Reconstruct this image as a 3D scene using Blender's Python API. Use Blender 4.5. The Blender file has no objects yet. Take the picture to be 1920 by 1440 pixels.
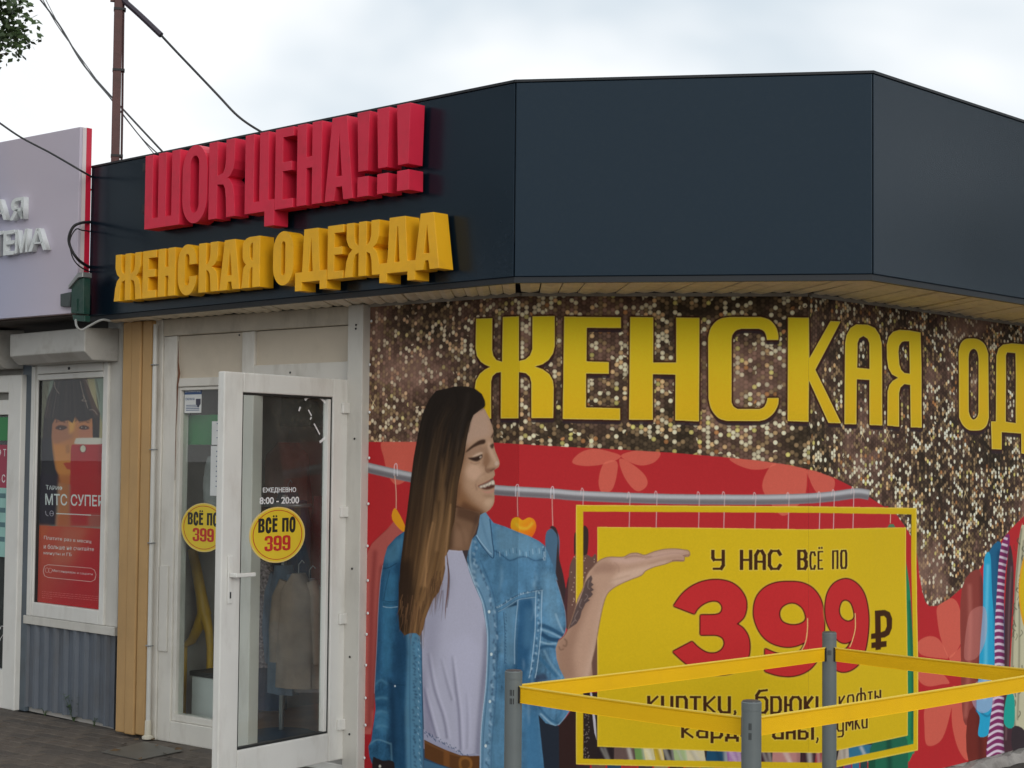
import bpy, bmesh, math, random
import numpy as np
from mathutils import Vector, Matrix
from mathutils.geometry import tessellate_polygon

random.seed(7)
RNG = np.random.default_rng(11)
sc = bpy.context.scene
C = sc.collection

# ------------------------------------------------------------------ camera
F_PX, PITCH, ROLL, EYE = 3113.4, 0.0468, 0.0093, 1.647
cam = bpy.data.cameras.new('camera')
cam.sensor_width = 36.0
cam.lens = F_PX / 1920.0 * 36.0
cam.clip_start, cam.clip_end = 0.05, 3000.0
co = bpy.data.objects.new('camera', cam)
C.objects.link(co)
fw = Vector((0, math.cos(PITCH), math.sin(PITCH)))
up = Vector((0, -math.sin(PITCH), math.cos(PITCH)))
rt = Vector((1, 0, 0))
rt2 = rt * math.cos(ROLL) + up * math.sin(ROLL)
up2 = up * math.cos(ROLL) - rt * math.sin(ROLL)
M = Matrix((rt2, up2, -fw)).transposed().to_4x4()
M.translation = Vector((0, 0, EYE))
co.matrix_world = M
sc.camera = co

# ------------------------------------------------------------------ exposure, world, sun
vs = sc.view_settings
vs.view_transform = 'Standard'
vs.look = 'None'
vs.exposure = 0.0
vs.gamma = 1.0
vs.use_curve_mapping = False
SUN_EL, SUN_AZ = math.radians(17), math.radians(24)      # azimuth measured from -Y (behind the camera) towards +X
world = bpy.data.worlds.new('World')
sc.world = world
world.use_nodes = True
nt = world.node_tree
nt.nodes.clear()
def wn(t, **k):
    n = nt.nodes.new(t)
    for a, b in k.items():
        setattr(n, a, b)
    return n
wo = wn('ShaderNodeOutputWorld')
bg = wn('ShaderNodeBackground')
sky = wn('ShaderNodeTexSky', sky_type='NISHITA')
sky.sun_disc = False
sky.sun_elevation = SUN_EL
sky.sun_rotation = math.pi - SUN_AZ
sky.altitude = 100
tc = wn('ShaderNodeTexCoord')
mp = wn('ShaderNodeMapping')
mp.inputs['Scale'].default_value = (1.0, 1.0, 1.9)
mp.inputs['Location'].default_value = (0.35, 0.2, 0.1)
nz = wn('ShaderNodeTexNoise')
nz.inputs['Scale'].default_value = 2.3
nz.inputs['Detail'].default_value = 4.0
nz.inputs['Roughness'].default_value = 0.5
nz.inputs['Distortion'].default_value = 0.25
cr = wn('ShaderNodeValToRGB')
cr.color_ramp.elements[0].position = 0.31
cr.color_ramp.elements[0].color = (6.6, 8.0, 9.2, 1)     # same scale as the sky texture: grey blue cloud bases
cr.color_ramp.elements[1].position = 0.53
cr.color_ramp.elements[1].color = (13.2, 13.4, 13.5, 1)  # bright cloud
mx = wn('ShaderNodeMix', data_type='RGBA')
mx.inputs[0].default_value = 0.9                          # overcast: the cloud deck covers most of the blue
nt.links.new(tc.outputs['Generated'], mp.inputs['Vector'])
nt.links.new(mp.outputs['Vector'], nz.inputs['Vector'])
nt.links.new(nz.outputs['Fac'], cr.inputs['Fac'])
nt.links.new(sky.outputs[0], mx.inputs[6])
nt.links.new(cr.outputs[0], mx.inputs[7])
nt.links.new(mx.outputs[2], bg.inputs['Color'])
bg.inputs['Strength'].default_value = 0.085
nt.links.new(bg.outputs[0], wo.inputs['Surface'])
sl = bpy.data.lights.new('sun', 'SUN')
sl.energy = 0.75
sl.angle = math.radians(22)
sl.color = (1.0, 0.965, 0.91)
so = bpy.data.objects.new('sun', sl)
C.objects.link(so)
sd = Vector((math.sin(SUN_AZ) * math.cos(SUN_EL), -math.cos(SUN_AZ) * math.cos(SUN_EL), math.sin(SUN_EL)))
so.rotation_euler = sd.to_track_quat('Z', 'Y').to_euler()
so.location = sd * 30

# ------------------------------------------------------------------ helpers
def ray(px, py):
    X = (px - 960) / F_PX
    Y = -(py - 720) / F_PX
    return rt2 * X + up2 * Y + fw
EYEV = Vector((0, 0, EYE))
def wp(px, py, D):
    """the world point seen at a photograph pixel at depth D (metres along +Y)"""
    r = ray(px, py)
    return EYEV + r * (D / r.y)
def project(P):
    """numpy: world points (...,3) -> photograph pixels"""
    v = P - np.array([0, 0, EYE])
    a = v @ np.array(rt2); b = v @ np.array(up2); c = v @ np.array(fw)
    return 960 + F_PX * a / c, 720 - F_PX * b / c

class Fr:
    """a vertical facade: s runs to the right as seen from outside, i inwards, z up"""
    def __init__(self, O, P):
        self.O = Vector((O[0], O[1]))
        self.S = (Vector((P[0], P[1])) - self.O).normalized()
        self.I = Vector((-self.S.y, self.S.x))
        self.rz = math.atan2(self.S.y, self.S.x)
    def w(self, s, i=0.0, z=0.0):
        p = self.O + self.S * s + self.I * i
        return Vector((p.x, p.y, z))
    def px(self, px, py, i=0.0):
        r = ray(px, py)
        o = self.O + self.I * i
        n = self.I
        t = (o.x * n.x + o.y * n.y) / (r.x * n.x + r.y * n.y)
        s = (r.x * t - o.x) * self.S.x + (r.y * t - o.y) * self.S.y
        return s, EYE + r.z * t
    def loc(self, s=0.0, i=0.0, z=0.0):
        return self.w(s, i, z)

def tag(o, label=None, cat=None, group=None, kind=None):
    if label: o['label'] = label
    if cat: o['category'] = cat
    if group: o['group'] = group
    if kind: o['kind'] = kind
    return o
def empty(name, loc, rz=0.0, label=None, cat=None, group=None):
    o = bpy.data.objects.new(name, None)
    o.empty_display_size = 0.1
    C.objects.link(o)
    o.location = loc
    o.rotation_euler = (0, 0, rz)
    return tag(o, label, cat, group)

class MB:
    def __init__(self):
        self.v = []; self.f = []
    def box(self, x0, x1, y0, y1, z0, z1):
        b = len(self.v)
        x0, x1 = min(x0, x1), max(x0, x1); y0, y1 = min(y0, y1), max(y0, y1); z0, z1 = min(z0, z1), max(z0, z1)
        self.v += [(x0, y0, z0), (x1, y0, z0), (x1, y1, z0), (x0, y1, z0), (x0, y0, z1), (x1, y0, z1), (x1, y1, z1), (x0, y1, z1)]
        self.f += [tuple(b + k for k in q) for q in ((0, 3, 2, 1), (4, 5, 6, 7), (0, 1, 5, 4), (1, 2, 6, 5), (2, 3, 7, 6), (3, 0, 4, 7))]
        return self
    def hexa(self, p):
        """eight corners: bottom four counter-clockwise from above, then top four"""
        b = len(self.v)
        self.v += [tuple(q) for q in p]
        self.f += [tuple(b + k for k in q) for q in ((0, 3, 2, 1), (4, 5, 6, 7), (0, 1, 5, 4), (1, 2, 6, 5), (2, 3, 7, 6), (3, 0, 4, 7))]
        return self
    def loops(self, loops, fn, a, b):
        """extrude contours (outer first, holes after); fn(u, v, depth) -> point"""
        tris = tessellate_polygon([[Vector((p[0], p[1], 0)) for p in L] for L in loops])
        flat = [p for L in loops for p in L]
        base = len(self.v); n = len(flat)
        self.v += [tuple(fn(p[0], p[1], a)) for p in flat]
        self.v += [tuple(fn(p[0], p[1], b)) for p in flat]
        for t in tris:
            self.f.append((base + t[0], base + t[1], base + t[2]))
            self.f.append((base + n + t[2], base + n + t[1], base + n + t[0]))
        k = 0
        for L in loops:
            m = len(L)
            for j in range(m):
                p, q = base + k + j, base + k + (j + 1) % m
                self.f.append((p, q, q + n, p + n))
            k += m
        return self
    def tube(self, pts, r, n=8, caps=True):
        pts = [Vector(p) for p in pts]
        rr = r if isinstance(r, (list, tuple)) else [r] * len(pts)
        base = len(self.v)
        prev = None
        for i, p in enumerate(pts):
            d = (pts[min(i + 1, len(pts) - 1)] - pts[max(i - 1, 0)]).normalized()
            if prev is None:
                a = d.cross(Vector((0, 0, 1)))
                if a.length < 1e-3: a = d.cross(Vector((0, 1, 0)))
                a.normalize()
            else:
                a = (prev - d * prev.dot(d)).normalized()
            prev = a
            b = d.cross(a)
            for k in range(n):
                t = 2 * math.pi * k / n
                self.v.append(tuple(p + (a * math.cos(t) + b * math.sin(t)) * rr[i]))
        for i in range(len(pts) - 1):
            for k in range(n):
                q = base + i * n
                self.f.append((q + k, q + (k + 1) % n, q + n + (k + 1) % n, q + n + k))
        if caps:
            self.f.append(tuple(base + k for k in range(n))[::-1])
            self.f.append(tuple(base + (len(pts) - 1) * n + k for k in range(n)))
        return self
    def lathe(self, prof, c=(0, 0), n=32):
        base = len(self.v)
        for (r, z) in prof:
            for k in range(n):
                t = 2 * math.pi * k / n
                self.v.append((c[0] + r * math.cos(t), c[1] + r * math.sin(t), z))
        for i in range(len(prof) - 1):
            for k in range(n):
                q = base + i * n
                self.f.append((q + k, q + (k + 1) % n, q + n + (k + 1) % n, q + n + k))
        self.f.append(tuple(base + k for k in range(n))[::-1])
        self.f.append(tuple(base + (len(prof) - 1) * n + k for k in range(n)))
        return self
    def mesh(self, name):
        me = bpy.data.meshes.new(name)
        me.from_pydata(self.v, [], self.f)
        bm = bmesh.new(); bm.from_mesh(me)
        bmesh.ops.recalc_face_normals(bm, faces=bm.faces)
        bm.to_mesh(me); bm.free()
        return me
    def build(self, name, mat, parent=None, smooth=False, bevel=0.0, label=None, loc=None, angle=40):
        me = self.mesh(name)
        me.materials.append(mat)
        o = bpy.data.objects.new(name, me)
        C.objects.link(o)
        if parent is not None: o.parent = parent
        if loc is not None: o.location = loc
        if bevel:
            m = o.modifiers.new('bevel', 'BEVEL'); m.width = bevel; m.segments = 2; m.limit_method = 'ANGLE'; m.angle_limit = math.radians(40)
            m.harden_normals = False
        if smooth:
            me.set_sharp_from_angle(angle=math.radians(angle))
            for p in me.polygons: p.use_smooth = True
            me.set_sharp_from_angle(angle=math.radians(angle))
        if label: o['label'] = label
        return o

def link_copy(src, parent, loc=None, rz=None, scale=None):
    c = src.copy(); C.objects.link(c); c.parent = parent
    if loc is not None: c.location = loc
    if rz is not None: c.rotation_euler = (0, 0, rz)
    if scale is not None: c.scale = scale
    return c

def s2l(c):
    c = np.asarray(c, dtype=float) / 255.0
    return np.where(c <= 0.04045, c / 12.92, ((c + 0.055) / 1.055) ** 2.4)

# ------------------------------------------------------------------ materials
def mat(name, col, rough=0.6, var=0.12, vscale=6.0, bump=0.0, bscale=60.0, metal=0.0, spec=0.5, dirt=None, dscale=2.5, damt=0.5, coat=0.0, stretch=None, streak=0.0):
    m = bpy.data.materials.new(name)
    m.use_nodes = True
    t = m.node_tree
    b = t.nodes['Principled BSDF']
    b.inputs['Roughness'].default_value = rough
    b.inputs['Metallic'].default_value = metal
    b.inputs['Specular IOR Level'].default_value = spec
    b.inputs['Coat Weight'].default_value = coat
    tcn = t.nodes.new('ShaderNodeTexCoord')
    mpn = t.nodes.new('ShaderNodeMapping')
    if stretch: mpn.inputs['Scale'].default_value = stretch
    t.links.new(tcn.outputs['Object'], mpn.inputs['Vector'])
    n = t.nodes.new('ShaderNodeTexNoise')
    n.inputs['Scale'].default_value = vscale
    n.inputs['Detail'].default_value = 5
    t.links.new(mpn.outputs['Vector'], n.inputs['Vector'])
    ramp = t.nodes.new('ShaderNodeMapRange')
    ramp.inputs[1].default_value = 0.3; ramp.inputs[2].default_value = 0.7
    ramp.inputs[3].default_value = 1 - var; ramp.inputs[4].default_value = 1 + var
    t.links.new(n.outputs['Fac'], ramp.inputs[0])
    mul = t.nodes.new('ShaderNodeVectorMath'); mul.operation = 'SCALE'
    mul.inputs[0].default_value = tuple(col)
    t.links.new(ramp.outputs[0], mul.inputs['Scale'])
    out = mul.outputs[0]
    if dirt is not None:
        n2 = t.nodes.new('ShaderNodeTexNoise'); n2.inputs['Scale'].default_value = dscale; n2.inputs['Detail'].default_value = 8; n2.inputs['Roughness'].default_value = 0.65
        m2 = t.nodes.new('ShaderNodeMapping')
        m2.inputs['Location'].default_value = (3.1, 1.7, 5.3)
        m2.inputs['Scale'].default_value = (1, 1, 1 - streak) if streak else (1, 1, 1)
        t.links.new(tcn.outputs['Object'], m2.inputs['Vector'])
        t.links.new(m2.outputs['Vector'], n2.inputs['Vector'])
        r2 = t.nodes.new('ShaderNodeMapRange'); r2.inputs[1].default_value = 0.5; r2.inputs[2].default_value = 0.75; r2.inputs[3].default_value = 0; r2.inputs[4].default_value = damt
        t.links.new(n2.outputs['Fac'], r2.inputs[0])
        mixn = t.nodes.new('ShaderNodeMix'); mixn.data_type = 'RGBA'
        t.links.new(r2.outputs[0], mixn.inputs[0]); t.links.new(out, mixn.inputs[6]); mixn.inputs[7].default_value = (*dirt, 1)
        out = mixn.outputs[2]
    t.links.new(out, b.inputs['Base Color'])
    rr = t.nodes.new('ShaderNodeMapRange'); rr.inputs[3].default_value = rough * 0.85; rr.inputs[4].default_value = min(1, rough * 1.15)
    t.links.new(n.outputs['Fac'], rr.inputs[0]); t.links.new(rr.outputs[0], b.inputs['Roughness'])
    if bump:
        n3 = t.nodes.new('ShaderNodeTexNoise'); n3.inputs['Scale'].default_value = bscale; n3.inputs['Detail'].default_value = 4
        t.links.new(tcn.outputs['Object'], n3.inputs['Vector'])
        bp = t.nodes.new('ShaderNodeBump'); bp.inputs['Strength'].default_value = bump; bp.inputs['Distance'].default_value = 0.01
        t.links.new(n3.outputs['Fac'], bp.inputs['Height']); t.links.new(bp.outputs[0], b.inputs['Normal'])
    return m

PVC = mat('white_pvc', (0.73, 0.72, 0.68), 0.38, 0.05, 4, dirt=(0.30, 0.25, 0.19), dscale=7, damt=0.35, streak=0.7)
FRM = mat('shaded_weathered_pvc', (0.70, 0.67, 0.61), 0.42, 0.06, 4, dirt=(0.30, 0.25, 0.18), dscale=6, damt=0.45, streak=0.7)  # frame PVC toned down for the overhang's shade, with dirt streaks on top
PVC_D = mat('dirty_pvc', (0.54, 0.48, 0.39), 0.5, 0.10, 6, dirt=(0.20, 0.16, 0.11), dscale=5, damt=0.6, streak=0.6)
INFILL = mat('infill_panel', (0.62, 0.54, 0.43), 0.5, 0.05, 3, dirt=(0.3, 0.25, 0.18), dscale=3, damt=0.25)
NAVY = mat('navy_composite_panel', (0.004, 0.011, 0.020), 0.25, 0.06, 1.5, bump=0.02, bscale=3, dirt=(0.06, 0.06, 0.06), dscale=40, damt=0.05, spec=0.42)
NAVY.node_tree.nodes['Principled BSDF'].inputs['Specular Tint'].default_value = (0.66, 0.84, 1.0, 1)
NAVY_EDGE = mat('navy_panel_edge', (0.01, 0.013, 0.017), 0.5)
REDL = mat('red_letter_face', (0.72, 0.020, 0.060), 0.5, 0.05, 5, dirt=(0.3, 0.03, 0.03), dscale=8, damt=0.3)
YELL = mat('yellow_letter_face', (0.90, 0.46, 0.008), 0.5, 0.05, 5, dirt=(0.45, 0.2, 0.02), dscale=8, damt=0.3)
SOFF = mat('cream_soffit', (0.84, 0.74, 0.58), 0.6, 0.07, 9, dirt=(0.32, 0.25, 0.17), dscale=14, damt=0.4)
BEIGE = mat('beige_cladding', (0.50, 0.305, 0.125), 0.55, 0.07, 5, dirt=(0.30, 0.18, 0.08), dscale=4, damt=0.4, streak=0.8, bump=0.05)
GREYW = mat('white_trim_metal', (0.60, 0.58, 0.53), 0.45, 0.05, 4, dirt=(0.27, 0.25, 0.22), dscale=6, damt=0.35, streak=0.7)
SHUT = mat('shutter_box_white', (0.50, 0.49, 0.46), 0.45, 0.06, 5, dirt=(0.22, 0.19, 0.15), dscale=6, damt=0.5)
CORR = mat('grey_blue_sheet', (0.12, 0.14, 0.17), 0.42, 0.10, 4, dirt=(0.10, 0.09, 0.08), dscale=3.5, damt=0.6, streak=0.6, bump=0.1, bscale=9)
PILL = mat('slate_blue_pillar', (0.085, 0.11, 0.135), 0.45, 0.08, 4, dirt=(0.05, 0.05, 0.05), dscale=5, damt=0.4)
DARK = mat('dark_rubber', (0.015, 0.015, 0.016), 0.6)
BLACKG = mat('black_gasket', (0.02, 0.02, 0.02), 0.5)
STEEL = mat('grey_powder_coated_post', (0.145, 0.165, 0.165), 0.42, 0.05, 8, dirt=(0.1, 0.1, 0.1), dscale=9, damt=0.2)
CAPM = mat('dark_post_cap', (0.07, 0.075, 0.08), 0.4, 0.05)
BELT = mat('yellow_belt', (0.95, 0.54, 0.006), 0.7, 0.05, 3, bump=0.25, bscale=420, dirt=(0.7, 0.36, 0.02), dscale=4, damt=0.2, spec=0.2)
RUST = mat('rust_brown_paint', (0.115, 0.05, 0.045), 0.65, 0.2, 7, bump=0.2, bscale=30, dirt=(0.05, 0.03, 0.025), dscale=6, damt=0.7)
CABLE = mat('black_cable', (0.018, 0.018, 0.02), 0.55, 0.1)
GREENB = mat('green_painted_box', (0.008, 0.05, 0.036), 0.5, 0.15, 8, dirt=(0.12, 0.12, 0.10), dscale=6, damt=0.5, bump=0.1)
GREYBOX = mat('dark_grey_box', (0.05, 0.065, 0.065), 0.5, 0.15, 8)
ZINC = mat('zinc_sheet', (0.33, 0.34, 0.34), 0.35, 0.12, 6, metal=0.6)
BANK = mat('bark', (0.09, 0.07, 0.055), 0.9, 0.3, 10, bump=0.6, bscale=15)
BARS = mat('crumbled_concrete', (0.30, 0.28, 0.26), 0.9, 0.25, 12, bump=0.8, bscale=30, dirt=(0.12, 0.1, 0.09), dscale=9, damt=0.7)
WHITEP = mat('white_vinyl', (0.78, 0.78, 0.78), 0.45, 0.03)
BLACKP = mat('black_print', (0.018, 0.016, 0.015), 0.5, 0.03)
REDP = mat('red_print', (0.55, 0.025, 0.02), 0.5, 0.03)
YELP = mat('yellow_print', (0.80, 0.58, 0.03), 0.45, 0.04)
PAPER = mat('paper', (0.70, 0.71, 0.70), 0.7, 0.06)
CONDUIT = mat('white_conduit', (0.62, 0.61, 0.57), 0.4, 0.05)
def glass_mat(name, tint=(0.93, 0.96, 0.95), rough=0.0, dust=0.02, ior=1.24):
    m = bpy.data.materials.new(name); m.use_nodes = True
    t = m.node_tree; t.nodes.clear()
    o = t.nodes.new('ShaderNodeOutputMaterial')
    tr = t.nodes.new('ShaderNodeBsdfTransparent'); tr.inputs[0].default_value = (*tint, 1)
    gl = t.nodes.new('ShaderNodeBsdfGlossy'); gl.inputs['Roughness'].default_value = rough; gl.inputs[0].default_value = (0.95, 0.97, 1, 1)
    fr = t.nodes.new('ShaderNodeFresnel'); fr.inputs[0].default_value = ior
    mxs = t.nodes.new('ShaderNodeMixShader')
    geo = t.nodes.new('ShaderNodeNewGeometry'); inv_ = t.nodes.new('ShaderNodeMath'); inv_.operation = 'SUBTRACT'; inv_.inputs[0].default_value = 1.0
    t.links.new(geo.outputs['Backfacing'], inv_.inputs[1]); fm = t.nodes.new('ShaderNodeMath'); fm.operation = 'MULTIPLY'
    t.links.new(fr.outputs[0], fm.inputs[0]); t.links.new(inv_.outputs[0], fm.inputs[1])     # a thin pane: only its outer face mirrors
    t.links.new(fm.outputs[0], mxs.inputs[0]); t.links.new(tr.outputs[0], mxs.inputs[1]); t.links.new(gl.outputs[0], mxs.inputs[2])
    df = t.nodes.new('ShaderNodeBsdfDiffuse'); df.inputs[0].default_value = (0.45, 0.44, 0.41, 1)
    nn = t.nodes.new('ShaderNodeTexNoise'); nn.inputs['Scale'].default_value = 3.0; nn.inputs['Detail'].default_value = 6
    tcc = t.nodes.new('ShaderNodeTexCoord'); t.links.new(tcc.outputs['Object'], nn.inputs['Vector'])
    mr = t.nodes.new('ShaderNodeMapRange'); mr.inputs[1].default_value = 0.35; mr.inputs[2].default_value = 0.75; mr.inputs[3].default_value = dust * 0.4; mr.inputs[4].default_value = dust * 2
    t.links.new(nn.outputs['Fac'], mr.inputs[0])
    m2 = t.nodes.new('ShaderNodeMixShader')
    t.links.new(mr.outputs[0], m2.inputs[0]); t.links.new(mxs.outputs[0], m2.inputs[1]); t.links.new(df.outputs[0], m2.inputs[2])
    t.links.new(m2.outputs[0], o.inputs[0])
    return m
GLASS = glass_mat('shop_glass', ior=1.42, dust=0.045)
GLASS2 = glass_mat('clean_glass')

# ------------------------------------------------------------------ the plan of the place (metres)
HB, HT = 2.49, 3.386                     # underside and top of the fascia
C0, C1, C2, C3 = (-2.5403, 9.9063), (0.0035, 7.5457), (1.591, 7.3043), (2.5764, 8.331)
W0, W1, W2, W3 = (-0.7663, 8.7561), (0.0376, 8.0946), (1.426, 7.9784), (2.9546, 9.5721)
def ext(a, b, L):
    a, b = Vector(a), Vector(b)
    d = (b - a).normalized()
    return tuple(a + d * L)
C3 = ext(C2, C3, 4.6)
W3 = ext(W2, W3, 5.2)
FL = Fr(C1, ext(C0, C1, 99)); FL.O = Vector(C1)      # left fascia, s negative towards the left
FM = Fr(C1, C2); FR = Fr(C2, C3)
WL = Fr(W1, ext(W0, W1, 99)); WL.O = Vector(W1)
WM = Fr(W1, W2); WR = Fr(W2, W3)
# ------------------------------------------------------------------ printing: a small polygon painter for the printed vinyl
def cr_curve(P, closed=True, n=6):
    """smooth curve through points"""
    P = np.asarray(P, float)
    m = len(P); out = []
    idx = range(m) if closed else range(m - 1)
    for i in idx:
        if closed: p0, p1, p2, p3 = P[i - 1], P[i], P[(i + 1) % m], P[(i + 2) % m]
        else: p0, p1, p2, p3 = P[max(i - 1, 0)], P[i], P[i + 1], P[min(i + 2, m - 1)]
        for k in range(n):
            t = k / n
            out.append(0.5 * ((2 * p1) + (-p0 + p2) * t + (2 * p0 - 5 * p1 + 4 * p2 - p3) * t * t + (-p0 + 3 * p1 - 3 * p2 + p3) * t ** 3))
    if not closed: out.append(P[-1])
    return np.array(out)
def zoomer(x0, y0, k):
    return lambda pts: [(x0 + x / k, y0 + y / k) for x, y in pts]
def ellipse(cx, cy, rx, ry, n=28, a0=0):
    return [(cx + rx * math.cos(a0 + 2 * math.pi * k / n), cy + ry * math.sin(a0 + 2 * math.pi * k / n)) for k in range(n)]
def ribbon(P, w, closed=False):
    P = np.asarray(P, float)
    d = np.gradient(P, axis=0); d /= np.maximum(np.linalg.norm(d, axis=1)[:, None], 1e-9)
    nrm = np.stack([-d[:, 1], d[:, 0]], 1)
    w = np.broadcast_to(np.asarray(w, float), (len(P),))[:, None] / 2
    return np.concatenate([P + nrm * w, (P - nrm * w)[::-1]])
def blur1(a, r, axis):
    k = int(round(r))
    if k < 1: return a
    pad = [(0, 0)] * a.ndim; pad[axis] = (k + 1, k)
    c = np.cumsum(np.pad(a, pad, mode='constant'), axis=axis)
    n = a.shape[axis]
    hi = np.take(c, np.arange(2 * k + 1, 2 * k + 1 + n), axis=axis)
    lo = np.take(c, np.arange(0, n), axis=axis)
    return (hi - lo) / (2 * k + 1)
def blur(a, r):
    for _ in range(3):
        a = blur1(a, r * 0.6, 0); a = blur1(a, r * 0.6, 1)
    return a
def vnoise(h, w, cell, seed, octs=4, gain=0.5, aspect=1.0):
    g = np.random.default_rng(seed); out = np.zeros((h, w), np.float32); amp = 1; tot = 0
    for o in range(octs):
        cy, cx = max(cell * aspect / 2 ** o, 1.01), max(cell / 2 ** o, 1.01)
        gh, gw = int(h / cy) + 3, int(w / cx) + 3
        G = g.random((gh, gw)).astype(np.float32)
        y = np.arange(h) / cy; x = np.arange(w) / cx
        yi = y.astype(int); xi = x.astype(int); fy = (y - yi)[:, None]; fx = (x - xi)[None]
        fy = fy * fy * (3 - 2 * fy); fx = fx * fx * (3 - 2 * fx)
        a = G[yi][:, xi]; b = G[yi][:, xi + 1]; c_ = G[yi + 1][:, xi]; d = G[yi + 1][:, xi + 1]
        out += amp * ((a * (1 - fx) + b * fx) * (1 - fy) + (c_ * (1 - fx) + d * fx) * fy)
        tot += amp; amp *= gain
    return out / tot

class Canvas:
    def __init__(s, x0, y0, x1, y1, S):
        s.x0, s.y0, s.S = x0, y0, S
        s.w, s.h = int((x1 - x0) * S), int((y1 - y0) * S)
        s.rgb = np.zeros((s.h, s.w, 3), np.float32)
        s.a = np.zeros((s.h, s.w), np.float32)
        s.clip = None
    def cov(s, loops, pad=0, even=True):
        """-> (slice, coverage); contours combine even-odd"""
        L = [(np.asarray(l, float) - (s.x0, s.y0)) * s.S for l in loops]
        allp = np.concatenate(L)
        x0 = int(max(0, math.floor(allp[:, 0].min()) - pad)); x1 = int(min(s.w, math.ceil(allp[:, 0].max()) + pad + 1))
        y0 = int(max(0, math.floor(allp[:, 1].min()) - pad)); y1 = int(min(s.h, math.ceil(allp[:, 1].max()) + pad + 1))
        if x1 <= x0 or y1 <= y0: return None, None
        SS = 3
        tot = None
        X = np.arange(x0, x1)[None]
        for l in L:
            m = np.zeros(((y1 - y0) * SS, x1 - x0), np.float32)
            n = len(l)
            for i in range(n):
                (ax, ay), (bx, by) = l[i], l[(i + 1) % n]
                if ay == by: continue
                sg = 1.0
                if ay > by: ax, ay, bx, by = bx, by, ax, ay; sg = -1.0
                r0 = max(0, math.ceil((ay - y0) * SS - 0.5)); r1 = min(m.shape[0], math.ceil((by - y0) * SS - 0.5))
                if r1 <= r0: continue
                yy = (np.arange(r0, r1) + 0.5) / SS + y0
                xc = ax + (yy - ay) * (bx - ax) / (by - ay)
                m[r0:r1] += sg * np.clip(X + 1 - xc[:, None], 0, 1)
            m = np.clip(np.abs(m), 0, 1).reshape(y1 - y0, SS, x1 - x0).mean(1)
            tot = m if tot is None else (tot + m - 2 * tot * m if even else np.minimum(tot + m, 1))
        return (slice(y0, y1), slice(x0, x1)), tot
    def put(s, sl, m, col, alpha=1.0, mode='n'):
        if s.clip is not None: m = m * s.clip[sl]
        m = m * alpha
        if callable(col):
            Y, X = np.mgrid[sl[0], sl[1]]
            col = col(X / s.S + s.x0, Y / s.S + s.y0)
        else: col = s2l(col).astype(np.float32)
        if mode == 'mul':
            s.rgb[sl] *= (1 + (col - 1) * m[..., None]); return
        s.rgb[sl] = s.rgb[sl] * (1 - m[..., None]) + col * m[..., None]
        s.a[sl] = s.a[sl] + m * (1 - s.a[sl])
    def fill(s, loops, col, alpha=1.0, soft=0.0, mode='n', grow=0.0, even=True):
        if not isinstance(loops[0], (list, np.ndarray)) : loops = [loops]
        elif not hasattr(loops[0][0], '__len__'): loops = [loops]
        pad = int((soft + grow) * s.S * 2.2) + 1 if (soft or grow) else 0
        sl, m = s.cov(loops, pad, even)
        if sl is None: return
        if grow:
            m = np.clip(blur(m, grow * s.S * 0.8) * 6.0, 0, 1)
        if soft: m = blur(m, soft * s.S)
        s.put(sl, m, col, alpha, mode)
    def line(s, P, w, col, alpha=1.0, soft=0.0, smooth=True, n=6):
        if smooth: 
            k = len(P); P = cr_curve(P, False, n)
            if hasattr(w, '__len__'): w = np.interp(np.linspace(0, k - 1, len(P)), np.arange(k), w)
        s.fill([ribbon(P, w)], col, alpha, soft)
    def mask(s, loops, soft=0.0):
        M_ = np.zeros((s.h, s.w), np.float32)
        if not hasattr(loops[0][0], '__len__'): loops = [loops]
        sl, m = s.cov(loops, int(soft * s.S * 2.2) + 1)
        if soft: m = blur(m, soft * s.S)
        M_[sl] = m
        return M_
def vgrad(y0, c0, y1, c1):
    a, b = s2l(c0), s2l(c1)
    def f(X, Y):
        t = np.clip((Y - y0) / (y1 - y0), 0, 1)[..., None]
        return (a * (1 - t) + b * t).astype(np.float32)
    return f
def lgrad(p0, c0, p1, c1):
    a, b = s2l(c0), s2l(c1); d = np.subtract(p1, p0); q = float(d @ d)
    def f(X, Y):
        t = np.clip(((X - p0[0]) * d[0] + (Y - p0[1]) * d[1]) / q, 0, 1)[..., None]
        return (a * (1 - t) + b * t).astype(np.float32)
    return f

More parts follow.
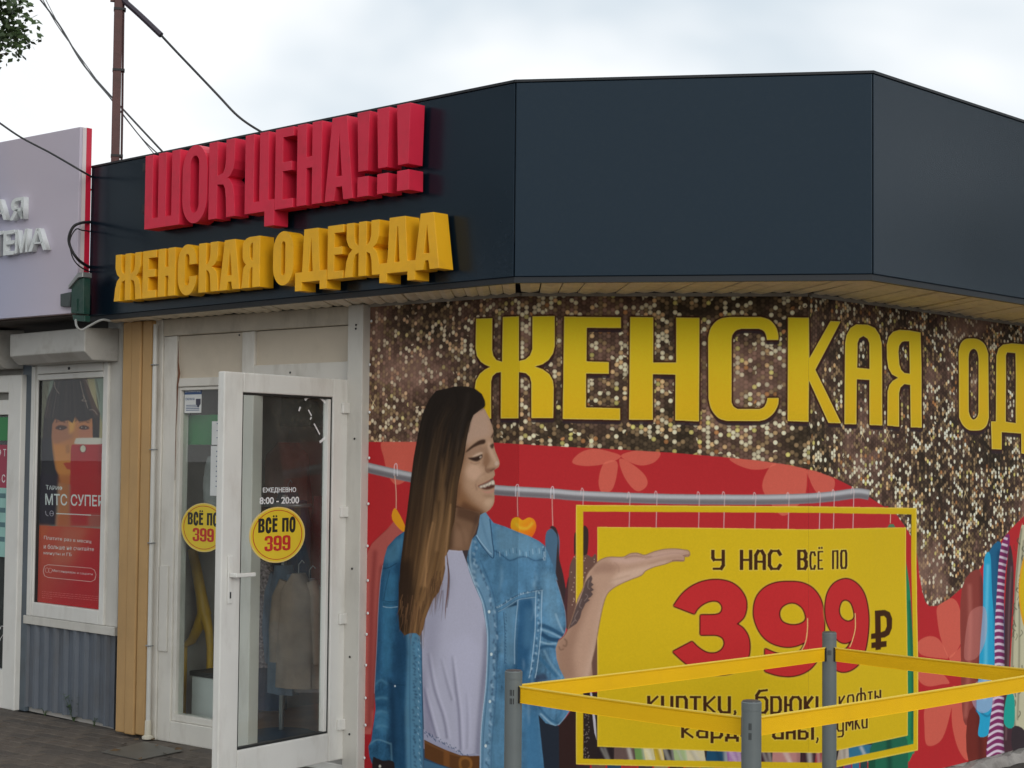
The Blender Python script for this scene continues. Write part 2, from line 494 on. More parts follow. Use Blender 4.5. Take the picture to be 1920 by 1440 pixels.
# lettering from Blender's own font, as contours (x, y up, size 1)
_tc = {}
def text_loops(txt, bold=0.0, spacing=1.0):
    key = (txt, bold, spacing)
    if key in _tc: return _tc[key]
    cu = bpy.data.curves.new('t', 'FONT'); cu.body = txt; cu.size = 1.0; cu.offset = bold; cu.resolution_u = 3; cu.space_character = spacing
    ob = bpy.data.objects.new('t', cu)
    C.objects.link(ob)
    dg = bpy.context.evaluated_depsgraph_get()
    me = bpy.data.meshes.new_from_object(ob.evaluated_get(dg))
    bm = bmesh.new(); bm.from_mesh(me)
    bmesh.ops.remove_doubles(bm, verts=bm.verts, dist=1e-5)
    nxt = {}
    for e in bm.edges:
        if len(e.link_faces) == 1:
            for l in e.link_faces[0].loops:
                if l.edge == e: nxt.setdefault(l.vert.index, []).append(l.link_loop_next.vert.index)
    co_ = [v.co.copy() for v in bm.verts]
    tris = [[(v.co.x, v.co.y) for v in f.verts] for f in bm.faces]
    loops = tris; nxt = {}
    while nxt:
        st = next(iter(nxt)); cur = st; L = []
        while cur in nxt:
            L.append((co_[cur].x, co_[cur].y))
            k = nxt[cur].pop()
            if not nxt[cur]: del nxt[cur]
            cur = k
            if cur == st: break
        if len(L) > 2: loops.append(L)
    bm.free(); bpy.data.objects.remove(ob); bpy.data.curves.remove(cu); bpy.data.meshes.remove(me)
    xs = [p[0] for L in loops for p in L]; ys = [p[1] for L in loops for p in L]
    r = (loops, min(xs), max(xs), min(ys), max(ys))
    _tc[key] = r
    return r
def quad_text(txt, q, bold=0.0, spacing=1.0):
    """text fitted in a quad tl, tr, br, bl (bounding box of its ink)"""
    loops, x0, x1, y0, y1 = text_loops(txt, bold, spacing)
    tl, tr, br, bl = [np.array(p, float) for p in q]
    out = []
    for L in loops:
        o = []
        for x, y in L:
            u = (x - x0) / (x1 - x0); v = (y1 - y) / (y1 - y0)
            o.append(tuple((tl * (1 - u) + tr * u) * (1 - v) + (bl * (1 - u) + br * u) * v))
        out.append(o)
    return out
def to_image(name, rgb):
    h, w, _ = rgb.shape
    im = bpy.data.images.new(name, w, h, alpha=False, float_buffer=False)
    c = np.clip(rgb, 0, 1)
    c = np.where(c <= 0.0031308, c * 12.92, 1.055 * np.power(np.maximum(c, 1e-6), 1 / 2.4) - 0.055)
    px = np.ones((h, w, 4), np.float32); px[..., :3] = c[::-1]
    im.pixels.foreach_set(px.ravel()); im.update(); im.pack()
    return im
def print_mat(name, im, rough=0.6, bump=0.15, bscale=2.2, spec=0.10):
    m = bpy.data.materials.new(name); m.use_nodes = True; t = m.node_tree; b = t.nodes['Principled BSDF']
    ti = t.nodes.new('ShaderNodeTexImage'); ti.image = im; ti.interpolation = 'Cubic'; ti.extension = 'EXTEND'
    uv = t.nodes.new('ShaderNodeUVMap'); uv.uv_map = 'UVMap'
    t.links.new(uv.outputs[0], ti.inputs[0]); t.links.new(ti.outputs[0], b.inputs['Base Color'])
    b.inputs['Roughness'].default_value = rough; b.inputs['Specular IOR Level'].default_value = spec
    n = t.nodes.new('ShaderNodeTexNoise'); n.inputs['Scale'].default_value = bscale; n.inputs['Detail'].default_value = 2
    tcn = t.nodes.new('ShaderNodeTexCoord'); mpn = t.nodes.new('ShaderNodeMapping'); mpn.inputs['Scale'].default_value = (1.6, 1.6, 0.5)
    t.links.new(tcn.outputs['Object'], mpn.inputs['Vector']); t.links.new(mpn.outputs['Vector'], n.inputs['Vector'])
    bp = t.nodes.new('ShaderNodeBump'); bp.inputs['Strength'].default_value = bump; bp.inputs['Distance'].default_value = 0.06
    t.links.new(n.outputs['Fac'], bp.inputs['Height']); t.links.new(bp.outputs[0], b.inputs['Normal'])
    return m
# ------------------------------------------------------------------ the printed banner, painted in the photograph's own measure and laid on the wall's three planes
ZA = zoomer(680, 700, 3.6); ZB = zoomer(680, 1060, 3.79); ZC = zoomer(960, 980, 4.5); ZD = zoomer(1080, 900, 2.667)
ZE = zoomer(680, 520, 3.097); ZF = zoomer(1280, 500, 3.0); ZG = zoomer(1640, 900, 2.668); ZH = zoomer(680, 980, 3.13); ZI = zoomer(860, 740, 6.545)
ZM = zoomer(1330, 1160, 5.14)
cv = Canvas(664, 520, 2420, 1520, 1.5)
RED = (158, 36, 40); YEL = (183, 154, 22); DKB = (56, 32, 14)
# red field below the wave
red = ZE([(0, 955), (310, 955), (780, 960), (910, 968), (1200, 985), (1500, 1000), (1800, 1018)]) + ZF([(200, 1068), (400, 1087), (600, 1115), (750, 1150), (850, 1187), (940, 1232), (1020, 1280), (1080, 1318), (1130, 1350)]) + \
    ZG([(60, 130), (110, 180), (160, 250), (190, 300), (205, 350), (215, 420), (222, 490), (235, 560), (250, 608), (270, 630), (310, 628), (370, 592), (430, 540), (500, 470), (560, 390), (620, 310), (680, 240), (747, 175), (900, 60), (1150, -60), (1500, -130), (2100, -160)]) + [(2430, 1530), (650, 1530), (650, 828)]
cv.fill(red, RED)
# translucent flower petals
PET = (196, 104, 84)
REDM = cv.mask(red)
def petal(pts, z, a=0.55):
    cv.clip = REDM; cv.fill(cr_curve(z(pts)), PET, a); cv.clip = None
petal([(140, 455), (360, 455), (345, 640), (300, 720), (230, 750), (180, 690), (150, 580)], ZA)
petal([(1218, 1075), (1260, 1020), (1340, 995), (1430, 1010), (1500, 1040), (1420, 1080), (1300, 1095)], ZE)
petal([(1500, 1040), (1560, 1010), (1660, 1003), (1730, 1020), (1690, 1075), (1600, 1090)], ZE)
petal([(1490, 1055), (1560, 1080), (1640, 1150), (1650, 1210), (1590, 1240), (1520, 1160)], ZE)
petal([(1400, 1080), (1470, 1065), (1480, 1120), (1450, 1230), (1390, 1250), (1370, 1180)], ZE)
petal([(265, 1078), (400, 1088), (525, 1105), (470, 1135), (390, 1140), (310, 1115)], ZF)
petal([(525, 1105), (640, 1120), (695, 1140), (690, 1280), (640, 1350), (560, 1400), (480, 1310), (447, 1230), (480, 1140)], ZF)
petal([(700, 1140), (790, 1165), (850, 1195), (845, 1260), (800, 1310), (745, 1260), (715, 1200)], ZF)
petal([(312, 630), (380, 590), (420, 640), (432, 780), (400, 860), (362, 885), (325, 790), (310, 700)], ZG)
petal([(210, 810), (265, 780), (320, 800), (362, 885), (330, 890), (250, 880), (215, 860)], ZG)
petal([(205, 930), (300, 940), (368, 1010), (330, 1020), (260, 1030), (215, 1000)], ZG)
petal([(368, 885), (430, 820), (470, 650), (540, 630), (556, 700), (540, 820), (470, 900), (400, 930)], ZG)
petal([(385, 1030), (440, 1060), (500, 1150), (510, 1300), (470, 1400), (420, 1350), (385, 1230), (380, 1120)], ZG)
petal([(250, 1130), (330, 1080), (385, 1060), (370, 1180), (330, 1300), (260, 1325), (246, 1230)], ZG)
# clothes printed at the right
def garment(pts, col, z, dark=None, side=None, smooth=True):
    P = z(pts); P = cr_curve(P, True, 4) if smooth else P
    cv.fill(P, col)
    if dark is not None:
        cl = cv.mask(P); old = cv.clip; cv.clip = cl
        for (line_, w, c, a, sf) in dark: cv.line(z(line_), w, c, a, sf)
        cv.clip = old
garment([(432, 540), (520, 450), (540, 640), (520, 900), (490, 1180), (440, 1200), (425, 900)], (120, 54, 48), ZG, [([(470, 520), (470, 800), (450, 1190)], 6, (165, 95, 85), .6, 3), ([(530, 480), (525, 800), (500, 1190)], 6, (75, 30, 30), .7, 3)])
garment([(470, 1150), (590, 1150), (600, 1440), (470, 1410)], (98, 38, 32), ZG, [([(520, 1150), (530, 1400)], 8, (60, 25, 25), .6, 4)])
garment([(548, 400), (625, 310), (640, 560), (640, 1050), (590, 1150), (520, 1160), (500, 1130), (520, 900), (540, 640)], (28, 84, 118), ZG, [([(620, 350), (625, 700), (620, 1100)], 10, (15, 45, 75), .8, 4)])
garment([(541, 400), (572, 372), (580, 560), (596, 760), (600, 1000), (590, 1140), (575, 1180), (568, 1270), (516, 1278), (522, 1190), (505, 1140), (512, 1000), (518, 860), (535, 640)], (36, 140, 176), ZG,
        [([(560, 420), (552, 700), (545, 1100)], 5, (95, 175, 200), .7, 2.5), ([(525, 1160), (560, 1180), (590, 1150)], 3, (20, 85, 120), .8, 1), ([(590, 650), (596, 900), (590, 1100)], 4, (15, 95, 140), .7, 2)])
# striped sleeve
P = cr_curve(ZG([(640, 290), (668, 270), (668, 330), (650, 450), (640, 620), (640, 800), (645, 1000), (648, 1380), (560, 1392), (575, 1200), (592, 1000), (594, 760), (605, 560), (618, 380)]), True, 4)
cv.fill(P, (110, 38, 84)); cv.clip = cv.mask(P)
for k in range(34):
    y = 285 + k * 33.5
    cv.line(ZG([(560, y + 8 + k * 0.6), (610, y - 3), (660, y + 10)]), 4.6, (196, 184, 196), .85, .4)
cv.line(ZG([(652, 330), (640, 620), (642, 1000), (648, 1380)]), 8, (45, 20, 40), .55, 3)
cv.clip = None
garment([(668, 330), (690, 420), (688, 560), (675, 760), (668, 1000), (700, 1240), (720, 1360), (650, 1370), (642, 1000), (645, 640)], (62, 40, 46), ZG, [([(680, 430), (665, 700), (655, 1300)], 3, (110, 82, 84), .6, 1.5)])
garment([(735, 215), (747, 225), (900, 200), (900, 1380), (700, 1260), (672, 1000), (690, 640), (705, 420), (720, 280)], (168, 164, 138), ZG, [([(730, 240), (706, 470), (690, 700), (680, 1000), (700, 1240)], 3.5, (75, 70, 60), .7, 1), ([(742, 300), (722, 560), (716, 900), (712, 1200)], 3, (70, 66, 52), .6, 1)])
for k in range(36):
    x, y = RNG.uniform(680, 745), RNG.uniform(260, 1250)
    cv.line(ZG([(x, y), (x + RNG.uniform(-8, 8), y + 16), (x + RNG.uniform(-14, 14), y + 34)]), RNG.uniform(1, 3), (60, 62, 48), .7, .4)
garment([(656, 1075), (692, 1080), (694, 1230), (644, 1215)], (30, 140, 128), ZG)
garment([(690, 1235), (747, 1250), (760, 1340), (690, 1350)], (48, 40, 44), ZG)
cv.fill(ellipse(1640 + 905 / 2.668, 900 + 560 / 2.668, 71, 128, 40), YEL)
cv.fill([ellipse(1640 + 905 / 2.668, 900 + 560 / 2.668, 71, 128, 40), ellipse(1640 + 905 / 2.668, 900 + 560 / 2.668, 68, 123, 40)], (196, 140, 30))
cv.fill([(1960, 600 + 600), (2420, 1150), (2420, 1460), (1960, 1420)], (120, 34, 40))
for k, (c_, x) in enumerate([((40, 92, 110), 2010), ((150, 128, 118), 2060), ((52, 44, 50), 2110), ((176, 120, 32), 2170), ((96, 70, 110), 2230), ((42, 96, 70), 2290), ((150, 60, 60), 2350)]):
    garment([(x, 1140), (x + 24, 1110), (x + 44, 1150), (x + 46, 1400), (x - 6, 1410)], c_, zoomer(0, 0, 1), [([(x + 34, 1150), (x + 38, 1400)], 8, (30, 25, 28), .5, 4)])
cv.clip = REDM
cv.fill(cr_curve(ZG([(455, 720), (480, 650), (540, 632), (556, 700), (548, 800), (510, 880), (470, 900), (440, 880)])), (196, 128, 120), .30)
cv.fill(cr_curve(ZG([(500, 1010), (590, 1000), (600, 1080), (570, 1150), (520, 1160), (480, 1100)])), (180, 160, 180), .35)
cv.clip = None
# rail
def rail(P, z, w=16):
    P = z(P)
    cv.line(P, w, (118, 116, 118))
    up_ = [(x, y - w * .22) for x, y in P]; dn = [(x, y + w * .28) for x, y in P]
    cv.line(up_, w * .35, (164, 164, 168), .85, 1.6); cv.line(dn, w * .34, (86, 80, 86), .7, 1.8)
ID_ = zoomer(0, 0, 1)
rail(ZA([(-60, 612), (0, 628), (330, 700), (600, 745), (890, 785), (1100, 800), (1282, 810)]) + ZD([(0, 77), (200, 86), (450, 94), (700, 97), (950, 97), (1150, 92), (1290, 80), (1400, 66), (1462, 74)]), ID_, 19)
for (x, y) in [(230, 650), (1045, 790), (1282, 805)]:
    cv.line(ZA([(x - 12, y + 40), (x - 10, y - 28), (x + 6, y - 36), (x + 10, y + 42)]), 1.3, (196, 190, 196), .8)
for (x, y) in [(32, 60), (265, 80), (400, 75), (612, 78), (738, 78), (893, 82), (1060, 82), (1215, 78), (1285, 68), (1382, 58)]:
    cv.line(ZD([(x - 10, y + 12), (x - 3, y - 20), (x + 6, y - 4), (x + 4, y + 40), (x, y + 190)]), 1.4, (186, 168, 168), .75)
cv.line(ZA([(222, 690), (232, 800), (232, 915)]), 1.6, (190, 150, 130), .9)
cv.line(ZA([(1045, 800), (1046, 900), (1048, 965)]), 1.4, (186, 150, 140), .9)
cv.line(ZA([(1280, 820), (1280, 900), (1284, 1030)]), 1.4, (186, 150, 140), .9)
cv.line(ZG([(75, 170), (74, 215)]), 1.2, (200, 180, 160), .8); cv.fill(ZG([(60, 236), (70, 220), (90, 220), (100, 236)]), (70, 110, 80))
# clothes at the left and behind the woman
garment([(215, 1000), (170, 1050), (62, 1150), (28, 1230), (5, 1440), (0, 1800), (250, 1800), (270, 1100), (250, 1020)], (156, 76, 70), ZA, smooth=False)
cv.line(ZA([(240, 1010), (170, 1058), (66, 1152), (34, 1232), (10, 1440)]), 2.2, (96, 30, 32), .7, 1.2)
garment([(150, 40), (45, 140), (20, 260), (0, 600), (-2, 1230), (48, 1240), (75, 1000), (95, 500), (118, 300), (160, 170), (240, 50), (205, 0)], (154, 76, 70), ZH,
        [([(75, 160), (55, 500), (40, 1200)], 7, (112, 42, 42), .85, 4), ([(120, 250), (95, 600), (70, 1100)], 9, (96, 34, 36), .8, 4), ([(30, 300), (15, 700), (8, 1150)], 5, (170, 84, 80), .6, 3)])
cv.fill(ZH([(-20, 1240), (60, 1240), (60, 1460), (-20, 1460)]), (140, 30, 36))
cv.fill(cr_curve(ZA([(215, 915), (240, 925), (292, 1030), (278, 1068), (205, 985)]), True, 3), (206, 130, 26))
hp = cr_curve(ZA([(1010, 985), (1048, 970), (1080, 990), (1122, 972), (1160, 990), (1172, 1040), (1145, 1100), (1100, 1120), (1050, 1090), (1003, 1045)]), True, 4)
cv.fill(hp, lgrad(ZA([(1020, 980)])[0], (222, 146, 22), ZA([(1120, 1100)])[0], (196, 92, 20)))
cv.line(ZA([(1035, 1010), (1060, 1040), (1110, 1045), (1150, 1005)]), 4, (236, 176, 50), .6, 2)
garment([(1235, 1090), (1280, 1045), (1310, 1060), (1330, 1130), (1330, 1300), (1380, 1640), (1250, 1640), (1240, 1300)], (64, 90, 112), ZA)
garment([(320, 40), (345, 25), (380, 60), (392, 150), (400, 300), (430, 420), (455, 555), (480, 700), (470, 900), (420, 760), (370, 560), (375, 300), (385, 130), (350, 60)], (50, 38, 40), ZC)
garment([(455, 555), (480, 450), (500, 500), (500, 800), (470, 900), (440, 720)], (66, 40, 42), ZC)
garment([(480, 450), (500, 330), (540, 270), (610, 258), (670, 290), (720, 340), (725, 1250), (640, 1290), (560, 900), (470, 900)], (92, 66, 58), ZC)
for k in range(70):
    x, y = RNG.uniform(490, 700), RNG.uniform(280, 900)
    if x < 500 + max(0, 330 - y) * .2: continue
    cv.fill(ellipse(*ZC([(x, y)])[0], 1.1, 1.3, 6), (178, 150, 132), .8)
garment([(602, 40), (630, 35), (645, 80), (640, 240), (620, 270), (600, 250)], (48, 36, 34), ZC)
garment([(525, 110), (540, 90), (540, 250), (525, 260)], (48, 36, 34), ZC)
# lower dark clothes between jacket hem and frame, hidden mostly
garment([(1250, 1060), (1400, 1140), (1480, 1030), (1530, 1030), (1530, 1760), (1270, 1760)], (30, 36, 46), ZB, smooth=False)
garment([(1395, 1130), (1500, 1020), (1530, 1080), (1530, 1760), (1400, 1760)], (44, 28, 26), ZB, smooth=False)

# the strip of clothes inside the yellow frame, below the panel
cv.fill(ZD([(20, 1320), (1240, 1350), (1690, 1250), (1690, 1340), (1300, 1420), (1215, 1430), (20, 1405)]), (40, 32, 34))
strip = [(40, 100, (52, 40, 40)), (100, 190, (34, 26, 28)), (190, 300, (88, 70, 66)), (300, 350, (96, 128, 70)), (350, 400, (186, 176, 130)), (400, 445, (176, 148, 40)), (445, 495, (38, 34, 34)), (495, 560, (140, 156, 110)), (560, 650, (180, 170, 140)),
         (650, 760, (28, 66, 92)), (760, 830, (134, 92, 140)), (925, 980, (56, 30, 42)), (980, 1120, (160, 112, 108)), (1120, 1190, (58, 34, 40)), (1190, 1235, (132, 36, 44)), (1300, 1365, (146, 132, 118)), (1365, 1490, (44, 96, 122)), (1490, 1560, (52, 116, 110)), (1560, 1690, (36, 104, 72))]
for a, b, col in strip:
    ya = 1362 if a > 445 else 1340 + (a - 40) * .05
    yt = 1335 if a < 830 else (1355 if a < 1240 else 1355 - (a - 1240) * .2)
    yb = yt + 76
    sk = RNG.uniform(-16, 16)
    cv.fill(ZD([(a + sk, yt - 6), (b + sk, yt - 8), (b, yb), (a, yb)]), col)
    for q in range(3):
        x = RNG.uniform(a, b); cv.line(ZD([(x + sk, yt), ((x + b) / 2, yb)]), RNG.uniform(3, 8), (25, 20, 24) if q % 2 else (205, 200, 190), .28, 2)
for k in range(9): cv.line(ZD([(765, 1358 + k * 7), (832, 1354 + k * 7)]), 1, (196, 160, 196), .6)
cv.fill(ZD([(36, 1060), (107, 1060), (107, 1395), (36, 1392)]), (36, 28, 28))
cv.fill(ZD([(70, 1060), (80, 1060), (98, 1200), (104, 1300), (92, 1260)]), (176, 172, 180), .85, .4)
for k in range(60):
    x, y = RNG.uniform(38, 66), RNG.uniform(1070, 1390); cv.fill(ellipse(*ZD([(x, y)])[0], .9, 1.2, 6), (150, 138, 130), .6)
# green cloth seen right of the panel
garment([(1650, 420), (1668, 560), (1680, 800), (1692, 1000), (1690, 1330), (1640, 1330), (1640, 420)], (30, 112, 74), ZD, [([(1665, 600), (1680, 1000), (1680, 1300)], 5, (16, 66, 52), .7, 2)])
garment([(1485, 1300), (1640, 1270), (1660, 1440), (1660, 1500), (1480, 1500)], (30, 88, 66), ZD, [([(1560, 1290), (1570, 1480)], 9, (18, 50, 40), .7, 3)])
for k in range(5): cv.fill(ZD([(1300 + k * 40, 1430 - k * 8), (1335 + k * 40, 1424 - k * 8), (1335 + k * 40, 1560), (1300 + k * 40, 1560)]), [(52, 46, 50), (90, 60, 110), (44, 96, 122), (36, 60, 60), (24, 70, 52)][k])
for k in range(16): cv.fill(ZD([(k * 78, 1422), (k * 78 + 70, 1424), (k * 78 + 66, 1560), (k * 78 + 4, 1560)]), [(44, 34, 36), (90, 70, 60), (40, 60, 80), (130, 40, 44), (60, 50, 54), (120, 110, 90)][k % 6])
# yellow frame and panel
EDGE = (214, 176, 70)
fr_o = ZD([(0, 124), (600, 128), (1163, 131), (1697, 139), (1708, 1350), (1300, 1435), (1215, 1448), (0, 1420)])
fr_i = ZD([(36, 157), (600, 160), (1163, 163), (1672, 171), (1686, 1318), (1300, 1400), (1212, 1412), (36, 1392)])
sl, m = cv.cov([fr_o, fr_i], 4); cv.put(sl, m, YEL)
cv.fill([fr_o, [(x + (1.6 if x < 1300 else -1.6), y + (1.6 if y < 1100 else -1.6)) for x, y in fr_o]], EDGE)
panel = ZD([(107, 234), (600, 238), (1163, 246), (1646, 236), (1656, 1276), (1300, 1352), (1215, 1363), (830, 1358), (107, 1331)])
cv.fill(panel, YEL)
cv.fill([panel, [(x + (1.4 if x < 1300 else -1.4), y + (1.4 if y < 1200 else -1.4)) for x, y in panel]], EDGE, .9)
# monoline lettering for the panel
def arc(cx, cy, rx, ry, a0, a1, n=8):
    return [(cx + rx * math.cos(math.radians(a0 + (a1 - a0) * k / n)), cy - ry * math.sin(math.radians(a0 + (a1 - a0) * k / n))) for k in range(n + 1)]
def rr(x0, y0, x1, y1, r):
    return arc(x1 - r, y0 + r, r, r, 90, 0, 5) + arc(x1 - r, y1 - r, r, r, 0, -90, 5) + arc(x0 + r, y1 - r, r, r, 270, 180, 5) + arc(x0 + r, y0 + r, r, r, 180, 90, 5)
GL = {  # strokes in a cell 0..1 x 0..1 (y down), centre lines
 'У': [[(0, 0), (0, .38), (.12, .5), (1, .5)], [(1, 0), (1, .8), (.8, 1), (.1, 1)]],
 'Н': [[(0, 0), (0, 1)], [(1, 0), (1, 1)], [(0, .5), (1, .5)]],
 'А': [[(0, 1), (0, .25), (.3, 0), (.7, 0), (1, .25), (1, 1)], [(0, .6), (1, .6)]],
 'С': [[(1, .2), (.8, 0), (.2, 0), (0, .2), (0, .8), (.2, 1), (.8, 1), (1, .8)]],
 'В': [[(0, 0), (.75, 0), (.95, .15), (.95, .35), (.75, .47), (0, .47)], [(0, 0), (0, 1), (.8, 1), (1, .85), (1, .62), (.75, .47)]],
 'Ё': [[(1, 0), (0, 0), (0, 1), (1, 1)], [(0, .5), (.8, .5)], [(.2, -.24), (.2, -.2)], [(.8, -.24), (.8, -.2)]],
 'П': [[(0, 1), (0, 0), (1, 0), (1, 1)]],
 'О': [[(.5, 0), (.85, 0), (1, .15), (1, .85), (.85, 1), (.15, 1), (0, .85), (0, .15), (.15, 0), (.5, 0)]],
 'к': [[(0, 0), (0, 1)], [(1, 0), (.15, .5), (1, 1)]],
 'и': [[(0, 0), (0, .8), (.2, 1), (1, 1)], [(1, 0), (1, 1)]],
 'у': [[(0, 0), (0, .8), (.2, 1), (1, 1)], [(1, 0), (1, 1.3), (.8, 1.45), (.1, 1.45)]],
 'р': [[(0, 1.4), (0, 0), (.8, 0), (1, .2), (1, .8), (.8, 1), (0, 1)]],
 'т': [[(0, 0), (1, 0)], [(.5, 0), (.5, 1)]],
 ',': [[(.4, .9), (.5, 1.0), (.2, 1.25)]],
 'б': [[(1, -.45), (.3, -.4), (0, -.1), (0, .8), (.2, 1), (.8, 1), (1, .8), (1, .2), (.8, .02), (.1, .02)]],
 'ю': [[(0, 0), (0, 1)], [(0, .5), (.35, .5)], [(.5, 0), (.85, 0), (1, .2), (1, .8), (.85, 1), (.5, 1), (.35, .8), (.35, .2), (.5, 0)]],
 'о': [[(.5, 0), (.85, 0), (1, .2), (1, .8), (.85, 1), (.15, 1), (0, .8), (0, .2), (.15, 0), (.5, 0)]],
 'ф': [[(.5, -.4), (.5, 1.3)], [(.5, 0), (.85, 0), (1, .2), (1, .8), (.85, 1), (.15, 1), (0, .8), (0, .2), (.15, 0), (.5, 0)]],
 'ы': [[(0, 0), (0, 1), (.45, 1), (.6, .85), (.6, .55), (.45, .42), (0, .42)], [(1, 0), (1, 1)]],
 'а': [[(.1, 0), (.8, 0), (1, .2), (1, 1), (.2, 1), (0, .85), (0, .6), (.2, .45), (1, .45)]],
 'д': [[(0, 1.25), (0, 1), (.15, 1), (.2, .2), (.4, 0), (.8, 0), (.8, 1), (.15, 1)], [(.8, 1), (1, 1), (1, 1.25)]],
 'г': [[(0, 1), (0, 0), (1, 0)]],
 'н': [[(0, 0), (0, 1)], [(1, 0), (1, 1)], [(0, .5), (1, .5)]],
 'с': [[(1, .2), (.8, 0), (.2, 0), (0, .2), (0, .8), (.2, 1), (.8, 1), (1, .8)]],
 'м': [[(0, 1), (0, 0), (.5, .7), (1, 0), (1, 1)]],
}
def mono(spec, t, z, col=DKB, hl=True):
    """spec: (char, x0, x1, ytop0, ytop1, ybot0, ybot1) outer box of the letter, at its left and right sides"""
    t0 = t
    for ch, x0, x1, ta, tb, ba, bb in spec:
        t = min(t0, (x1 - x0) * .33); h = ((ba - ta) + (bb - tb)) / 2; w = x1 - x0
        def f(u, v):
            x = x0 + t / 2 + u * (w - t)
            q = (x - x0) / w
            top, bot = ta + (tb - ta) * q + t * .36, ba + (bb - ba) * q - t * .36
            return (x, top + v * (bot - top))
        shapes = []
        for st in GL[ch]:
            P = [f(u, v) for u, v in st]
            for a, b in zip(P[:-1], P[1:]):
                d = np.subtract(b, a); L = np.linalg.norm(d)
                if L < 1e-6: continue
                d = d / L; nn = np.array([-d[1], d[0]]); horiz = abs(d[0]) > abs(d[1])
                tt = (t * 1.0 if not horiz else min(t, 15) * .78) / 2; e = t * .36
                A = np.array(a) - d * e * (1 if horiz else .98); B = np.array(b) + d * e
                shapes.append(z([tuple(A + nn * tt), tuple(B + nn * tt), tuple(B - nn * tt), tuple(A - nn * tt)]))
        if hl:
            for s_ in shapes: cv.fill(s_, (212, 186, 84), .55, grow=1.2)
        for s_ in shapes: cv.fill(s_, col)
def row(txt, xs, z, t, f):
    mono([(ch, x0, x1, *f(x0, x1)) for ch, (x0, x1) in zip(txt, xs)], t, z)
row('УНАСВСЁПО', [(675, 745), (818, 882), (890, 950), (958, 1030), (1105, 1160), (1166, 1200), (1206, 1237), (1278, 1311), (1318, 1355)], ZD, 18,
    lambda a, b: (347, 347, 449, 449) if a < 1163 else (357 - (a - 1163) * .05, 357 - (b - 1163) * .05, 449 - (a - 1163) * .03, 449 - (b - 1163) * .03))
f1 = lambda a, b: (1076 + (a - 355) * .004, 1076 + (b - 355) * .004, 1160 + (a - 355) * .012, 1160 + (b - 355) * .012) if a < 1200 else (1098 - (a - 1200) * .16, 1098 - (b - 1200) * .16, 1172 - (a - 1200) * .17, 1172 - (b - 1200) * .17)
row('куртки,', [(355, 415), (424, 488), (498, 560), (566, 628), (636, 700), (708, 775), (778, 815)], ZD, 17, f1)
row('брюки,', [(895, 962), (970, 1030), (1040, 1130), (1138, 1188), (1196, 1250), (1256, 1280)], ZD, 16, f1)
row('кофты', [(1310, 1345), (1352, 1390), (1398, 1448), (1454, 1482), (1488, 1523)], ZD, 10, f1)
f2 = lambda a, b: (1218 + (a - 525) * .012, 1218 + (b - 525) * .012, 1288 + (a - 525) * .015, 1288 + (b - 525) * .015) if a < 1200 else (1208 - (a - 1200) * .19, 1208 - (b - 1200) * .19, 1272 - (a - 1200) * .13, 1272 - (b - 1200) * .13)
row('кардиганы,', [(525, 590), (600, 662), (672, 736), (744, 815), (822, 878), (886, 935), (980, 1040), (1048, 1100), (1108, 1190), (1194, 1222)], ZD, 16, f2)
row('сумки', [(1258, 1290), (1300, 1338), (1344, 1386), (1390, 1420), (1424, 1456)], ZD, 10, f2)
# the big price
RP = (168, 38, 40)
def big(outer, holes=()):
    o = cr_curve(ZD(outer), True, 3) if False else ZD(outer)
    L = [o] + [ZD(h) for h in holes]
    sl, m = cv.cov(L, 10)
    cv.put(sl, np.clip(blur(m, 4.6) * 5, 0, 1), (216, 190, 90), .5)
    cv.put(sl, np.clip(blur(m, 3.4) * 6, 0, 1), (64, 14, 10))
    cv.put(sl, m, RP)
def sm(pts, sharp=()):
    """smooth a contour except at the listed indices"""
    P = [np.array(p, float) for p in pts]; n = len(P); out = []
    for i in range(n):
        p1, p2 = P[i], P[(i + 1) % n]
        p0 = P[i - 1] if i not in sharp else p1 - (p2 - p1) * .0001
        p3 = P[(i + 2) % n] if (i + 1) % n not in sharp else p2 + (p2 - p1) * .0001
        for k in range(5):
            t = k / 5
            out.append(tuple(0.5 * ((2 * p1) + (-p0 + p2) * t + (2 * p0 - 5 * p1 + 4 * p2 - p3) * t * t + (-p0 + 3 * p1 - 3 * p2 + p3) * t ** 3)))
    return out
big(sm([(488, 628), (530, 570), (580, 530), (640, 505), (710, 498), (770, 510), (815, 540), (845, 585), (852, 630), (843, 675), (825, 700), (802, 718), (835, 740), (860, 780), (868, 830), (862, 880), (835, 925), (790, 958), (740, 970), (680, 970), (620, 955), (570, 930), (525, 895), (484, 857),
        (580, 806), (610, 835), (650, 860), (690, 865), (725, 850), (742, 820), (735, 790), (710, 775), (680, 772), (622, 772), (622, 674), (690, 674), (720, 665), (732, 640), (722, 615), (700, 602), (665, 605), (630, 622), (605, 645), (592, 668)], {0, 11, 23, 24, 33, 34, 43, 32, 35}))
big(sm([(888, 660), (900, 590), (940, 540), (1000, 513), (1080, 508), (1140, 517), (1190, 548), (1225, 605), (1239, 690), (1236, 790), (1220, 865), (1190, 922), (1145, 960), (1080, 979), (1010, 975), (945, 955), (945, 842), (1010, 868), (1075, 872), (1122, 852), (1148, 808), (1100, 828), (1040, 832), (975, 812), (930, 775), (900, 720)], {15, 16, 20}),
    [sm([(1015, 665), (1030, 632), (1065, 613), (1100, 615), (1135, 642), (1150, 690), (1130, 715), (1090, 725), (1050, 718), (1025, 700)])])
cv.line(ZD([(1158, 690), (1157, 750), (1148, 808), (1128, 850)]), 1.6, (226, 190, 120), .9)
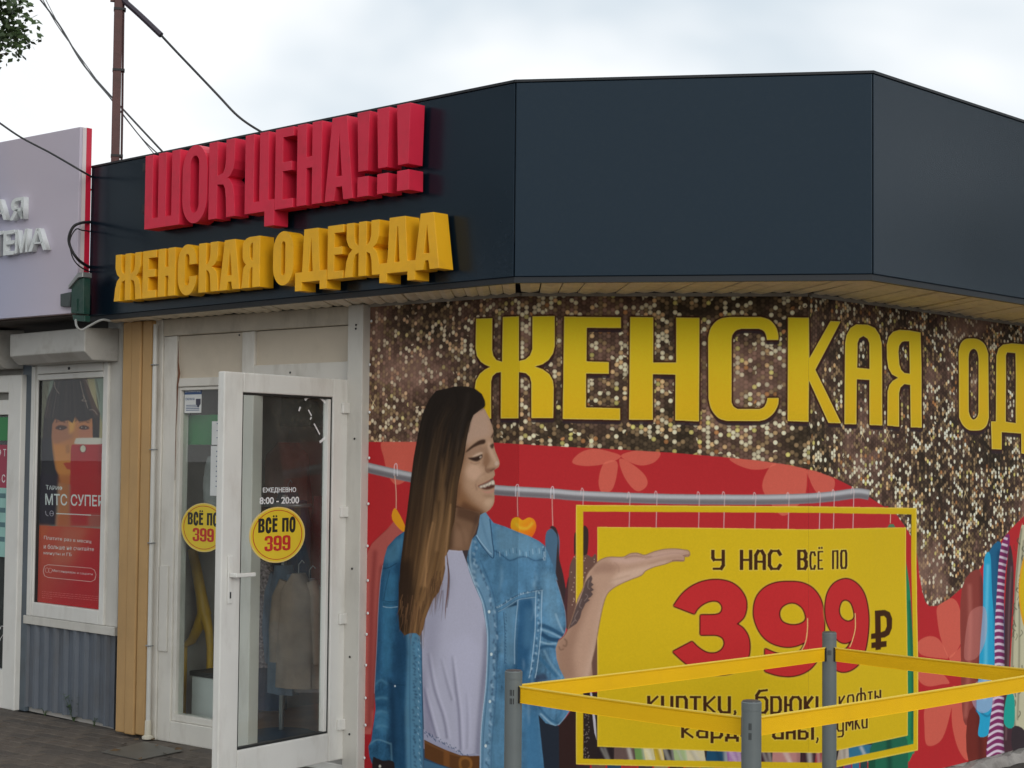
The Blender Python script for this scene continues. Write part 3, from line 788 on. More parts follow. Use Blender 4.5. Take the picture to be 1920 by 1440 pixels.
big(sm([(1245, 640), (1255, 570), (1285, 520), (1330, 496), (1372, 499), (1415, 532), (1445, 590), (1459, 680), (1455, 780), (1440, 860), (1410, 920), (1370, 950), (1330, 958), (1292, 946), (1290, 840), (1320, 852), (1352, 840), (1378, 800), (1345, 814), (1310, 802), (1275, 757), (1252, 705)], {13, 14, 17}),
    [sm([(1312, 645), (1325, 606), (1350, 597), (1375, 617), (1390, 668), (1385, 695), (1360, 707), (1335, 698), (1318, 678)])])
cv.line(ZD([(1393, 665), (1394, 740), (1380, 800), (1366, 835)]), 1.4, (226, 190, 120), .9)
cv.fill([ZD([(1490, 652), (1540, 648), (1565, 660), (1577, 692), (1575, 740), (1562, 772), (1540, 786), (1522, 788), (1522, 806), (1549, 803), (1549, 832), (1521, 836), (1521, 846), (1494, 850), (1494, 838), (1474, 840), (1474, 812), (1494, 809), (1494, 792), (1472, 794), (1472, 768), (1492, 764)]),
         ZD([(1518, 680), (1536, 678), (1547, 690), (1549, 730), (1540, 752), (1520, 760)])], DKB)

# big heading letters over the sequins
Lt = {}
Lt['Ж'] = [ZE([(660, 240), (755, 237), (755, 420), (762, 455), (780, 480), (812, 490), (815, 230), (908, 226), (908, 486), (945, 476), (972, 453), (985, 418), (986, 226), (1116, 224), (1116, 400), (1106, 442), (1080, 480), (1045, 505), (1000, 518), (1045, 533), (1085, 562), (1105, 600), (1110, 640), (1107, 817), (980, 817), (980, 610), (970, 576), (947, 556), (908, 550), (905, 818), (805, 818), (806, 550), (780, 554), (758, 574), (750, 605), (750, 820), (655, 820), (655, 650), (662, 600), (685, 560), (715, 535), (745, 520), (715, 508), (690, 490), (668, 457), (660, 415)])]
Lt['Е'] = [ZE([(1170, 228), (1500, 232), (1500, 295), (1302, 293), (1300, 488), (1430, 492), (1430, 560), (1298, 558), (1297, 755), (1495, 760), (1495, 828), (1162, 822)])]
Lt['Н'] = [ZE([(1553, 230), (1688, 232), (1687, 495), (1820, 495), (1820, 233), (1956, 235), (1953, 836), (1815, 830), (1816, 565), (1685, 562), (1685, 828), (1547, 826)])]
Lt['С'] = [ZF(sm([(265, 283), (440, 283), (490, 300), (525, 340), (538, 385), (538, 413), (473, 413), (468, 385), (455, 362), (430, 350), (330, 350), (300, 360), (280, 385), (275, 410), (275, 760), (285, 785), (310, 801), (430, 801), (455, 790), (470, 765), (476, 738), (540, 738), (535, 780), (510, 825), (470, 857), (430, 868), (250, 868), (200, 850), (160, 800), (145, 740), (143, 400), (155, 350), (185, 310), (220, 290)], {0, 1, 5, 6, 9, 10, 13, 14, 16, 17, 20, 21, 25, 26, 29, 30}))]
Lt['К'] = [ZF([(592, 285), (710, 287), (712, 515), (830, 305), (888, 308), (745, 580), (890, 880), (818, 878), (710, 640), (708, 872), (590, 868)])]
Lt['А'] = [ZF([(908, 885), (912, 430), (920, 385), (942, 345), (975, 324), (1040, 326), (1080, 345), (1105, 385), (1115, 430), (1118, 893), (1048, 890), (1048, 637), (978, 633), (975, 886)]), ZF([(980, 568), (982, 430), (992, 403), (1015, 390), (1038, 405), (1048, 430), (1048, 575)])]
Lt['Я'] = [ZF([(1335, 370), (1338, 905), (1275, 903), (1273, 665), (1240, 660), (1218, 680), (1210, 710), (1210, 900), (1145, 893), (1147, 700), (1157, 665), (1175, 642), (1205, 625), (1170, 605), (1150, 570), (1143, 520), (1143, 440), (1155, 395), (1180, 366), (1215, 355), (1270, 358)]), ZF([(1270, 420), (1270, 602), (1240, 598), (1222, 580), (1212, 550), (1208, 480), (1213, 445), (1228, 424), (1245, 419)])]
Lt['О'] = [ZF(sm([(1548, 480), (1560, 435), (1585, 409), (1620, 403), (1665, 410), (1700, 440), (1718, 490), (1718, 850), (1705, 892), (1680, 915), (1650, 921), (1605, 918), (1570, 890), (1550, 850)], {0, 6, 7, 13})), ZF(sm([(1605, 520), (1612, 480), (1635, 462), (1655, 480), (1662, 520), (1660, 820), (1652, 845), (1632, 860), (1615, 845), (1605, 815)], {0, 4, 5, 9}))]
Lt['Д'] = [ZF([(1730, 870), (1757, 870), (1763, 500), (1775, 460), (1800, 438), (1850, 431), (1928, 438), (1928, 888), (1952, 890), (1952, 1056), (1898, 1050), (1898, 938), (1788, 930), (1788, 1028), (1733, 1025)]), ZF([(1812, 872), (1815, 500), (1822, 482), (1868, 486), (1868, 880)])]
Lt['е'] = [[(1950, 662), (2002, 672), (2002, 702), (1972, 697), (1972, 744), (1994, 748), (1994, 776), (1972, 772), (1972, 822), (2003, 830), (2003, 862), (1949, 850)]]
Lt['ж'] = [[(2016, 676), (2034, 680), (2036, 752), (2046, 762), (2048, 684), (2064, 688), (2064, 766), (2074, 758), (2076, 690), (2094, 694), (2092, 760), (2080, 776), (2094, 794), (2096, 886), (2078, 882), (2076, 800), (2064, 794), (2064, 878), (2046, 874), (2046, 790), (2036, 796), (2034, 872), (2016, 868), (2016, 792), (2028, 772), (2016, 754)]]
LY = vgrad(600, (232, 174, 30), 790, (186, 154, 24))  # printed hue shift, its top lightened to make up for the overhang's shade
for ch, L in Lt.items():
    sl, m = cv.cov([[(x + .6, y + 7.5) for x, y in l] for l in L], 14)
    cv.put(sl, np.clip(blur(m, 2.4) * 2.4, 0, 1), (44, 32, 36), .96)
    sl, m = cv.cov(L, 14)
    cv.put(sl, np.clip(blur(m, 4.4) * 5, 0, 1), (52, 24, 12))
    cv.put(sl, m, (206, 178, 84))
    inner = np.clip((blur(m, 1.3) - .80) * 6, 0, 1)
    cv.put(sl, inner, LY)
# ------------------------------------------------------------------ the printed figure: woman in a denim shirt
def under(c, fn):
    cv.clip = c; fn(); cv.clip = None
DEN = (60, 100, 128); DEN_D = (30, 66, 92); DEN_L = (122, 152, 172)
NOI = vnoise(cv.h, cv.w, 26, 5, 5, .62); NO2 = vnoise(cv.h, cv.w, 5, 9, 3, .7); NO3 = vnoise(cv.h, cv.w, 3, 19, 3, .6, 7)
FLD = vnoise(cv.h, cv.w, 16, 29, 3, .55, 6.0)
def denim(poly, base, light=None):
    c = cv.mask(poly); ys, xs = np.where(c > .01); sl = (slice(ys.min(), ys.max() + 1), slice(xs.min(), xs.max() + 1))
    cv.put(sl, c[sl], base)
    t = (1 + .75 * (NOI[sl] - .5) + .45 * (NO2[sl] - .5) + .25 * (NO3[sl] - .5) + .85 * (FLD[sl] - .5))
    cv.rgb[sl] *= (1 + (t - 1) * c[sl])[..., None]
    return c
def seam(P, z, c=(150, 172, 186), a=.55, w=1.1, dots=True):
    cv.line(z(P), w + 1.4, (24, 52, 76), .5, .6); 
    Q = cr_curve(z([(x + 4, y + 1) for x, y in P]), False, 8)
    cv.fill([ribbon(Q, w)], c, a, .3)
    if dots:
        for k in range(0, len(Q) - 1, 2):
            q = Q[k]; cv.fill(ellipse(q[0] + RNG.uniform(-1, 1) - 3, q[1], 1.5, 2.2, 6), (30, 60, 86) if RNG.random() < .6 else (150, 170, 184), .5, .5)

# ---- arm and hand (over the panel)
arm = ZC([(400, 1330), (370, 1100), (375, 1020), (440, 960), (480, 890), (525, 760), (560, 640), (600, 560), (635, 440), (690, 370), (740, 320), (810, 292), (900, 292), (950, 288), (1000, 262), (1060, 258), (1120, 275), (1200, 245), (1290, 225), (1380, 221), (1450, 230), (1488, 238),
         (1497, 270), (1480, 282), (1452, 282), (1452, 312), (1440, 320), (1360, 320), (1290, 345), (1200, 368), (1125, 402), (1090, 440), (1000, 475), (920, 510), (850, 550), (800, 600), (770, 680), (745, 790), (725, 900), (700, 1050), (670, 1180), (655, 1330)])
arm = cr_curve(arm, True, 3)
cv.fill(arm, (120, 92, 76), 1, 0, grow=1.6)
cv.fill(arm, (152, 122, 104)); 
def _arm():
    cv.fill(ZC([(690, 1000), (740, 780), (790, 600), (860, 545), (1000, 478), (1110, 430), (1080, 480), (900, 560), (840, 640), (800, 820), (760, 1100), (680, 1330), (600, 1330)]), (172, 146, 130), .55, 9)
    cv.fill(ZC([(380, 1330), (370, 1090), (380, 1010), (450, 950), (520, 800), (600, 600), (650, 480), (700, 560), (640, 720), (560, 930), (520, 1100), (540, 1330)]), (112, 82, 66), .6, 8)
    cv.fill(ZC([(640, 1330), (690, 1120), (725, 920), (745, 800), (700, 1200), (690, 1330)]), (124, 94, 78), .7, 3)
    cv.fill(ZC([(690, 370), (760, 330), (840, 340), (900, 380), (840, 420), (740, 420), (670, 440)]), (120, 90, 76), .6, 6)
    cv.fill(ZC([(820, 300), (900, 295), (1000, 300), (1100, 290), (1250, 250), (1440, 235), (1470, 255), (1300, 275), (1150, 315), (980, 345), (850, 330)]), (172, 142, 130), .65, 4)
    cv.fill(ZC([(900, 420), (1060, 380), (1200, 350), (1300, 320), (1320, 335), (1200, 375), (1100, 430), (980, 480), (880, 520), (820, 500)]), (184, 158, 140), .5, 5)
    cv.line(ZC([(950, 300), (1000, 282), (1060, 280), (1120, 290), (1180, 282)]), 2, (112, 80, 72), .7, 1)
    cv.line(ZC([(1120, 305), (1240, 275), (1360, 255), (1448, 262)]), 1.4, (124, 92, 84), .6, .8)
    cv.line(ZC([(1150, 345), (1260, 315), (1380, 292), (1440, 296)]), 1.4, (130, 98, 86), .55, .8)
    cv.line(ZC([(860, 330), (900, 370), (900, 420)]), 2, (128, 96, 84), .5, 1.5)
    cv.line(ZC([(1440, 278), (1470, 272), (1496, 272)]), 1.6, (90, 50, 44), .7, .5); cv.line(ZC([(1350, 318), (1400, 314), (1450, 318)]), 1.6, (96, 58, 50), .7, .5)
    cv.line(ZC([(820, 490), (900, 470), (1000, 440)]), 3, (136, 106, 90), .5, 2)
    # tattoo
    tat = ZC([(640, 470), (668, 440), (680, 470), (668, 500), (690, 520), (668, 540), (692, 565), (668, 580), (684, 600), (665, 625), (640, 640), (660, 650), (620, 680), (605, 715), (590, 740), (575, 800), (545, 850), (500, 880), (480, 895), (470, 890), (510, 800), (545, 700), (575, 640), (600, 570), (620, 500)])
    cv.fill(tat, (58, 48, 50), .88, .5)
    for q in [[(650, 480), (640, 540), (660, 560)], [(620, 600), (640, 620), (610, 660)], [(590, 640), (570, 700), (590, 720)], [(560, 740), (530, 800), (545, 830)], [(530, 820), (500, 860)]]:
        cv.line(ZC(q), 1.5, (120, 104, 100), .6, .5)
    cv.line(ZC([(440, 975), (462, 1000), (455, 1040), (430, 1030)]), 2.2, (70, 52, 42), .7, .6); cv.line(ZC([(395, 1040), (410, 1070), (440, 1060)]), 2, (70, 52, 42), .6, .6)
under(cv.mask(arm), _arm)
ARM_M = cv.mask(arm)
cv.rgb *= (1 + .12 * ARM_M * np.array([1, 1, 1])[:, None, None]).transpose(1, 2, 0) if False else (1 + .12 * ARM_M)[..., None]

cv.fill(ZA([(560, 980), (800, 950), (900, 1300), (900, 1500), (300, 1500), (300, 1100)]), (60, 50, 52))
cv.fill(ZB([(360, 0), (900, 0), (900, 1760), (330, 1760)]), (44, 66, 88))
# ---- denim shirt, far (left) side
left = ZH([(262, 40), (200, 85), (150, 140), (132, 200), (122, 250), (108, 330), (98, 450), (92, 560), (86, 700), (78, 860), (72, 960), (74, 1030), (78, 1090), (68, 1160), (58, 1220), (52, 1275), (34, 1310), (40, 1370), (54, 1410), (70, 1436), (70, 1460), (180, 1460), (185, 1700), (362, 1700), (356, 1440), (352, 1000), (350, 700), (340, 640), (300, 560), (270, 300)])
cl = denim(left, (40, 82, 112))
def _left():
    cv.fill(ZH([(190, 250), (270, 100), (300, 560), (262, 760), (262, 1450), (190, 1450), (170, 900), (200, 560)]), (20, 50, 76), .75, 7)
    cv.fill(ZH([(110, 330), (150, 280), (120, 460), (110, 760), (96, 900), (80, 900), (90, 560)]), (28, 62, 92), .7, 4)
    cv.fill(ZH([(140, 300), (205, 300), (170, 560), (160, 860), (130, 900), (120, 520)]), (52, 104, 134), .5, 7)
    cv.fill(ZH([(130, 180), (200, 100), (250, 80), (215, 220), (140, 240)]), (72, 116, 140), .5, 5)
    cv.fill(ZH([(150, 900), (190, 940), (200, 1180), (190, 1450), (150, 1300), (165, 1100)]), (14, 40, 64), .8, 5)
    cv.fill(ZH([(78, 980), (150, 1010), (150, 1060), (85, 1100)]), (30, 70, 98), .6, 5)
    cv.fill(ZH([(85, 1100), (150, 1120), (140, 1240), (70, 1200)]), (62, 112, 140), .5, 5)
    for a in range(7):
        y = 930 + a * 42; cv.line(ZH([(76, y + 20), (110, y + RNG.uniform(-10, 12)), (150, y + 16)]), RNG.uniform(2, 4.5), (20, 54, 82) if a % 2 else (84, 132, 156), .5, 2)
    cv.line(ZH([(40, 1300), (90, 1272), (165, 1296)]), 2, (96, 136, 156), .7, .8)
    cv.line(ZH([(44, 1380), (100, 1400), (168, 1388)]), 2, (22, 52, 74), .8, .8)
    cv.line(ZH([(168, 1290), (172, 1400)]), 2, (96, 136, 156), .5, .8)
    cv.line(ZH([(122, 268), (160, 262), (205, 235)]), 1.2, (14, 44, 66), .9, .4); cv.line(ZH([(165, 275), (140, 380), (128, 450)]), 1.2, (14, 44, 66), .7, .5)
    cv.line(ZH([(122, 455), (160, 462), (210, 458)]), 1.2, (14, 40, 60), .8, .4); cv.line(ZH([(122, 490), (160, 497), (210, 492)]), 1.3, (140, 162, 176), .75, .3)
    for a in range(14): cv.line(ZH([(126 + a * 6, 465), (127 + a * 6, 484)]), .9, (16, 44, 64), .7, .2)
    cv.line(ZH([(160, 940), (200, 948), (250, 952)]), 1.4, (16, 44, 66), .7, .5); cv.fill(ellipse(*ZH([(194, 957)])[0], 1.6, 2, 8), (190, 200, 205), .8)
    # front placket of the far side
    cv.fill(ZH([(262, 640), (345, 650), (352, 1440), (362, 1700), (262, 1700), (255, 1100), (270, 760)]), (92, 134, 158), .55, 3)
    cv.line(ZH([(282, 660), (280, 1000), (284, 1460)]), 2.2, (40, 82, 110), .7, 1)
    for a in range(40):
        y = 680 + a * 19; x = 300 + RNG.uniform(-8, 10)
        cv.line(ZH([(x, y), (x + RNG.uniform(4, 22), y + RNG.uniform(-8, 10)), (x + RNG.uniform(0, 20), y + RNG.uniform(4, 16))]), RNG.uniform(1.2, 2.4), (16, 40, 66), .7, .6)
        x = 330 + RNG.uniform(-6, 12); cv.line(ZH([(x, y), (x + 6, y + 12)]), 1.6, (150, 176, 192) if a % 2 else (26, 56, 84), .55, .5)
    cv.line(ZH([(355, 660), (355, 1000), (358, 1440), (362, 1700)]), 1.5, (150, 172, 190), .8, .4)
under(cl, _left)
cv.line(ZH([(122, 250), (108, 330), (98, 450), (92, 560), (86, 700), (78, 860), (71, 1000)]), 1.2, (150, 140, 150), .55, .5)
cv.fill(cr_curve(ZH([(58, 1400), (80, 1380), (120, 1395), (170, 1395), (190, 1440), (190, 1700), (60, 1700)]), True, 3), (34, 28, 30))
cv.fill(ellipse(*ZH([(102, 1428)])[0], 2.4, 3, 8), (190, 186, 176), .8)

# ---- white tee
tee = ZB([(560, -180), (690, -170), (745, -20), (790, 120), (850, 260), (875, 400), (886, 500), (884, 700), (874, 860), (855, 1050), (842, 1200), (836, 1370), (700, 1360), (640, 1320), (520, 1260), (440, 1190), (428, 700), (425, 400), (470, 200), (520, -60)])
cv.fill(tee, (158, 157, 174))
def _tee():
    cv.fill(ZB([(425, 380), (500, 200), (540, 0), (640, 100), (560, 400), (520, 700), (430, 900)]), (118, 116, 134), .5, 12)
    cv.fill(ZB([(600, 560), (760, 480), (840, 600), (800, 900), (760, 1300), (700, 1300), (690, 900), (620, 700)]), (166, 165, 184), .6, 12)
    cv.fill(ZB([(870, 380), (890, 500), (886, 760), (850, 1080), (836, 1380), (800, 1380), (830, 1000), (860, 640)]), (98, 98, 118), .8, 5)
    cv.fill(ZB([(428, 700), (470, 900), (520, 1240), (430, 1200)]), (104, 100, 124), .6, 6)
    for P, w, a in [([(440, 860), (470, 1000), (530, 1230)], 5, .75), ([(470, 620), (510, 860), (580, 1080), (605, 1230)], 5, .7), ([(640, 640), (665, 850), (690, 1050), (700, 1310)], 5, .7), ([(560, 660), (600, 820), (640, 960)], 4, .5), ([(740, 900), (750, 1100), (745, 1300)], 4, .35)]:
        cv.line(ZB(P), [w * .3] + [w] * (len(P) - 1), (96, 94, 116), a, 1.8)
        cv.line(ZB([(x + 18, y) for x, y in P]), [w * .3] + [w] * (len(P) - 1), (186, 184, 202), a * .6, 2.2)
    cv.line(ZA([(588, 1194), (650, 1198), (724, 1190)]), 2, (176, 172, 186), .7, .6)
under(cv.mask(tee), _tee)
# belt and jeans
cv.fill(ZB([(436, 1380), (700, 1470), (836, 1470), (836, 1760), (436, 1760)]), (58, 92, 118))
cv.fill(ZB([(436, 1160), (520, 1230), (640, 1300), (720, 1350), (800, 1330), (836, 1345), (836, 1400), (436, 1300)]), (138, 138, 158))
for k in range(34):
    x = 440 + k * 9.5; y = 1180 + k * 5.2 + RNG.uniform(-12, 12); cv.line(ZB([(x, y), (x + RNG.uniform(4, 14), y + RNG.uniform(-4, 22))]), 1.6, (44, 66, 96), .8, .4)
belt = ZB([(440, 1236), (520, 1276), (600, 1312), (700, 1348), (770, 1352), (834, 1350), (832, 1470), (760, 1470), (640, 1440), (540, 1410), (442, 1366)])
cv.fill(belt, (84, 52, 28))
def _belt():
    cv.line(ZB([(440, 1250), (600, 1325), (760, 1368)]), 2, (120, 82, 50), .6, 1)
    cv.fill(ZB([(580, 1300), (620, 1316), (620, 1440), (575, 1420)]), (112, 70, 36), .8, 1.5)
    cv.fill(cr_curve(ZB([(690, 1372), (730, 1355), (775, 1375), (780, 1430), (740, 1470), (690, 1440)]), True, 3), (128, 84, 40), .9, 1)
    cv.fill(cr_curve(ZB([(705, 1388), (735, 1375), (760, 1390), (762, 1425), (735, 1450), (705, 1430)]), True, 3), (66, 40, 22), .7, 1.5)
under(cv.mask(belt), _belt)

# ---- near (right) side of the shirt
right = ZA([(795, 935), (835, 935), (862, 975), (888, 1008), (960, 1032), (1050, 1070), (1120, 1095), (1190, 1130), (1228, 1160), (1255, 1220), (1285, 1290), (1318, 1400)]) + \
    ZB([(1372, 90), (1400, 180), (1420, 250), (1438, 320), (1446, 420), (1440, 470), (1425, 500), (1390, 530), (1372, 590), (1378, 660), (1400, 730), (1432, 792), (1470, 900), (1490, 1000), (1440, 1080), (1398, 1130), (1370, 1138), (1300, 1118), (1250, 1060), (1262, 1180), (1290, 1440), (1330, 1760), (830, 1760), (832, 1440), (842, 1200), (855, 1050), (874, 860), (884, 700), (886, 500), (875, 400), (850, 262), (790, 120), (740, -20)]) + \
    ZA([(722, 1330), (708, 1250), (722, 1180), (740, 1120), (775, 1085), (790, 1020)])
cl = denim(right, (70, 108, 136))
def _right():
    cv.fill(ZA([(900, 1020), (1100, 1095), (1220, 1160), (1230, 1240), (1000, 1250), (900, 1180)]), (98, 134, 156), .55, 6)
    # main torso: a darker pool under the pocket, lighter chest
    cv.fill(ZB([(1100, 240), (1220, 230), (1230, 420), (1200, 560), (1180, 720), (1150, 800), (1075, 780), (1085, 560), (1100, 380)]), (26, 66, 98), .85, 5)
    cv.fill(ZB([(1160, 300), (1215, 300), (1215, 480), (1180, 600), (1140, 560)]), (70, 110, 138), .4, 6)
    cv.fill(ZB([(900, -60), (1180, -60), (1180, 150), (960, 230), (900, 140)]), (66, 108, 138), .4, 10)
    cv.fill(ZB([(1280, 30), (1360, 60), (1400, 250), (1420, 440), (1330, 430), (1280, 260)]), (104, 142, 166), .4, 8)
    cv.fill(ZB([(1000, 700), (1130, 740), (1250, 800), (1250, 1050), (1290, 1440), (1330, 1760), (1140, 1760), (1150, 900), (1010, 760)]), (36, 78, 110), .55, 9)
    cv.fill(ZB([(1150, 1060), (1240, 1060), (1265, 1300), (1300, 1740), (1180, 1740)]), (58, 104, 138), .6, 7)
    cv.fill(ZB([(900, 950), (1020, 900), (1030, 1440), (1030, 1760), (870, 1760), (860, 1300)]), (84, 124, 150), .4, 8)
    # sleeve bunched at the elbow
    for P, w, c, a in [([(1250, 420), (1320, 440), (1430, 500)], 7, (24, 58, 86), .8), ([(1265, 480), (1330, 520), (1400, 530)], 8, (20, 52, 80), .85), ([(1250, 590), (1310, 570), (1370, 580)], 6, (28, 62, 90), .8), ([(1260, 540), (1320, 556), (1380, 552)], 3, (130, 160, 178), .7), ([(1260, 450), (1330, 474), (1420, 515)], 3, (130, 160, 180), .6), ([(1370, 340), (1400, 420), (1430, 480)], 3, (132, 160, 178), .6),
                       ([(1245, 640), (1300, 700), (1380, 790)], 6, (42, 84, 114), .7), ([(1290, 600), (1340, 700), (1420, 800)], 4, (120, 152, 172), .4), ([(1250, 1000), (1330, 1090), (1400, 1120)], 4, (42, 80, 108), .8), ([(1262, 1050), (1350, 1128), (1400, 1126), (1480, 1030)], 2.5, (140, 166, 182), .7), ([(1420, 1000), (1400, 1060), (1360, 1110)], 3, (50, 90, 118), .7)]:
        cv.line(ZB(P), w, c, a, 1.6)
    cv.fill(ZB([(1225, 780), (1290, 760), (1330, 810), (1220, 840)]), (40, 44, 62), .8, 3)
    # vertical drape
    for k in range(26):
        x = RNG.uniform(900, 1270); y = RNG.uniform(-40, 1100); L = RNG.uniform(80, 260)
        cv.line(ZB([(x, y), (x + RNG.uniform(-14, 14), y + L / 2), (x + RNG.uniform(-18, 18), y + L)]), [1, RNG.uniform(3, 7), 1], (32, 72, 102) if k % 2 else (124, 154, 174), .28, 2.5)
    # yoke seam with puckers
    yk = [(880, 1190), (920, 1210), (960, 1240), (1000, 1262), (1060, 1240), (1110, 1240), (1160, 1262), (1225, 1252)]
    cv.line(ZA(yk), 2.0, (24, 54, 80), .85, .6)
    for k in range(15):
        x = 905 + k * 22; y = 1212 + 14 * math.sin(k * .9); cv.line(ZA([(x, y - 22), (x + 3, y + 14)]), 1.3, (150, 174, 190) if k % 2 else (30, 62, 90), .6, .4)
    seam([(1228, 1170), (1232, 1220), (1228, 1262)], ZA)
    # placket
    cv.fill(ZB([(760, -20), (830, 0), (900, 150), (945, 300), (955, 500), (945, 800), (935, 1000), (915, 1300), (905, 1760), (835, 1760), (845, 1200), (876, 860), (886, 500), (850, 262)]), (112, 144, 168), .5, 3)
    cv.line(ZB([(748, -20), (795, 115), (856, 262), (880, 400), (890, 500), (886, 700), (878, 860), (858, 1050), (846, 1200), (838, 1440), (836, 1760)]), 1.6, (168, 186, 200), .8, .4)
    cv.line(ZB([(762, -10), (812, 120), (870, 262), (896, 400), (904, 520), (900, 700), (892, 860), (876, 1050), (862, 1240), (856, 1440)]), 1.3, (40, 76, 106), .7, .5)
    cv.line(ZB([(840, -40), (905, 120), (950, 290), (962, 480), (956, 700), (950, 900), (936, 1100), (920, 1300), (912, 1500)]), 1.6, (34, 70, 100), .7, .6)
    for k in range(52):
        t = k / 51; y = -30 + t * 1480; x = np.interp(y, [-30, 120, 290, 480, 700, 900, 1100, 1300, 1450], [800, 880, 925, 938, 932, 925, 908, 893, 885]) + RNG.uniform(-4, 14)
        cv.line(ZB([(x, y), (x + RNG.uniform(-14, 14), y + RNG.uniform(8, 24)), (x + RNG.uniform(-8, 18), y + RNG.uniform(18, 34))]), RNG.uniform(1.2, 2.6), (20, 46, 74) if k % 3 else (150, 174, 192), .7, .6)
    for (x, y) in [(902, 328), (917, 630), (908, 965), (878, 1280)]:
        cv.fill(ellipse(*ZB([(x, y)])[0], 3.2, 4.2, 12), (62, 92, 116), .8, .6); cv.fill(ellipse(*ZB([(x, y)])[0], 2.4, 3.3, 12), (186, 200, 212), .95, .3)
    # pocket
    cv.fill(ZB([(1010, 300), (1100, 250), (1085, 400), (1080, 700), (1010, 700), (995, 400)]), (96, 132, 156), .5, 4)
    seam([(958, 300), (1010, 270), (1060, 235), (1120, 205), (1180, 190), (1280, 172)], ZB)
    seam([(962, 326), (1010, 302), (1058, 270), (1104, 242), (1170, 230), (1225, 224)], ZB, dots=False)
    cv.fill(ZB([(1020, 302), (1060, 280), (1095, 255), (1100, 282), (1060, 292)]), (18, 40, 62), .9, .8)
    cv.line(ZB([(1104, 244), (1100, 290), (1088, 420), (1080, 560), (1080, 700)]), 1.5, (146, 170, 188), .7, .5)
    cv.line(ZB([(1004, 330), (1012, 480), (1012, 620), (1010, 700)]), 1.4, (30, 64, 92), .7, .5)
    for k in range(16):
        cv.line(ZB([(1012 + RNG.uniform(-6, 10), 340 + k * 23), (1018 + RNG.uniform(-4, 10), 352 + k * 23)]), 1.3, (30, 62, 90), .7, .3)
    for xx in (1232, 1275):
        cv.line(ZB([(xx, 178), (xx - 4, 300), (xx - 6, 450), (xx - 20, 600), (xx - 36, 730), (xx - 50, 800)]), 1.4, (158, 180, 196), .75, .4)
    for k in range(34):
        y = 185 + k * 18; x = np.interp(y, [185, 450, 600, 800], [1248, 1246, 1228, 1190])
        cv.line(ZB([(x, y), (x + RNG.uniform(-10, 14), y + RNG.uniform(4, 18))]), RNG.uniform(1.4, 3), (16, 42, 68) if k % 3 else (150, 174, 190), .75, .6)
    # collar
    col_ = ZA([(800, 936), (835, 936), (862, 980), (872, 1060), (880, 1140), (888, 1200), (884, 1246), (850, 1215), (800, 1150), (768, 1100), (785, 1040), (790, 990)])
    cv.fill(col_, (104, 138, 162), .8, 1)
    cv.line(ZA([(800, 945), (812, 1010), (840, 1110), (884, 1240)]), 3, (66, 102, 130), .5, 2)
    cv.line(ZA([(768, 1100), (800, 1150), (850, 1215), (884, 1246), (889, 1200), (880, 1140), (872, 1060), (862, 980)]), 1.8, (26, 56, 84), .85, .5)
    cv.line(ZA([(775, 1092), (806, 1140), (852, 1198), (876, 1220)]), 1.0, (168, 188, 202), .7, .3)
    cv.line(ZA([(742, 1120), (730, 1200), (735, 1300), (760, 1400), (790, 1440)]), 3, (150, 176, 194), .5, 1)
    for k in range(16):
        y = 1130 + k * 20; x = 752 + 10 * math.sin(k); cv.line(ZA([(x, y), (x + 16, y + 6), (x + 10, y + 18)]), 2.0, (34, 66, 96) if k % 2 else (150, 174, 190), .5, .7)
under(cl, _right)
cv.line(ZB([(1372, 90), (1400, 180), (1420, 250), (1438, 320), (1446, 420), (1440, 470), (1425, 500)]), 1, (150, 150, 160), .5, .5)

# ---- neck and face
cv.fill(ZA([(600, 840), (700, 900), (770, 930), (820, 942), (790, 960), (600, 980)]), (84, 58, 42))
neck = ZA([(600, 900), (790, 930), (800, 945), (790, 1000), (768, 1070), (745, 1115), (732, 1160), (722, 1192), (660, 1196), (586, 1190), (575, 1000)])
cv.fill(neck, (112, 84, 64))
def _neck():
    cv.fill(ZA([(640, 900), (790, 930), (800, 950), (780, 1020), (700, 990), (640, 970)]), (70, 46, 34), .75, 5)
    cv.fill(ZA([(770, 960), (800, 950), (740, 1120), (715, 1180), (740, 1080)]), (62, 44, 40), .6, 3)
    cv.fill(ZA([(630, 1060), (700, 1040), (720, 1120), (690, 1180), (620, 1180)]), (136, 104, 82), .55, 7)
    cv.line(ZA([(640, 1000), (680, 1080), (690, 1170)]), 3, (84, 58, 42), .5, 3)
    cv.fill(ZA([(580, 960), (620, 960), (610, 1190), (575, 1190)]), (54, 34, 24), .7, 4)
under(cv.mask(neck), _neck)
face = ZA([(640, 250), (828, 222)]) + ZI([(300, 150), (335, 185), (360, 240), (385, 285), (402, 335), (420, 385), (432, 430), (436, 480), (425, 530), (436, 580), (446, 640), (462, 700), (488, 765), (507, 815), (510, 850), (500, 885), (472, 905), (442, 925), (450, 955), (453, 985), (440, 1005), (432, 1028), (447, 1060), (453, 1095), (450, 1135), (447, 1160), (443, 1200), (447, 1260), (444, 1310), (428, 1360), (395, 1405), (350, 1440), (300, 1455)]) + ZA([(800, 938), (760, 930), (700, 912), (640, 890), (600, 860)])
FACE = (152, 121, 98)
cv.fill(face, FACE)
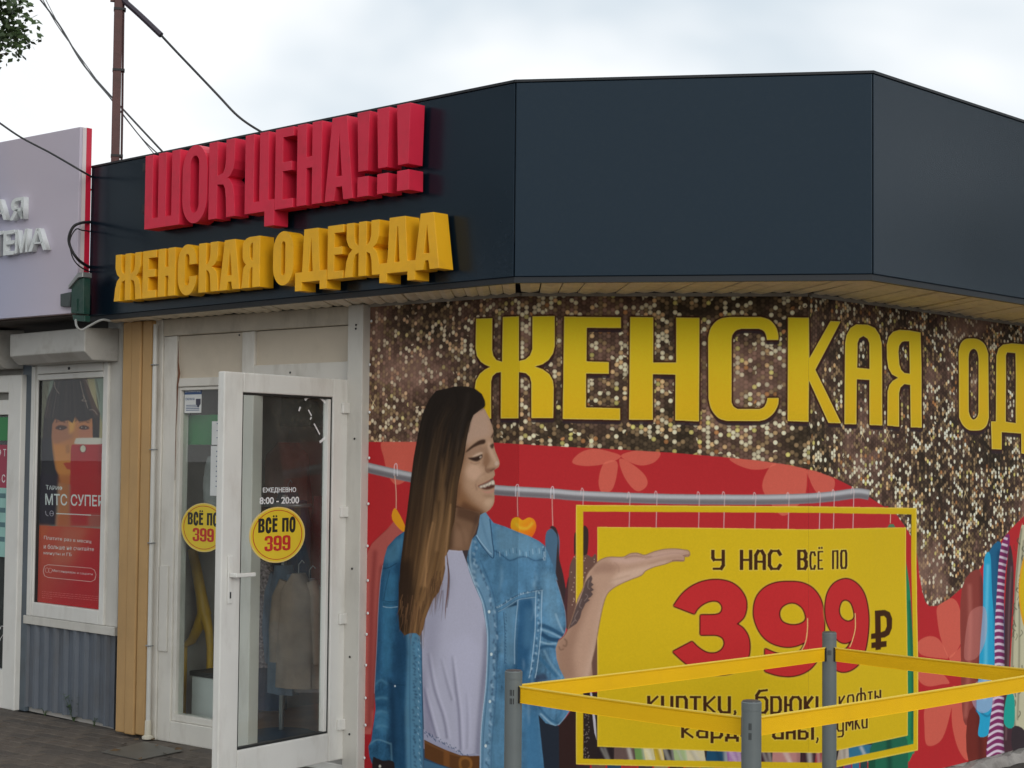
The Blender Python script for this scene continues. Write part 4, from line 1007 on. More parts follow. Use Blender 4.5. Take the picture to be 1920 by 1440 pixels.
def _face():
    cv.fill(ZI([(60, 300), (330, 150), (400, 330), (420, 480), (330, 540), (200, 560), (90, 640)]), (158, 132, 116), .7, 8)         # forehead
    cv.fill(ZI([(-60, 600), (120, 640), (90, 800), (60, 950), (70, 1150), (180, 1300), (330, 1420), (200, 1500), (-60, 1400)]), (106, 70, 42), .85, 9)   # jaw and cheek near the hair
    cv.fill(ZI([(-60, 300), (110, 300), (80, 600), (60, 800), (-60, 900)]), (84, 60, 46), .6, 7)
    cv.fill(cr_curve(ZI([(120, 880), (200, 850), (280, 900), (300, 990), (230, 1050), (150, 1030), (100, 960)]), True, 4), (176, 144, 122), .75, 6)   # cheek light
    cv.fill(ZI([(330, 690), (380, 720), (400, 800), (380, 860), (345, 900), (300, 860), (310, 760)]), (112, 80, 58), .8, 3.4)        # side of the nose
    cv.fill(ZI([(300, 640), (400, 620), (400, 700), (330, 700), (290, 720), (260, 660)]), (112, 84, 66), .5, 4)
    cv.fill(ZI([(370, 560), (410, 600), (440, 720), (480, 800), (450, 830), (400, 740), (360, 640)]), (172, 142, 120), .75, 2.2)        # bridge light
    cv.fill(cr_curve(ZI([(460, 820), (490, 815), (500, 850), (470, 870), (450, 850)]), True, 3), (178, 156, 140), .7, 1.6)
    cv.fill(ZI([(340, 900), (400, 900), (470, 890), (440, 925), (385, 955), (345, 945)]), (92, 62, 46), .7, 1.8)
    cv.line(ZI([(345, 870), (338, 915), (352, 948), (385, 956)]), 1.4, (88, 56, 40), .8, .7); cv.line(ZI([(395, 938), (430, 918), (455, 905)]), 1.6, (58, 32, 24), .85, .6)
    cv.fill(ZI([(100, 690), (200, 640), (300, 620), (300, 700), (200, 740), (110, 760)]), (128, 100, 82), .6, 3)
    # eyebrow, eyes
    cv.fill(cr_curve(ZI([(88, 708), (136, 650), (200, 598), (268, 556), (334, 550), (330, 598), (262, 618), (190, 650), (124, 694)]), True, 4), (46, 28, 20), .95, .7)
    cv.fill(cr_curve(ZI([(176, 756), (230, 722), (284, 704), (302, 716), (290, 735), (236, 752), (196, 762)]), True, 3), (176, 152, 132), .8, .8)
    cv.fill(cr_curve(ZI([(120, 776), (190, 766), (250, 748), (298, 728), (296, 772), (240, 816), (172, 806)]), True, 3), (34, 20, 16), .97, .6)
    cv.fill(cr_curve(ZI([(262, 762), (286, 748), (290, 768), (270, 782)]), True, 3), (150, 132, 118), .8, .4)
    cv.line(ZI([(120, 770), (160, 790), (220, 815), (270, 800)]), 1.2, (60, 38, 30), .6, .6)
    cv.line(ZI([(150, 830), (210, 850), (270, 830)]), 2, (110, 82, 66), .5, 1.6)
    cv.fill(cr_curve(ZI([(404, 520), (424, 478), (444, 448), (450, 480), (420, 530)]), True, 3), (46, 28, 22), .95, .6)
    cv.fill(cr_curve(ZI([(392, 622), (420, 600), (446, 600), (440, 640), (418, 664), (400, 645)]), True, 3), (46, 28, 22), .9, .8)
    # mouth
    cv.fill(cr_curve(ZI([(244, 1122), (300, 1098), (360, 1070), (400, 1045), (436, 1026), (448, 1060), (454, 1110), (444, 1136), (395, 1158), (335, 1164), (282, 1148)]), True, 4), (66, 32, 28), .95, .6)
    cv.fill(cr_curve(ZI([(262, 1126), (310, 1108), (360, 1088), (405, 1062), (440, 1050), (448, 1098), (425, 1102), (400, 1100), (380, 1118), (355, 1116), (335, 1136), (308, 1132), (282, 1142)]), True, 4), (188, 176, 160), .92, .7)
    for x, y0, y1 in [(300, 1112, 1146), (335, 1098, 1144), (372, 1084, 1130), (408, 1066, 1116)]: cv.line(ZI([(x, y0), (x + 3, y1)]), .9, (110, 86, 74), .55, .5)
    cv.line(ZI([(244, 1118), (310, 1088), (370, 1058), (432, 1020)]), 1.6, (120, 70, 60), .8, .5)
    cv.fill(cr_curve(ZI([(284, 1168), (335, 1184), (395, 1178), (446, 1148), (444, 1186), (400, 1206), (340, 1204)]), True, 4), (158, 112, 98), .85, .8)
    cv.line(ZI([(215, 1090), (222, 1130), (235, 1170)]), 2, (104, 72, 54), .55, 1.2)
    cv.line(ZI([(330, 960), (260, 1010), (222, 1080)]), 2.5, (116, 86, 68), .45, 2)
    cv.fill(ZI([(300, 1225), (400, 1228), (440, 1240), (400, 1262), (320, 1250)]), (108, 80, 62), .5, 3)
    cv.fill(cr_curve(ZI([(340, 1290), (410, 1270), (436, 1310), (390, 1370), (330, 1350)]), True, 3), (172, 144, 120), .6, 3.5)
    cv.fill(ZI([(60, 1300), (220, 1390), (350, 1436), (300, 1500), (0, 1480)]), (78, 50, 34), .8, 5)
under(cv.mask(face), _face)
cv.rgb *= (1 + .16 * cv.mask(face, 2.0))[..., None]

# ---- hair
hl_ = [(560, 105), (500, 118), (455, 175), (418, 250), (396, 330), (380, 400), (366, 480), (351, 560), (340, 640), (330, 720), (322, 800), (312, 880), (304, 950), (294, 1020), (284, 1100), (272, 1200), (260, 1300), (252, 1440)]
hr_ = [(590, 98), (620, 89), (700, 87), (762, 104), (810, 140), (830, 185), (832, 215), (826, 228), (792, 252), (752, 282), (732, 330), (716, 400), (702, 470), (692, 540), (676, 620), (660, 690), (648, 760), (640, 850), (632, 930), (624, 1000), (606, 1060), (596, 1120), (592, 1180)]
strand_r = ZB([(600, -130), (618, 0), (628, 90), (618, 200), (600, 330), (592, 380), (588, 340), (602, 210), (608, 100), (596, 20)])
body = ZA(hr_) + ZB([(590, -60), (592, 20), (576, 100), (545, 190), (505, 240), (472, 320), (450, 380), (436, 450), (410, 500), (385, 480), (345, 478), (302, 496), (266, 450), (258, 330), (262, 200), (262, 60)]) + ZA(hl_)[::-1]
cv.fill(body, (34, 27, 22), 1, .5)
cv.line(ZB([(598, -120), (612, 0), (616, 90), (608, 200), (596, 290), (591, 380)]), [1.4, 2.4, 3.2, 3.4, 2.0, .4], (92, 62, 52), .9, .4)
cv.line(ZB([(606, -20), (622, 60), (620, 180), (604, 300)]), 1.1, (52, 34, 30), .8, .3)
hm = cv.mask(body, .5)
Lx = np.array(ZA(hl_) + ZB([(262, 200), (262, 440)])); Rx = np.array(ZA(hr_[3:]) + ZB([(560, 130), (460, 350), (425, 480)]))
Lx[:, 1] = np.maximum.accumulate(Lx[:, 1]); Rx[:, 1] = np.maximum.accumulate(Rx[:, 1])
def hx(u, y):
    l = np.interp(y, Lx[:, 1], Lx[:, 0]); r = np.interp(y, Rx[:, 1], Rx[:, 0]); return l + (r - l) * u
def _hair():
    Yc, Xc = np.mgrid[0:cv.h, 0:cv.w]; X = Xc / cv.S + cv.x0; Y = Yc / cv.S + cv.y0
    l = np.interp(Y, Lx[:, 1], Lx[:, 0]); r = np.interp(Y, Rx[:, 1], Rx[:, 0]); u = np.clip((X - l) / np.maximum(r - l, 1), 0, 1)
    t = np.clip((Y - 800 - 110 * (1 - u)) / 260, 0, 1)
    top, mid, lo = s2l((32, 26, 22)), s2l((70, 46, 28)), s2l((134, 98, 62))
    w2 = np.clip((Y - 960) / 150, 0, 1) * np.clip((u - .25) / .4, 0, 1)
    colr = top * (1 - t[..., None]) + mid * t[..., None]; colr = colr * (1 - w2[..., None] * .6) + lo * w2[..., None] * .6
    dk = np.clip(1 - (u / .28), 0, 1) * .55 * np.clip((Y - 950) / 100, 0, 1); colr = colr * (1 - dk[..., None])
    mm = (hm)[..., None]; cv.rgb[:] = cv.rgb * (1 - mm) + colr * mm
    g = np.random.default_rng(3)
    for k in range(420):
        u0 = g.random(); u1 = np.clip(u0 + g.normal(0, .05), 0.01, .99)
        y0 = g.uniform(735, 1080); y1 = y0 + g.uniform(60, 330)
        ys = np.linspace(y0, y1, 9); P = [(hx(u0 + (u1 - u0) * q / 8, y), y) for q, y in enumerate(ys)]
        ym = (y0 + y1) / 2; lit = min(1, max(0, (ym - 800) / 260))
        if g.random() < .48 + .12 * lit:
            q_ = g.uniform(.35, 1.0); c_ = (48 + 112 * lit * q_, 38 + 80 * lit * q_, 30 + 44 * lit * q_); a = .16 + .13 * lit
            if u0 < .3: a *= .35
        else: c_ = (24 + 18 * lit, 18 + 10 * lit, 14 + 5 * lit); a = .28
        ww = np.array([.2, .7, 1, 1, 1, 1, .8, .5, .2]) * g.uniform(.9, 4.2)
        cv.fill([ribbon(P, ww)], c_, a, .9)
    for P in [[(600, 880), (590, 1000), (575, 1120), (560, 1300)], [(480, 1000), (440, 1200), (430, 1440)]]:
        cv.line(ZA(P), 2.2, (164, 124, 84), .5, 1.2)
    cv.line(ZA([(620, 92), (640, 150), (650, 220)]), 2, (20, 17, 15), .6, 2)
    cv.line(ZA([(720, 130), (700, 220), (680, 320), (640, 520)]), 5, (52, 44, 38), .5, 4)
_oc = cv.clip; cv.clip = hm; _hair()
cv.fill(ZB([(240, 0), (350, -60), (372, 200), (345, 420), (300, 500), (250, 460)]), (30, 21, 16), .8, 7)
cv.fill(ZA([(200, 1000), (330, 900), (400, 700), (420, 900), (360, 1300), (340, 1500), (200, 1500)]), (42, 29, 21), .45, 10)
for P, w_, a_ in [([(560, 760), (548, 900), (530, 1050), (505, 1200)], 5, .4), ([(500, 860), (480, 1050), (440, 1250), (420, 1440)], 6, .4), ([(600, 900), (580, 1050), (560, 1200), (530, 1400)], 5, .45), ([(450, 1000), (425, 1200), (400, 1440)], 5, .3), ([(540, 560), (535, 700), (520, 860)], 4, .25)]:
    cv.line(ZA(P), [.5] + [w_] * (len(P) - 1), (158, 120, 82), a_, 3)
cv.clip = None
cv.line(ZA([(655, 740), (648, 820), (640, 880), (690, 915), (760, 936)]), 4, (70, 44, 30), .5, 3)
g_ = np.random.default_rng(8)
for k in range(84):   # loose ends over the tee and at the tips
    x = g_.uniform(268, 590); y0 = g_.uniform(0, 240) if x > 450 else g_.uniform(200, 400); L = g_.uniform(80, 230)
    cv.line(ZB([(x, y0), (x - g_.uniform(0, 14), y0 + L * .5), (x - g_.uniform(4, 30), y0 + L)]), [1.8, 1.3, .3], (112, 80, 54) if k % 2 else (62, 42, 30), .5, .4)
cv.line(ZA([(760, 100), (805, 140), (828, 185), (830, 225), (800, 252)]), 1.4, (24, 20, 18), .7, .6)
cv.line(ZA([(815, 222), (790, 248), (752, 280), (735, 325), (718, 400)]), 2.4, (44, 34, 28), .6, 1.4)
# ------------------------------------------------------------------ unwrap the print on the wall: s runs through the three planes
KILL = 0.625          # share of the white sky's light that reaches these walls, taken out of the picked print colours
TX = 420             # texels per metre
S_L, Z0b, Z1b = -1.035, 0.045, HB - 0.022
LM = (Vector(W2) - Vector(W1)).length
S_R = 3.6
def banner_texture():
    H = int((Z1b - Z0b) * TX); Wd = int((LM + S_R - S_L) * TX)
    s = (np.arange(Wd) + .5) / TX + S_L
    z = Z1b - (np.arange(H) + .5) / TX
    Xw = np.empty(Wd); Yw = np.empty(Wd)
    for f, a, b, off in ((WL, -9, 0, 0), (WM, 0, LM, 0), (WR, LM, 99, LM)):
        k = (s >= a) & (s < b)
        q = s[k] - off
        Xw[k] = f.O.x + f.S.x * q; Yw[k] = f.O.y + f.S.y * q
    P = np.empty((H, Wd, 3)); P[..., 0] = Xw; P[..., 1] = Yw; P[..., 2] = z[:, None]
    px, py = project(P)
    u = (px - cv.x0) * cv.S - .5; v = (py - cv.y0) * cv.S - .5
    u = np.clip(u, 0, cv.w - 1.001); v = np.clip(v, 0, cv.h - 1.001)
    ui = u.astype(int); vi = v.astype(int); fu = (u - ui)[..., None]; fv = (v - vi)[..., None]
    src = np.concatenate([cv.rgb, cv.a[..., None]], -1)
    smp = src[vi, ui] * (1 - fu) * (1 - fv) + src[vi, ui + 1] * fu * (1 - fv) + src[vi + 1, ui] * (1 - fu) * fv + src[vi + 1, ui + 1] * fu * fv
    # sequins in the wall's own measure
    p = 0.0232; ph = p * .866
    S_, Z_ = np.meshgrid(s, z)
    col = np.floor(S_ / ph).astype(int)
    best = np.full(S_.shape, 9.0); bi = np.zeros(S_.shape, int); bj = np.zeros(S_.shape, int)
    for dc in (-1, 0, 1):
        c_ = col + dc
        cx = (c_ + .5) * ph
        sh = (c_ & 1) * .5
        r_ = np.round(Z_ / p - sh).astype(int)
        cy = (r_ + sh) * p
        d = np.hypot(S_ - cx, Z_ - cy)
        k = d < best
        best[k] = d[k]; bi[k] = c_[k]; bj[k] = r_[k]
    g = np.random.default_rng(21)
    T1 = g.random((1024, 512)); T2 = g.random((1024, 512)); T3 = g.random((1024, 512))
    ii, jj = bi % 1024, bj % 512
    h1, h2, h3 = T1[ii, jj], T2[ii, jj], T3[ii, jj]
    lowA = vnoise(H, Wd, 150, 31, 4, .6); lowB = vnoise(H, Wd, 90, 32, 4, .6); med = vnoise(H, Wd, 34, 33, 2, .5)
    tone = np.clip((lowA - .5) * 3 + .45, 0, 1)[..., None]          # dark olive .. dusty pink
    leftness = np.clip((.25 - S_) / .9, 0, 1)[..., None]
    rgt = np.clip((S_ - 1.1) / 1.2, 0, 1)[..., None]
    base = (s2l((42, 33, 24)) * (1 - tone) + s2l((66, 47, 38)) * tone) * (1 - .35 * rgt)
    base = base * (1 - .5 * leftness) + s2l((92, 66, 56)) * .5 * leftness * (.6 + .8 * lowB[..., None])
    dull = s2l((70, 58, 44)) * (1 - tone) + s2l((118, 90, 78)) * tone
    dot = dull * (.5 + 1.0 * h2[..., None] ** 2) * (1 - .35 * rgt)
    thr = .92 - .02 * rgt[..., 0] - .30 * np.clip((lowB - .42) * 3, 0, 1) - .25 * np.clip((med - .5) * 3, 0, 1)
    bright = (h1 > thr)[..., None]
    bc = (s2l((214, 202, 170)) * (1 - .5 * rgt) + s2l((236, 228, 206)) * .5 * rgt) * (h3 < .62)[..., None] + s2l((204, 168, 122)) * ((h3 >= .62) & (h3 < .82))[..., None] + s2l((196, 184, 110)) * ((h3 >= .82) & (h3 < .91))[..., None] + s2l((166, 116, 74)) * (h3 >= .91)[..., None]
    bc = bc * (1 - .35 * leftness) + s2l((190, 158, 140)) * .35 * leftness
    midm = (T1[(ii * 7 + 3) % 1024, (jj * 5 + 1) % 512] > .78)[..., None]
    dot = np.where(midm, s2l((128, 106, 78)) * (.5 + .8 * h3[..., None]), dot)
    dot = np.where(bright, bc * (.6 + .5 * h2[..., None]), dot)
    R = p * .475
    e = np.clip((R - best) * TX * .8 + .5, 0, 1)[..., None]
    rim = np.exp(-((best - R * .72) / (R * .22)) ** 2)[..., None]
    dot = dot * (1 - .28 * rim) 
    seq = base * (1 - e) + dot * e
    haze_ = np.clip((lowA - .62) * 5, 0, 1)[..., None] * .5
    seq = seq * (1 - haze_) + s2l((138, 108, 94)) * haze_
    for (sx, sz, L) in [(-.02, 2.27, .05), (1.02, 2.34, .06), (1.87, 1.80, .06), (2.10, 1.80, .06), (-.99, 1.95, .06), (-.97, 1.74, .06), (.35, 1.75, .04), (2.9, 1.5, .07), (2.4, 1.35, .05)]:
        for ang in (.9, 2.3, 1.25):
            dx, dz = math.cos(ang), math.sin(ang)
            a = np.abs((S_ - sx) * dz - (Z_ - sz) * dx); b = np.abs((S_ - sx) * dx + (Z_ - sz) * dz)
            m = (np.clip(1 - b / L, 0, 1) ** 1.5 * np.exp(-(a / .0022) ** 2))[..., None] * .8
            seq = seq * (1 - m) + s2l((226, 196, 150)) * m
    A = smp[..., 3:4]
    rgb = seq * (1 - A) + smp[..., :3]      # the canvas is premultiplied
    gr = vnoise(H, Wd, 2.2, 77, 2, .6)[..., None]; rgb = rgb * (1 + .10 * (gr - .5))
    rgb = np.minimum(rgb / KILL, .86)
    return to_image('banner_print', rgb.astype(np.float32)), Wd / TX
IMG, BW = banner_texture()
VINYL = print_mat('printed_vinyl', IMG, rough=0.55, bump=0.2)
# ------------------------------------------------------------------ ground
def sheet(name, mat_, x0, x1, y0, y1, z, label=None):
    m = MB(); m.v = [(x0, y0, z), (x1, y0, z), (x1, y1, z), (x0, y1, z)]; m.f = [(0, 1, 2, 3)]
    o = m.build(name, mat_); o['kind'] = 'structure'
    return o
ASPH = mat('asphalt', (0.085, 0.083, 0.080), 0.9, 0.25, 25, bump=0.5, bscale=140, dirt=(0.13, 0.12, 0.11), dscale=1.5, damt=0.5)
PAVE = mat('paver_concrete', (0.125, 0.102, 0.082), 0.85, 0.22, 9, bump=0.5, bscale=90, dirt=(0.05, 0.043, 0.038), dscale=2.2, damt=0.6)
PAVE2 = mat('paver_concrete_dark', (0.095, 0.080, 0.067), 0.85, 0.22, 9, bump=0.5, bscale=90, dirt=(0.05, 0.043, 0.038), dscale=2.2, damt=0.6)
SAND = mat('joint_sand', (0.055, 0.047, 0.040), 0.95, 0.3, 20, bump=0.6, bscale=100)
sheet('ground', ASPH, -900, 900, -900, 900, -0.06)
pv = Fr((-0.9, 6.0), (0.0, 6.0 - 0.0)); pv = WL
# walkway base between the road edge and the shop fronts
walk = MB(); walk.box(-9, 9.5, -7.5, 6, -0.06, -0.014)
wk = walk.build('pavement', SAND); wk['kind'] = 'structure'
wk.location = WL.loc(0, 0, 0); wk.rotation_euler = (0, 0, WL.rz)
asp = MB(); asp.box(1.62, 9.4, -7.4, 1.0, -0.0135, 0.0)
asp.build('asphalt_strip', ASPH, wk, label='grey asphalt at the foot of the printed wall')
kb = MB(); kb.box(1.52, 1.615, -7.4, 0.0, -0.0135, 0.006)
kb.build('kerb', BARS, wk, bevel=0.008)
# pavers, running bond, each 20 x 10 cm with sunk joints; in the wall's own directions
LX, LY, GP = 0.2, 0.1, 0.006
pm = {}
def paver_mesh(k):
    m = MB(); j = 0.0025; r = random.Random(k)
    a = [(GP / 2, GP / 2), (LX - GP / 2, GP / 2), (LX - GP / 2, LY - GP / 2), (GP / 2, LY - GP / 2)]
    e = 0.004
    zz = [r.uniform(-j, j) for _ in range(4)]
    m.v = [(x, y, -0.0135) for x, y in a] + [(x, y, zz[i] - 0.004) for i, (x, y) in enumerate(a)] + [(x + (e if x < .1 else -e), y + (e if y < .05 else -e), zz[i]) for i, (x, y) in enumerate(a)]
    for i in range(4):
        k2 = (i + 1) % 4; m.f += [(i, k2, k2 + 4, i + 4), (i + 4, k2 + 4, k2 + 8, i + 8)]
    m.f.append((8, 9, 10, 11))
    me = m.mesh('paver'); me.materials.append(PAVE if k % 3 else PAVE2)
    return me
pms = [paver_mesh(k) for k in range(8)]
cells = []
inv = Matrix.Rotation(-WL.rz, 4, 'Z')
for r in range(-74, 1):
    for c in range(-44, 8):
        x = c * LX + (LX / 2 if r % 2 else 0); y = r * LY
        if x + LX > 1.5: continue
        P = WL.w(x + .1, y + .05, 0)
        if P.y < 3: continue
        X, Y = project(np.array([[P.x, P.y, 0.0]]))
        vis = -40 < X[0] < 1960 and Y[0] < 1475
        if vis and -40 < X[0] < 720: cells.append((Y[0], x, y, True))
        else: cells.append((9e9, x, y, False))
front = sorted([c for c in cells if c[3]], key=lambda c: -c[0])[:300]
fs = set((c[1], c[2]) for c in front)
for i, (_, x, y, _v) in enumerate(front):
    o = bpy.data.objects.new('paver', pms[random.randrange(8)]); C.objects.link(o); o.parent = wk
    o.location = (x, y, random.uniform(-0.0015, 0.0015)); 
rest = MB()
for (_, x, y, _v) in cells:
    if (x, y) in fs: continue
    if y < -5.5: continue
    b = len(rest.v); z = random.uniform(-0.002, 0.001); g = GP / 2
    rest.v += [(x + g, y + g, -0.0135), (x + LX - g, y + g, -0.0135), (x + LX - g, y + LY - g, -0.0135), (x + g, y + LY - g, -0.0135), (x + g, y + g, z), (x + LX - g, y + g, z), (x + LX - g, y + LY - g, z), (x + g, y + LY - g, z)]
    rest.f += [tuple(b + k for k in q) for q in ((4, 5, 6, 7), (0, 1, 5, 4), (1, 2, 6, 5), (2, 3, 7, 6), (3, 0, 4, 7))]
ro = rest.build('paver_field', PAVE, wk); ro['kind'] = 'stuff'

# ------------------------------------------------------------------ the clothing shop
shop = empty('clothing_shop', (0.6, 10.5, 0), 0, 'single-storey clothing shop with a faceted dark navy fascia and cream soffit', 'shop')
Minv = Matrix.Translation((-0.6, -10.5, 0))
def sw(v): return (v[0] - 0.6, v[1] - 10.5, v[2])
def fpart(fr, name, mat_, boxes, parent=None, bevel=0.0, label=None, off=0.0, smooth=False):
    """boxes in a facade frame (s0,s1,i0,i1,z0,z1), as a part of the shop"""
    m = MB()
    for b in boxes:
        s0, s1, i0, i1, z0, z1 = b
        m.hexa([sw(fr.w(s, i, z)) for (s, i, z) in ((s0, i0, z0), (s1, i0, z0), (s1, i1, z0), (s0, i1, z0), (s0, i0, z1), (s1, i0, z1), (s1, i1, z1), (s0, i1, z1))])
    o = m.build(name, mat_, None, smooth, bevel, label)
    o.parent = parent or shop
    return o
LFL = (Vector(C1) - Vector(C0)).length; LFM = (Vector(C2) - Vector(C1)).length; LFR = (Vector(C3) - Vector(C2)).length
LWL = 3.10; LWR = (Vector(W3) - Vector(W2)).length
# fascia panels: mitred sheets 4 cm thick, a dark joint between them
def off2(fr, s, i): p = fr.w(s, i); return (p.x, p.y)
TH = 0.04
def isect(f1, i1, f2, i2):
    a, d = Vector(off2(f1, 0, i1)), f1.S; b, e = Vector(off2(f2, 0, i2)), f2.S
    t = ((b.x - a.x) * e.y - (b.y - a.y) * e.x) / (d.x * e.y - d.y * e.x)
    return a + d * t
K1, K2 = isect(FL, TH, FM, TH), isect(FM, TH, FR, TH)
O0, O3 = Vector(off2(FL, -LFL, 0)), Vector(off2(FR, LFR, 0)); I0, I3 = Vector(off2(FL, -LFL, TH)), Vector(off2(FR, LFR, TH))
def plate(name, a, b, b2, a2, z0, z1, mat_, g=0.0025, label=None, bevel=0.0):
    a, b, a2, b2 = [Vector(q) for q in (a, b, a2, b2)]
    d = (b - a).normalized(); a = a + d * g; a2 = a2 + d * g; b = b - d * g; b2 = b2 - d * g
    m = MB(); m.hexa([sw((q.x, q.y, z)) for z in (z0, z1) for q in (a, b, b2, a2)])
    return m.build(name, mat_, shop, False, bevel, label)
pl_l = plate('fascia_panel', O0, C1, K1, I0, HB, HT, NAVY, label='left fascia panel behind the raised letters', bevel=.004)
pl_m = plate('fascia_panel', C1, C2, K2, K1, HB, HT, NAVY, label='middle fascia panel, blank', bevel=.004)
pl_r = plate('fascia_panel', C2, C3, I3, K2, HB, HT, NAVY, label='right fascia panel, bluish and blank', bevel=.004)
# coping on top and a drip edge underneath
def strip3(name, out, inn, z0, z1, mat_):
    pts_o = [isect2(k, out) for k in range(4)]; pts_i = [isect2(k, inn) for k in range(4)]
    for k in range(3):
        m = MB(); m.hexa([sw((q.x, q.y, z)) for z in (z0, z1) for q in (pts_o[k], pts_o[k + 1], pts_i[k + 1], pts_i[k])])
        m.build(name, mat_, shop)
def isect2(k, i):
    if k == 0: return Vector(off2(FL, -LFL, i))
    if k == 1: return isect(FL, i, FM, i)
    if k == 2: return isect(FM, i, FR, i)
    return Vector(off2(FR, LFR, i))
strip3('coping', -0.006, 0.10, HT + 0.0005, HT + 0.012, NAVY_EDGE)
strip3('drip_edge', 0.006, 0.03, HB - 0.027, HB - 0.0005, NAVY_EDGE)
# soffit boards run out from the wall to the fascia
SOZ = HB - 0.016
def slat_row(f_out, so0, so1, f_in, si0, si1, n, seed, io=0.032, ii=-0.012):
    r = random.Random(seed)
    for k in range(n):
        a, b = k / n, (k + 1) / n
        g = 0.028 / n * r.uniform(.6, 1.3)
        a += g; b -= g
        z0 = SOZ + r.uniform(-.004, .003); h = 0.012
        p = [f_out.w(so0 + (so1 - so0) * a, io), f_out.w(so0 + (so1 - so0) * b, io), f_in.w(si0 + (si1 - si0) * b, ii), f_in.w(si0 + (si1 - si0) * a, ii)]
        zr = [z0 + r.uniform(-.003, .003) for _ in range(4)]
        m = MB()
        # slightly dished underside: two strips, the middle 4 mm lower
        c0 = (p[0] + p[1]) / 2; c1 = (p[3] + p[2]) / 2
        q = [(p[0], zr[0]), (c0, zr[0] - .007), (p[1], zr[1]), (p[2], zr[2]), (c1, zr[2] - .007), (p[3], zr[3])]
        m.v = [sw((v.x, v.y, z)) for v, z in q] + [sw((v.x, v.y, z0 + h)) for v, z in q]
        m.f = [(0, 1, 4, 5), (1, 2, 3, 4), (11, 10, 7, 6), (10, 9, 8, 7), (0, 6, 7, 1), (1, 7, 8, 2), (3, 9, 10, 4), (4, 10, 11, 5), (5, 11, 6, 0), (2, 8, 9, 3)]
        m.build('soffit_board', SOFF, shop)
slat_row(FL, -LFL + .01, -0.02, WL, -LWL - .1, -0.02, 40, 1)
slat_row(FM, 0.02, LFM - 0.02, WM, 0.0, LM, 15, 2)
slat_row(FR, 0.02, 4.4, WR, 0.02, 4.4, 40, 3)
# ceiling above the boards, roof deck, back and side walls
def poly_prism(name, pts, z0, z1, mat_, label=None):
    m = MB(); n = len(pts)
    m.v = [sw((p[0], p[1], z0)) for p in pts] + [sw((p[0], p[1], z1)) for p in pts]
    m.f = [tuple(range(n))[::-1], tuple(range(n, 2 * n))] + [(i, (i + 1) % n, (i + 1) % n + n, i + n) for i in range(n)]
    return m.build(name, mat_, shop, label=label)
bL = WL.w(-LWL - .3, 4.2); bR = WR.w(5.0, 3.6)
fL = FL.w(-LFL + .02, 0.05); fR = FR.w(LFR - .02, 0.05)
ROOF = mat('bitumen_roof', (0.05, 0.05, 0.05), 0.9, 0.2, 5)
i1_, i2_ = isect(FL, .05, FM, .05), isect(FM, .05, FR, .05)
poly_prism('roof', [(fL.x, fL.y), tuple(i1_), tuple(i2_), (fR.x, fR.y), (bR.x, bR.y), (bR.x - 3, bR.y + 2.0), (bL.x + 1.5, bL.y + 1.2), (bL.x, bL.y)], HB + .02, HB + .16, ROOF)
WALLM = mat('wall_board', (0.42, 0.40, 0.37), 0.8, 0.1, 4, dirt=(0.2, 0.18, 0.15), dscale=3, damt=0.4)
z9 = HB - .02
s_b0 = WL.px(690, 1000)[0]
fpart(WL, 'wall', WALLM, [(s_b0 - .02, 0.0, 0.012, 0.10, 0, z9)])
fpart(WM, 'wall', WALLM, [(0.012, LM - .012, 0.012, 0.10, 0, z9)])
fpart(WR, 'wall', WALLM, [(0.0, LWR - .3, 0.012, 0.10, 0, z9)])
# cornice trim where the boards meet the print, and crumbled plinth below
TRIM = mat('thin_grey_trim', (0.34, 0.31, 0.27), 0.6, 0.15, 10, dirt=(0.15, 0.12, 0.1), dscale=9, damt=0.6)
fpart(WL, 'trim', TRIM, [(s_b0, 0.004, -.016, 0.010, HB - .034, HB - .018)])
fpart(WM, 'trim', TRIM, [(0.006, LM - .004, -.016, 0.010, HB - .034, HB - .018)])
fpart(WR, 'trim', TRIM, [(0.004, LWR - .3, -.016, 0.010, HB - .034, HB - .018)])
def plinth(fr, s0, s1, seed):
    r = random.Random(seed); m = MB(); n = int((s1 - s0) / .06)
    top = [r.uniform(.018, .046) for _ in range(n + 1)]; dp = [r.uniform(-.045, -.02) for _ in range(n + 1)]
    for k in range(n + 1):
        s = s0 + (s1 - s0) * k / n
        for (i, z) in ((dp[k] - .03, -.012), (dp[k], top[k]), (0.011, top[k] + .004)):
            m.v.append(sw(fr.w(s, i, z)))
    for k in range(n):
        q = k * 3
        m.f += [(q, q + 3, q + 4, q + 1), (q + 1, q + 4, q + 5, q + 2)]
    m.build('plinth', BARS, shop, True, angle=20)
plinth(WL, s_b0, 0, 1); plinth(WM, 0, LM, 2); plinth(WR, 0, 4.9, 3)

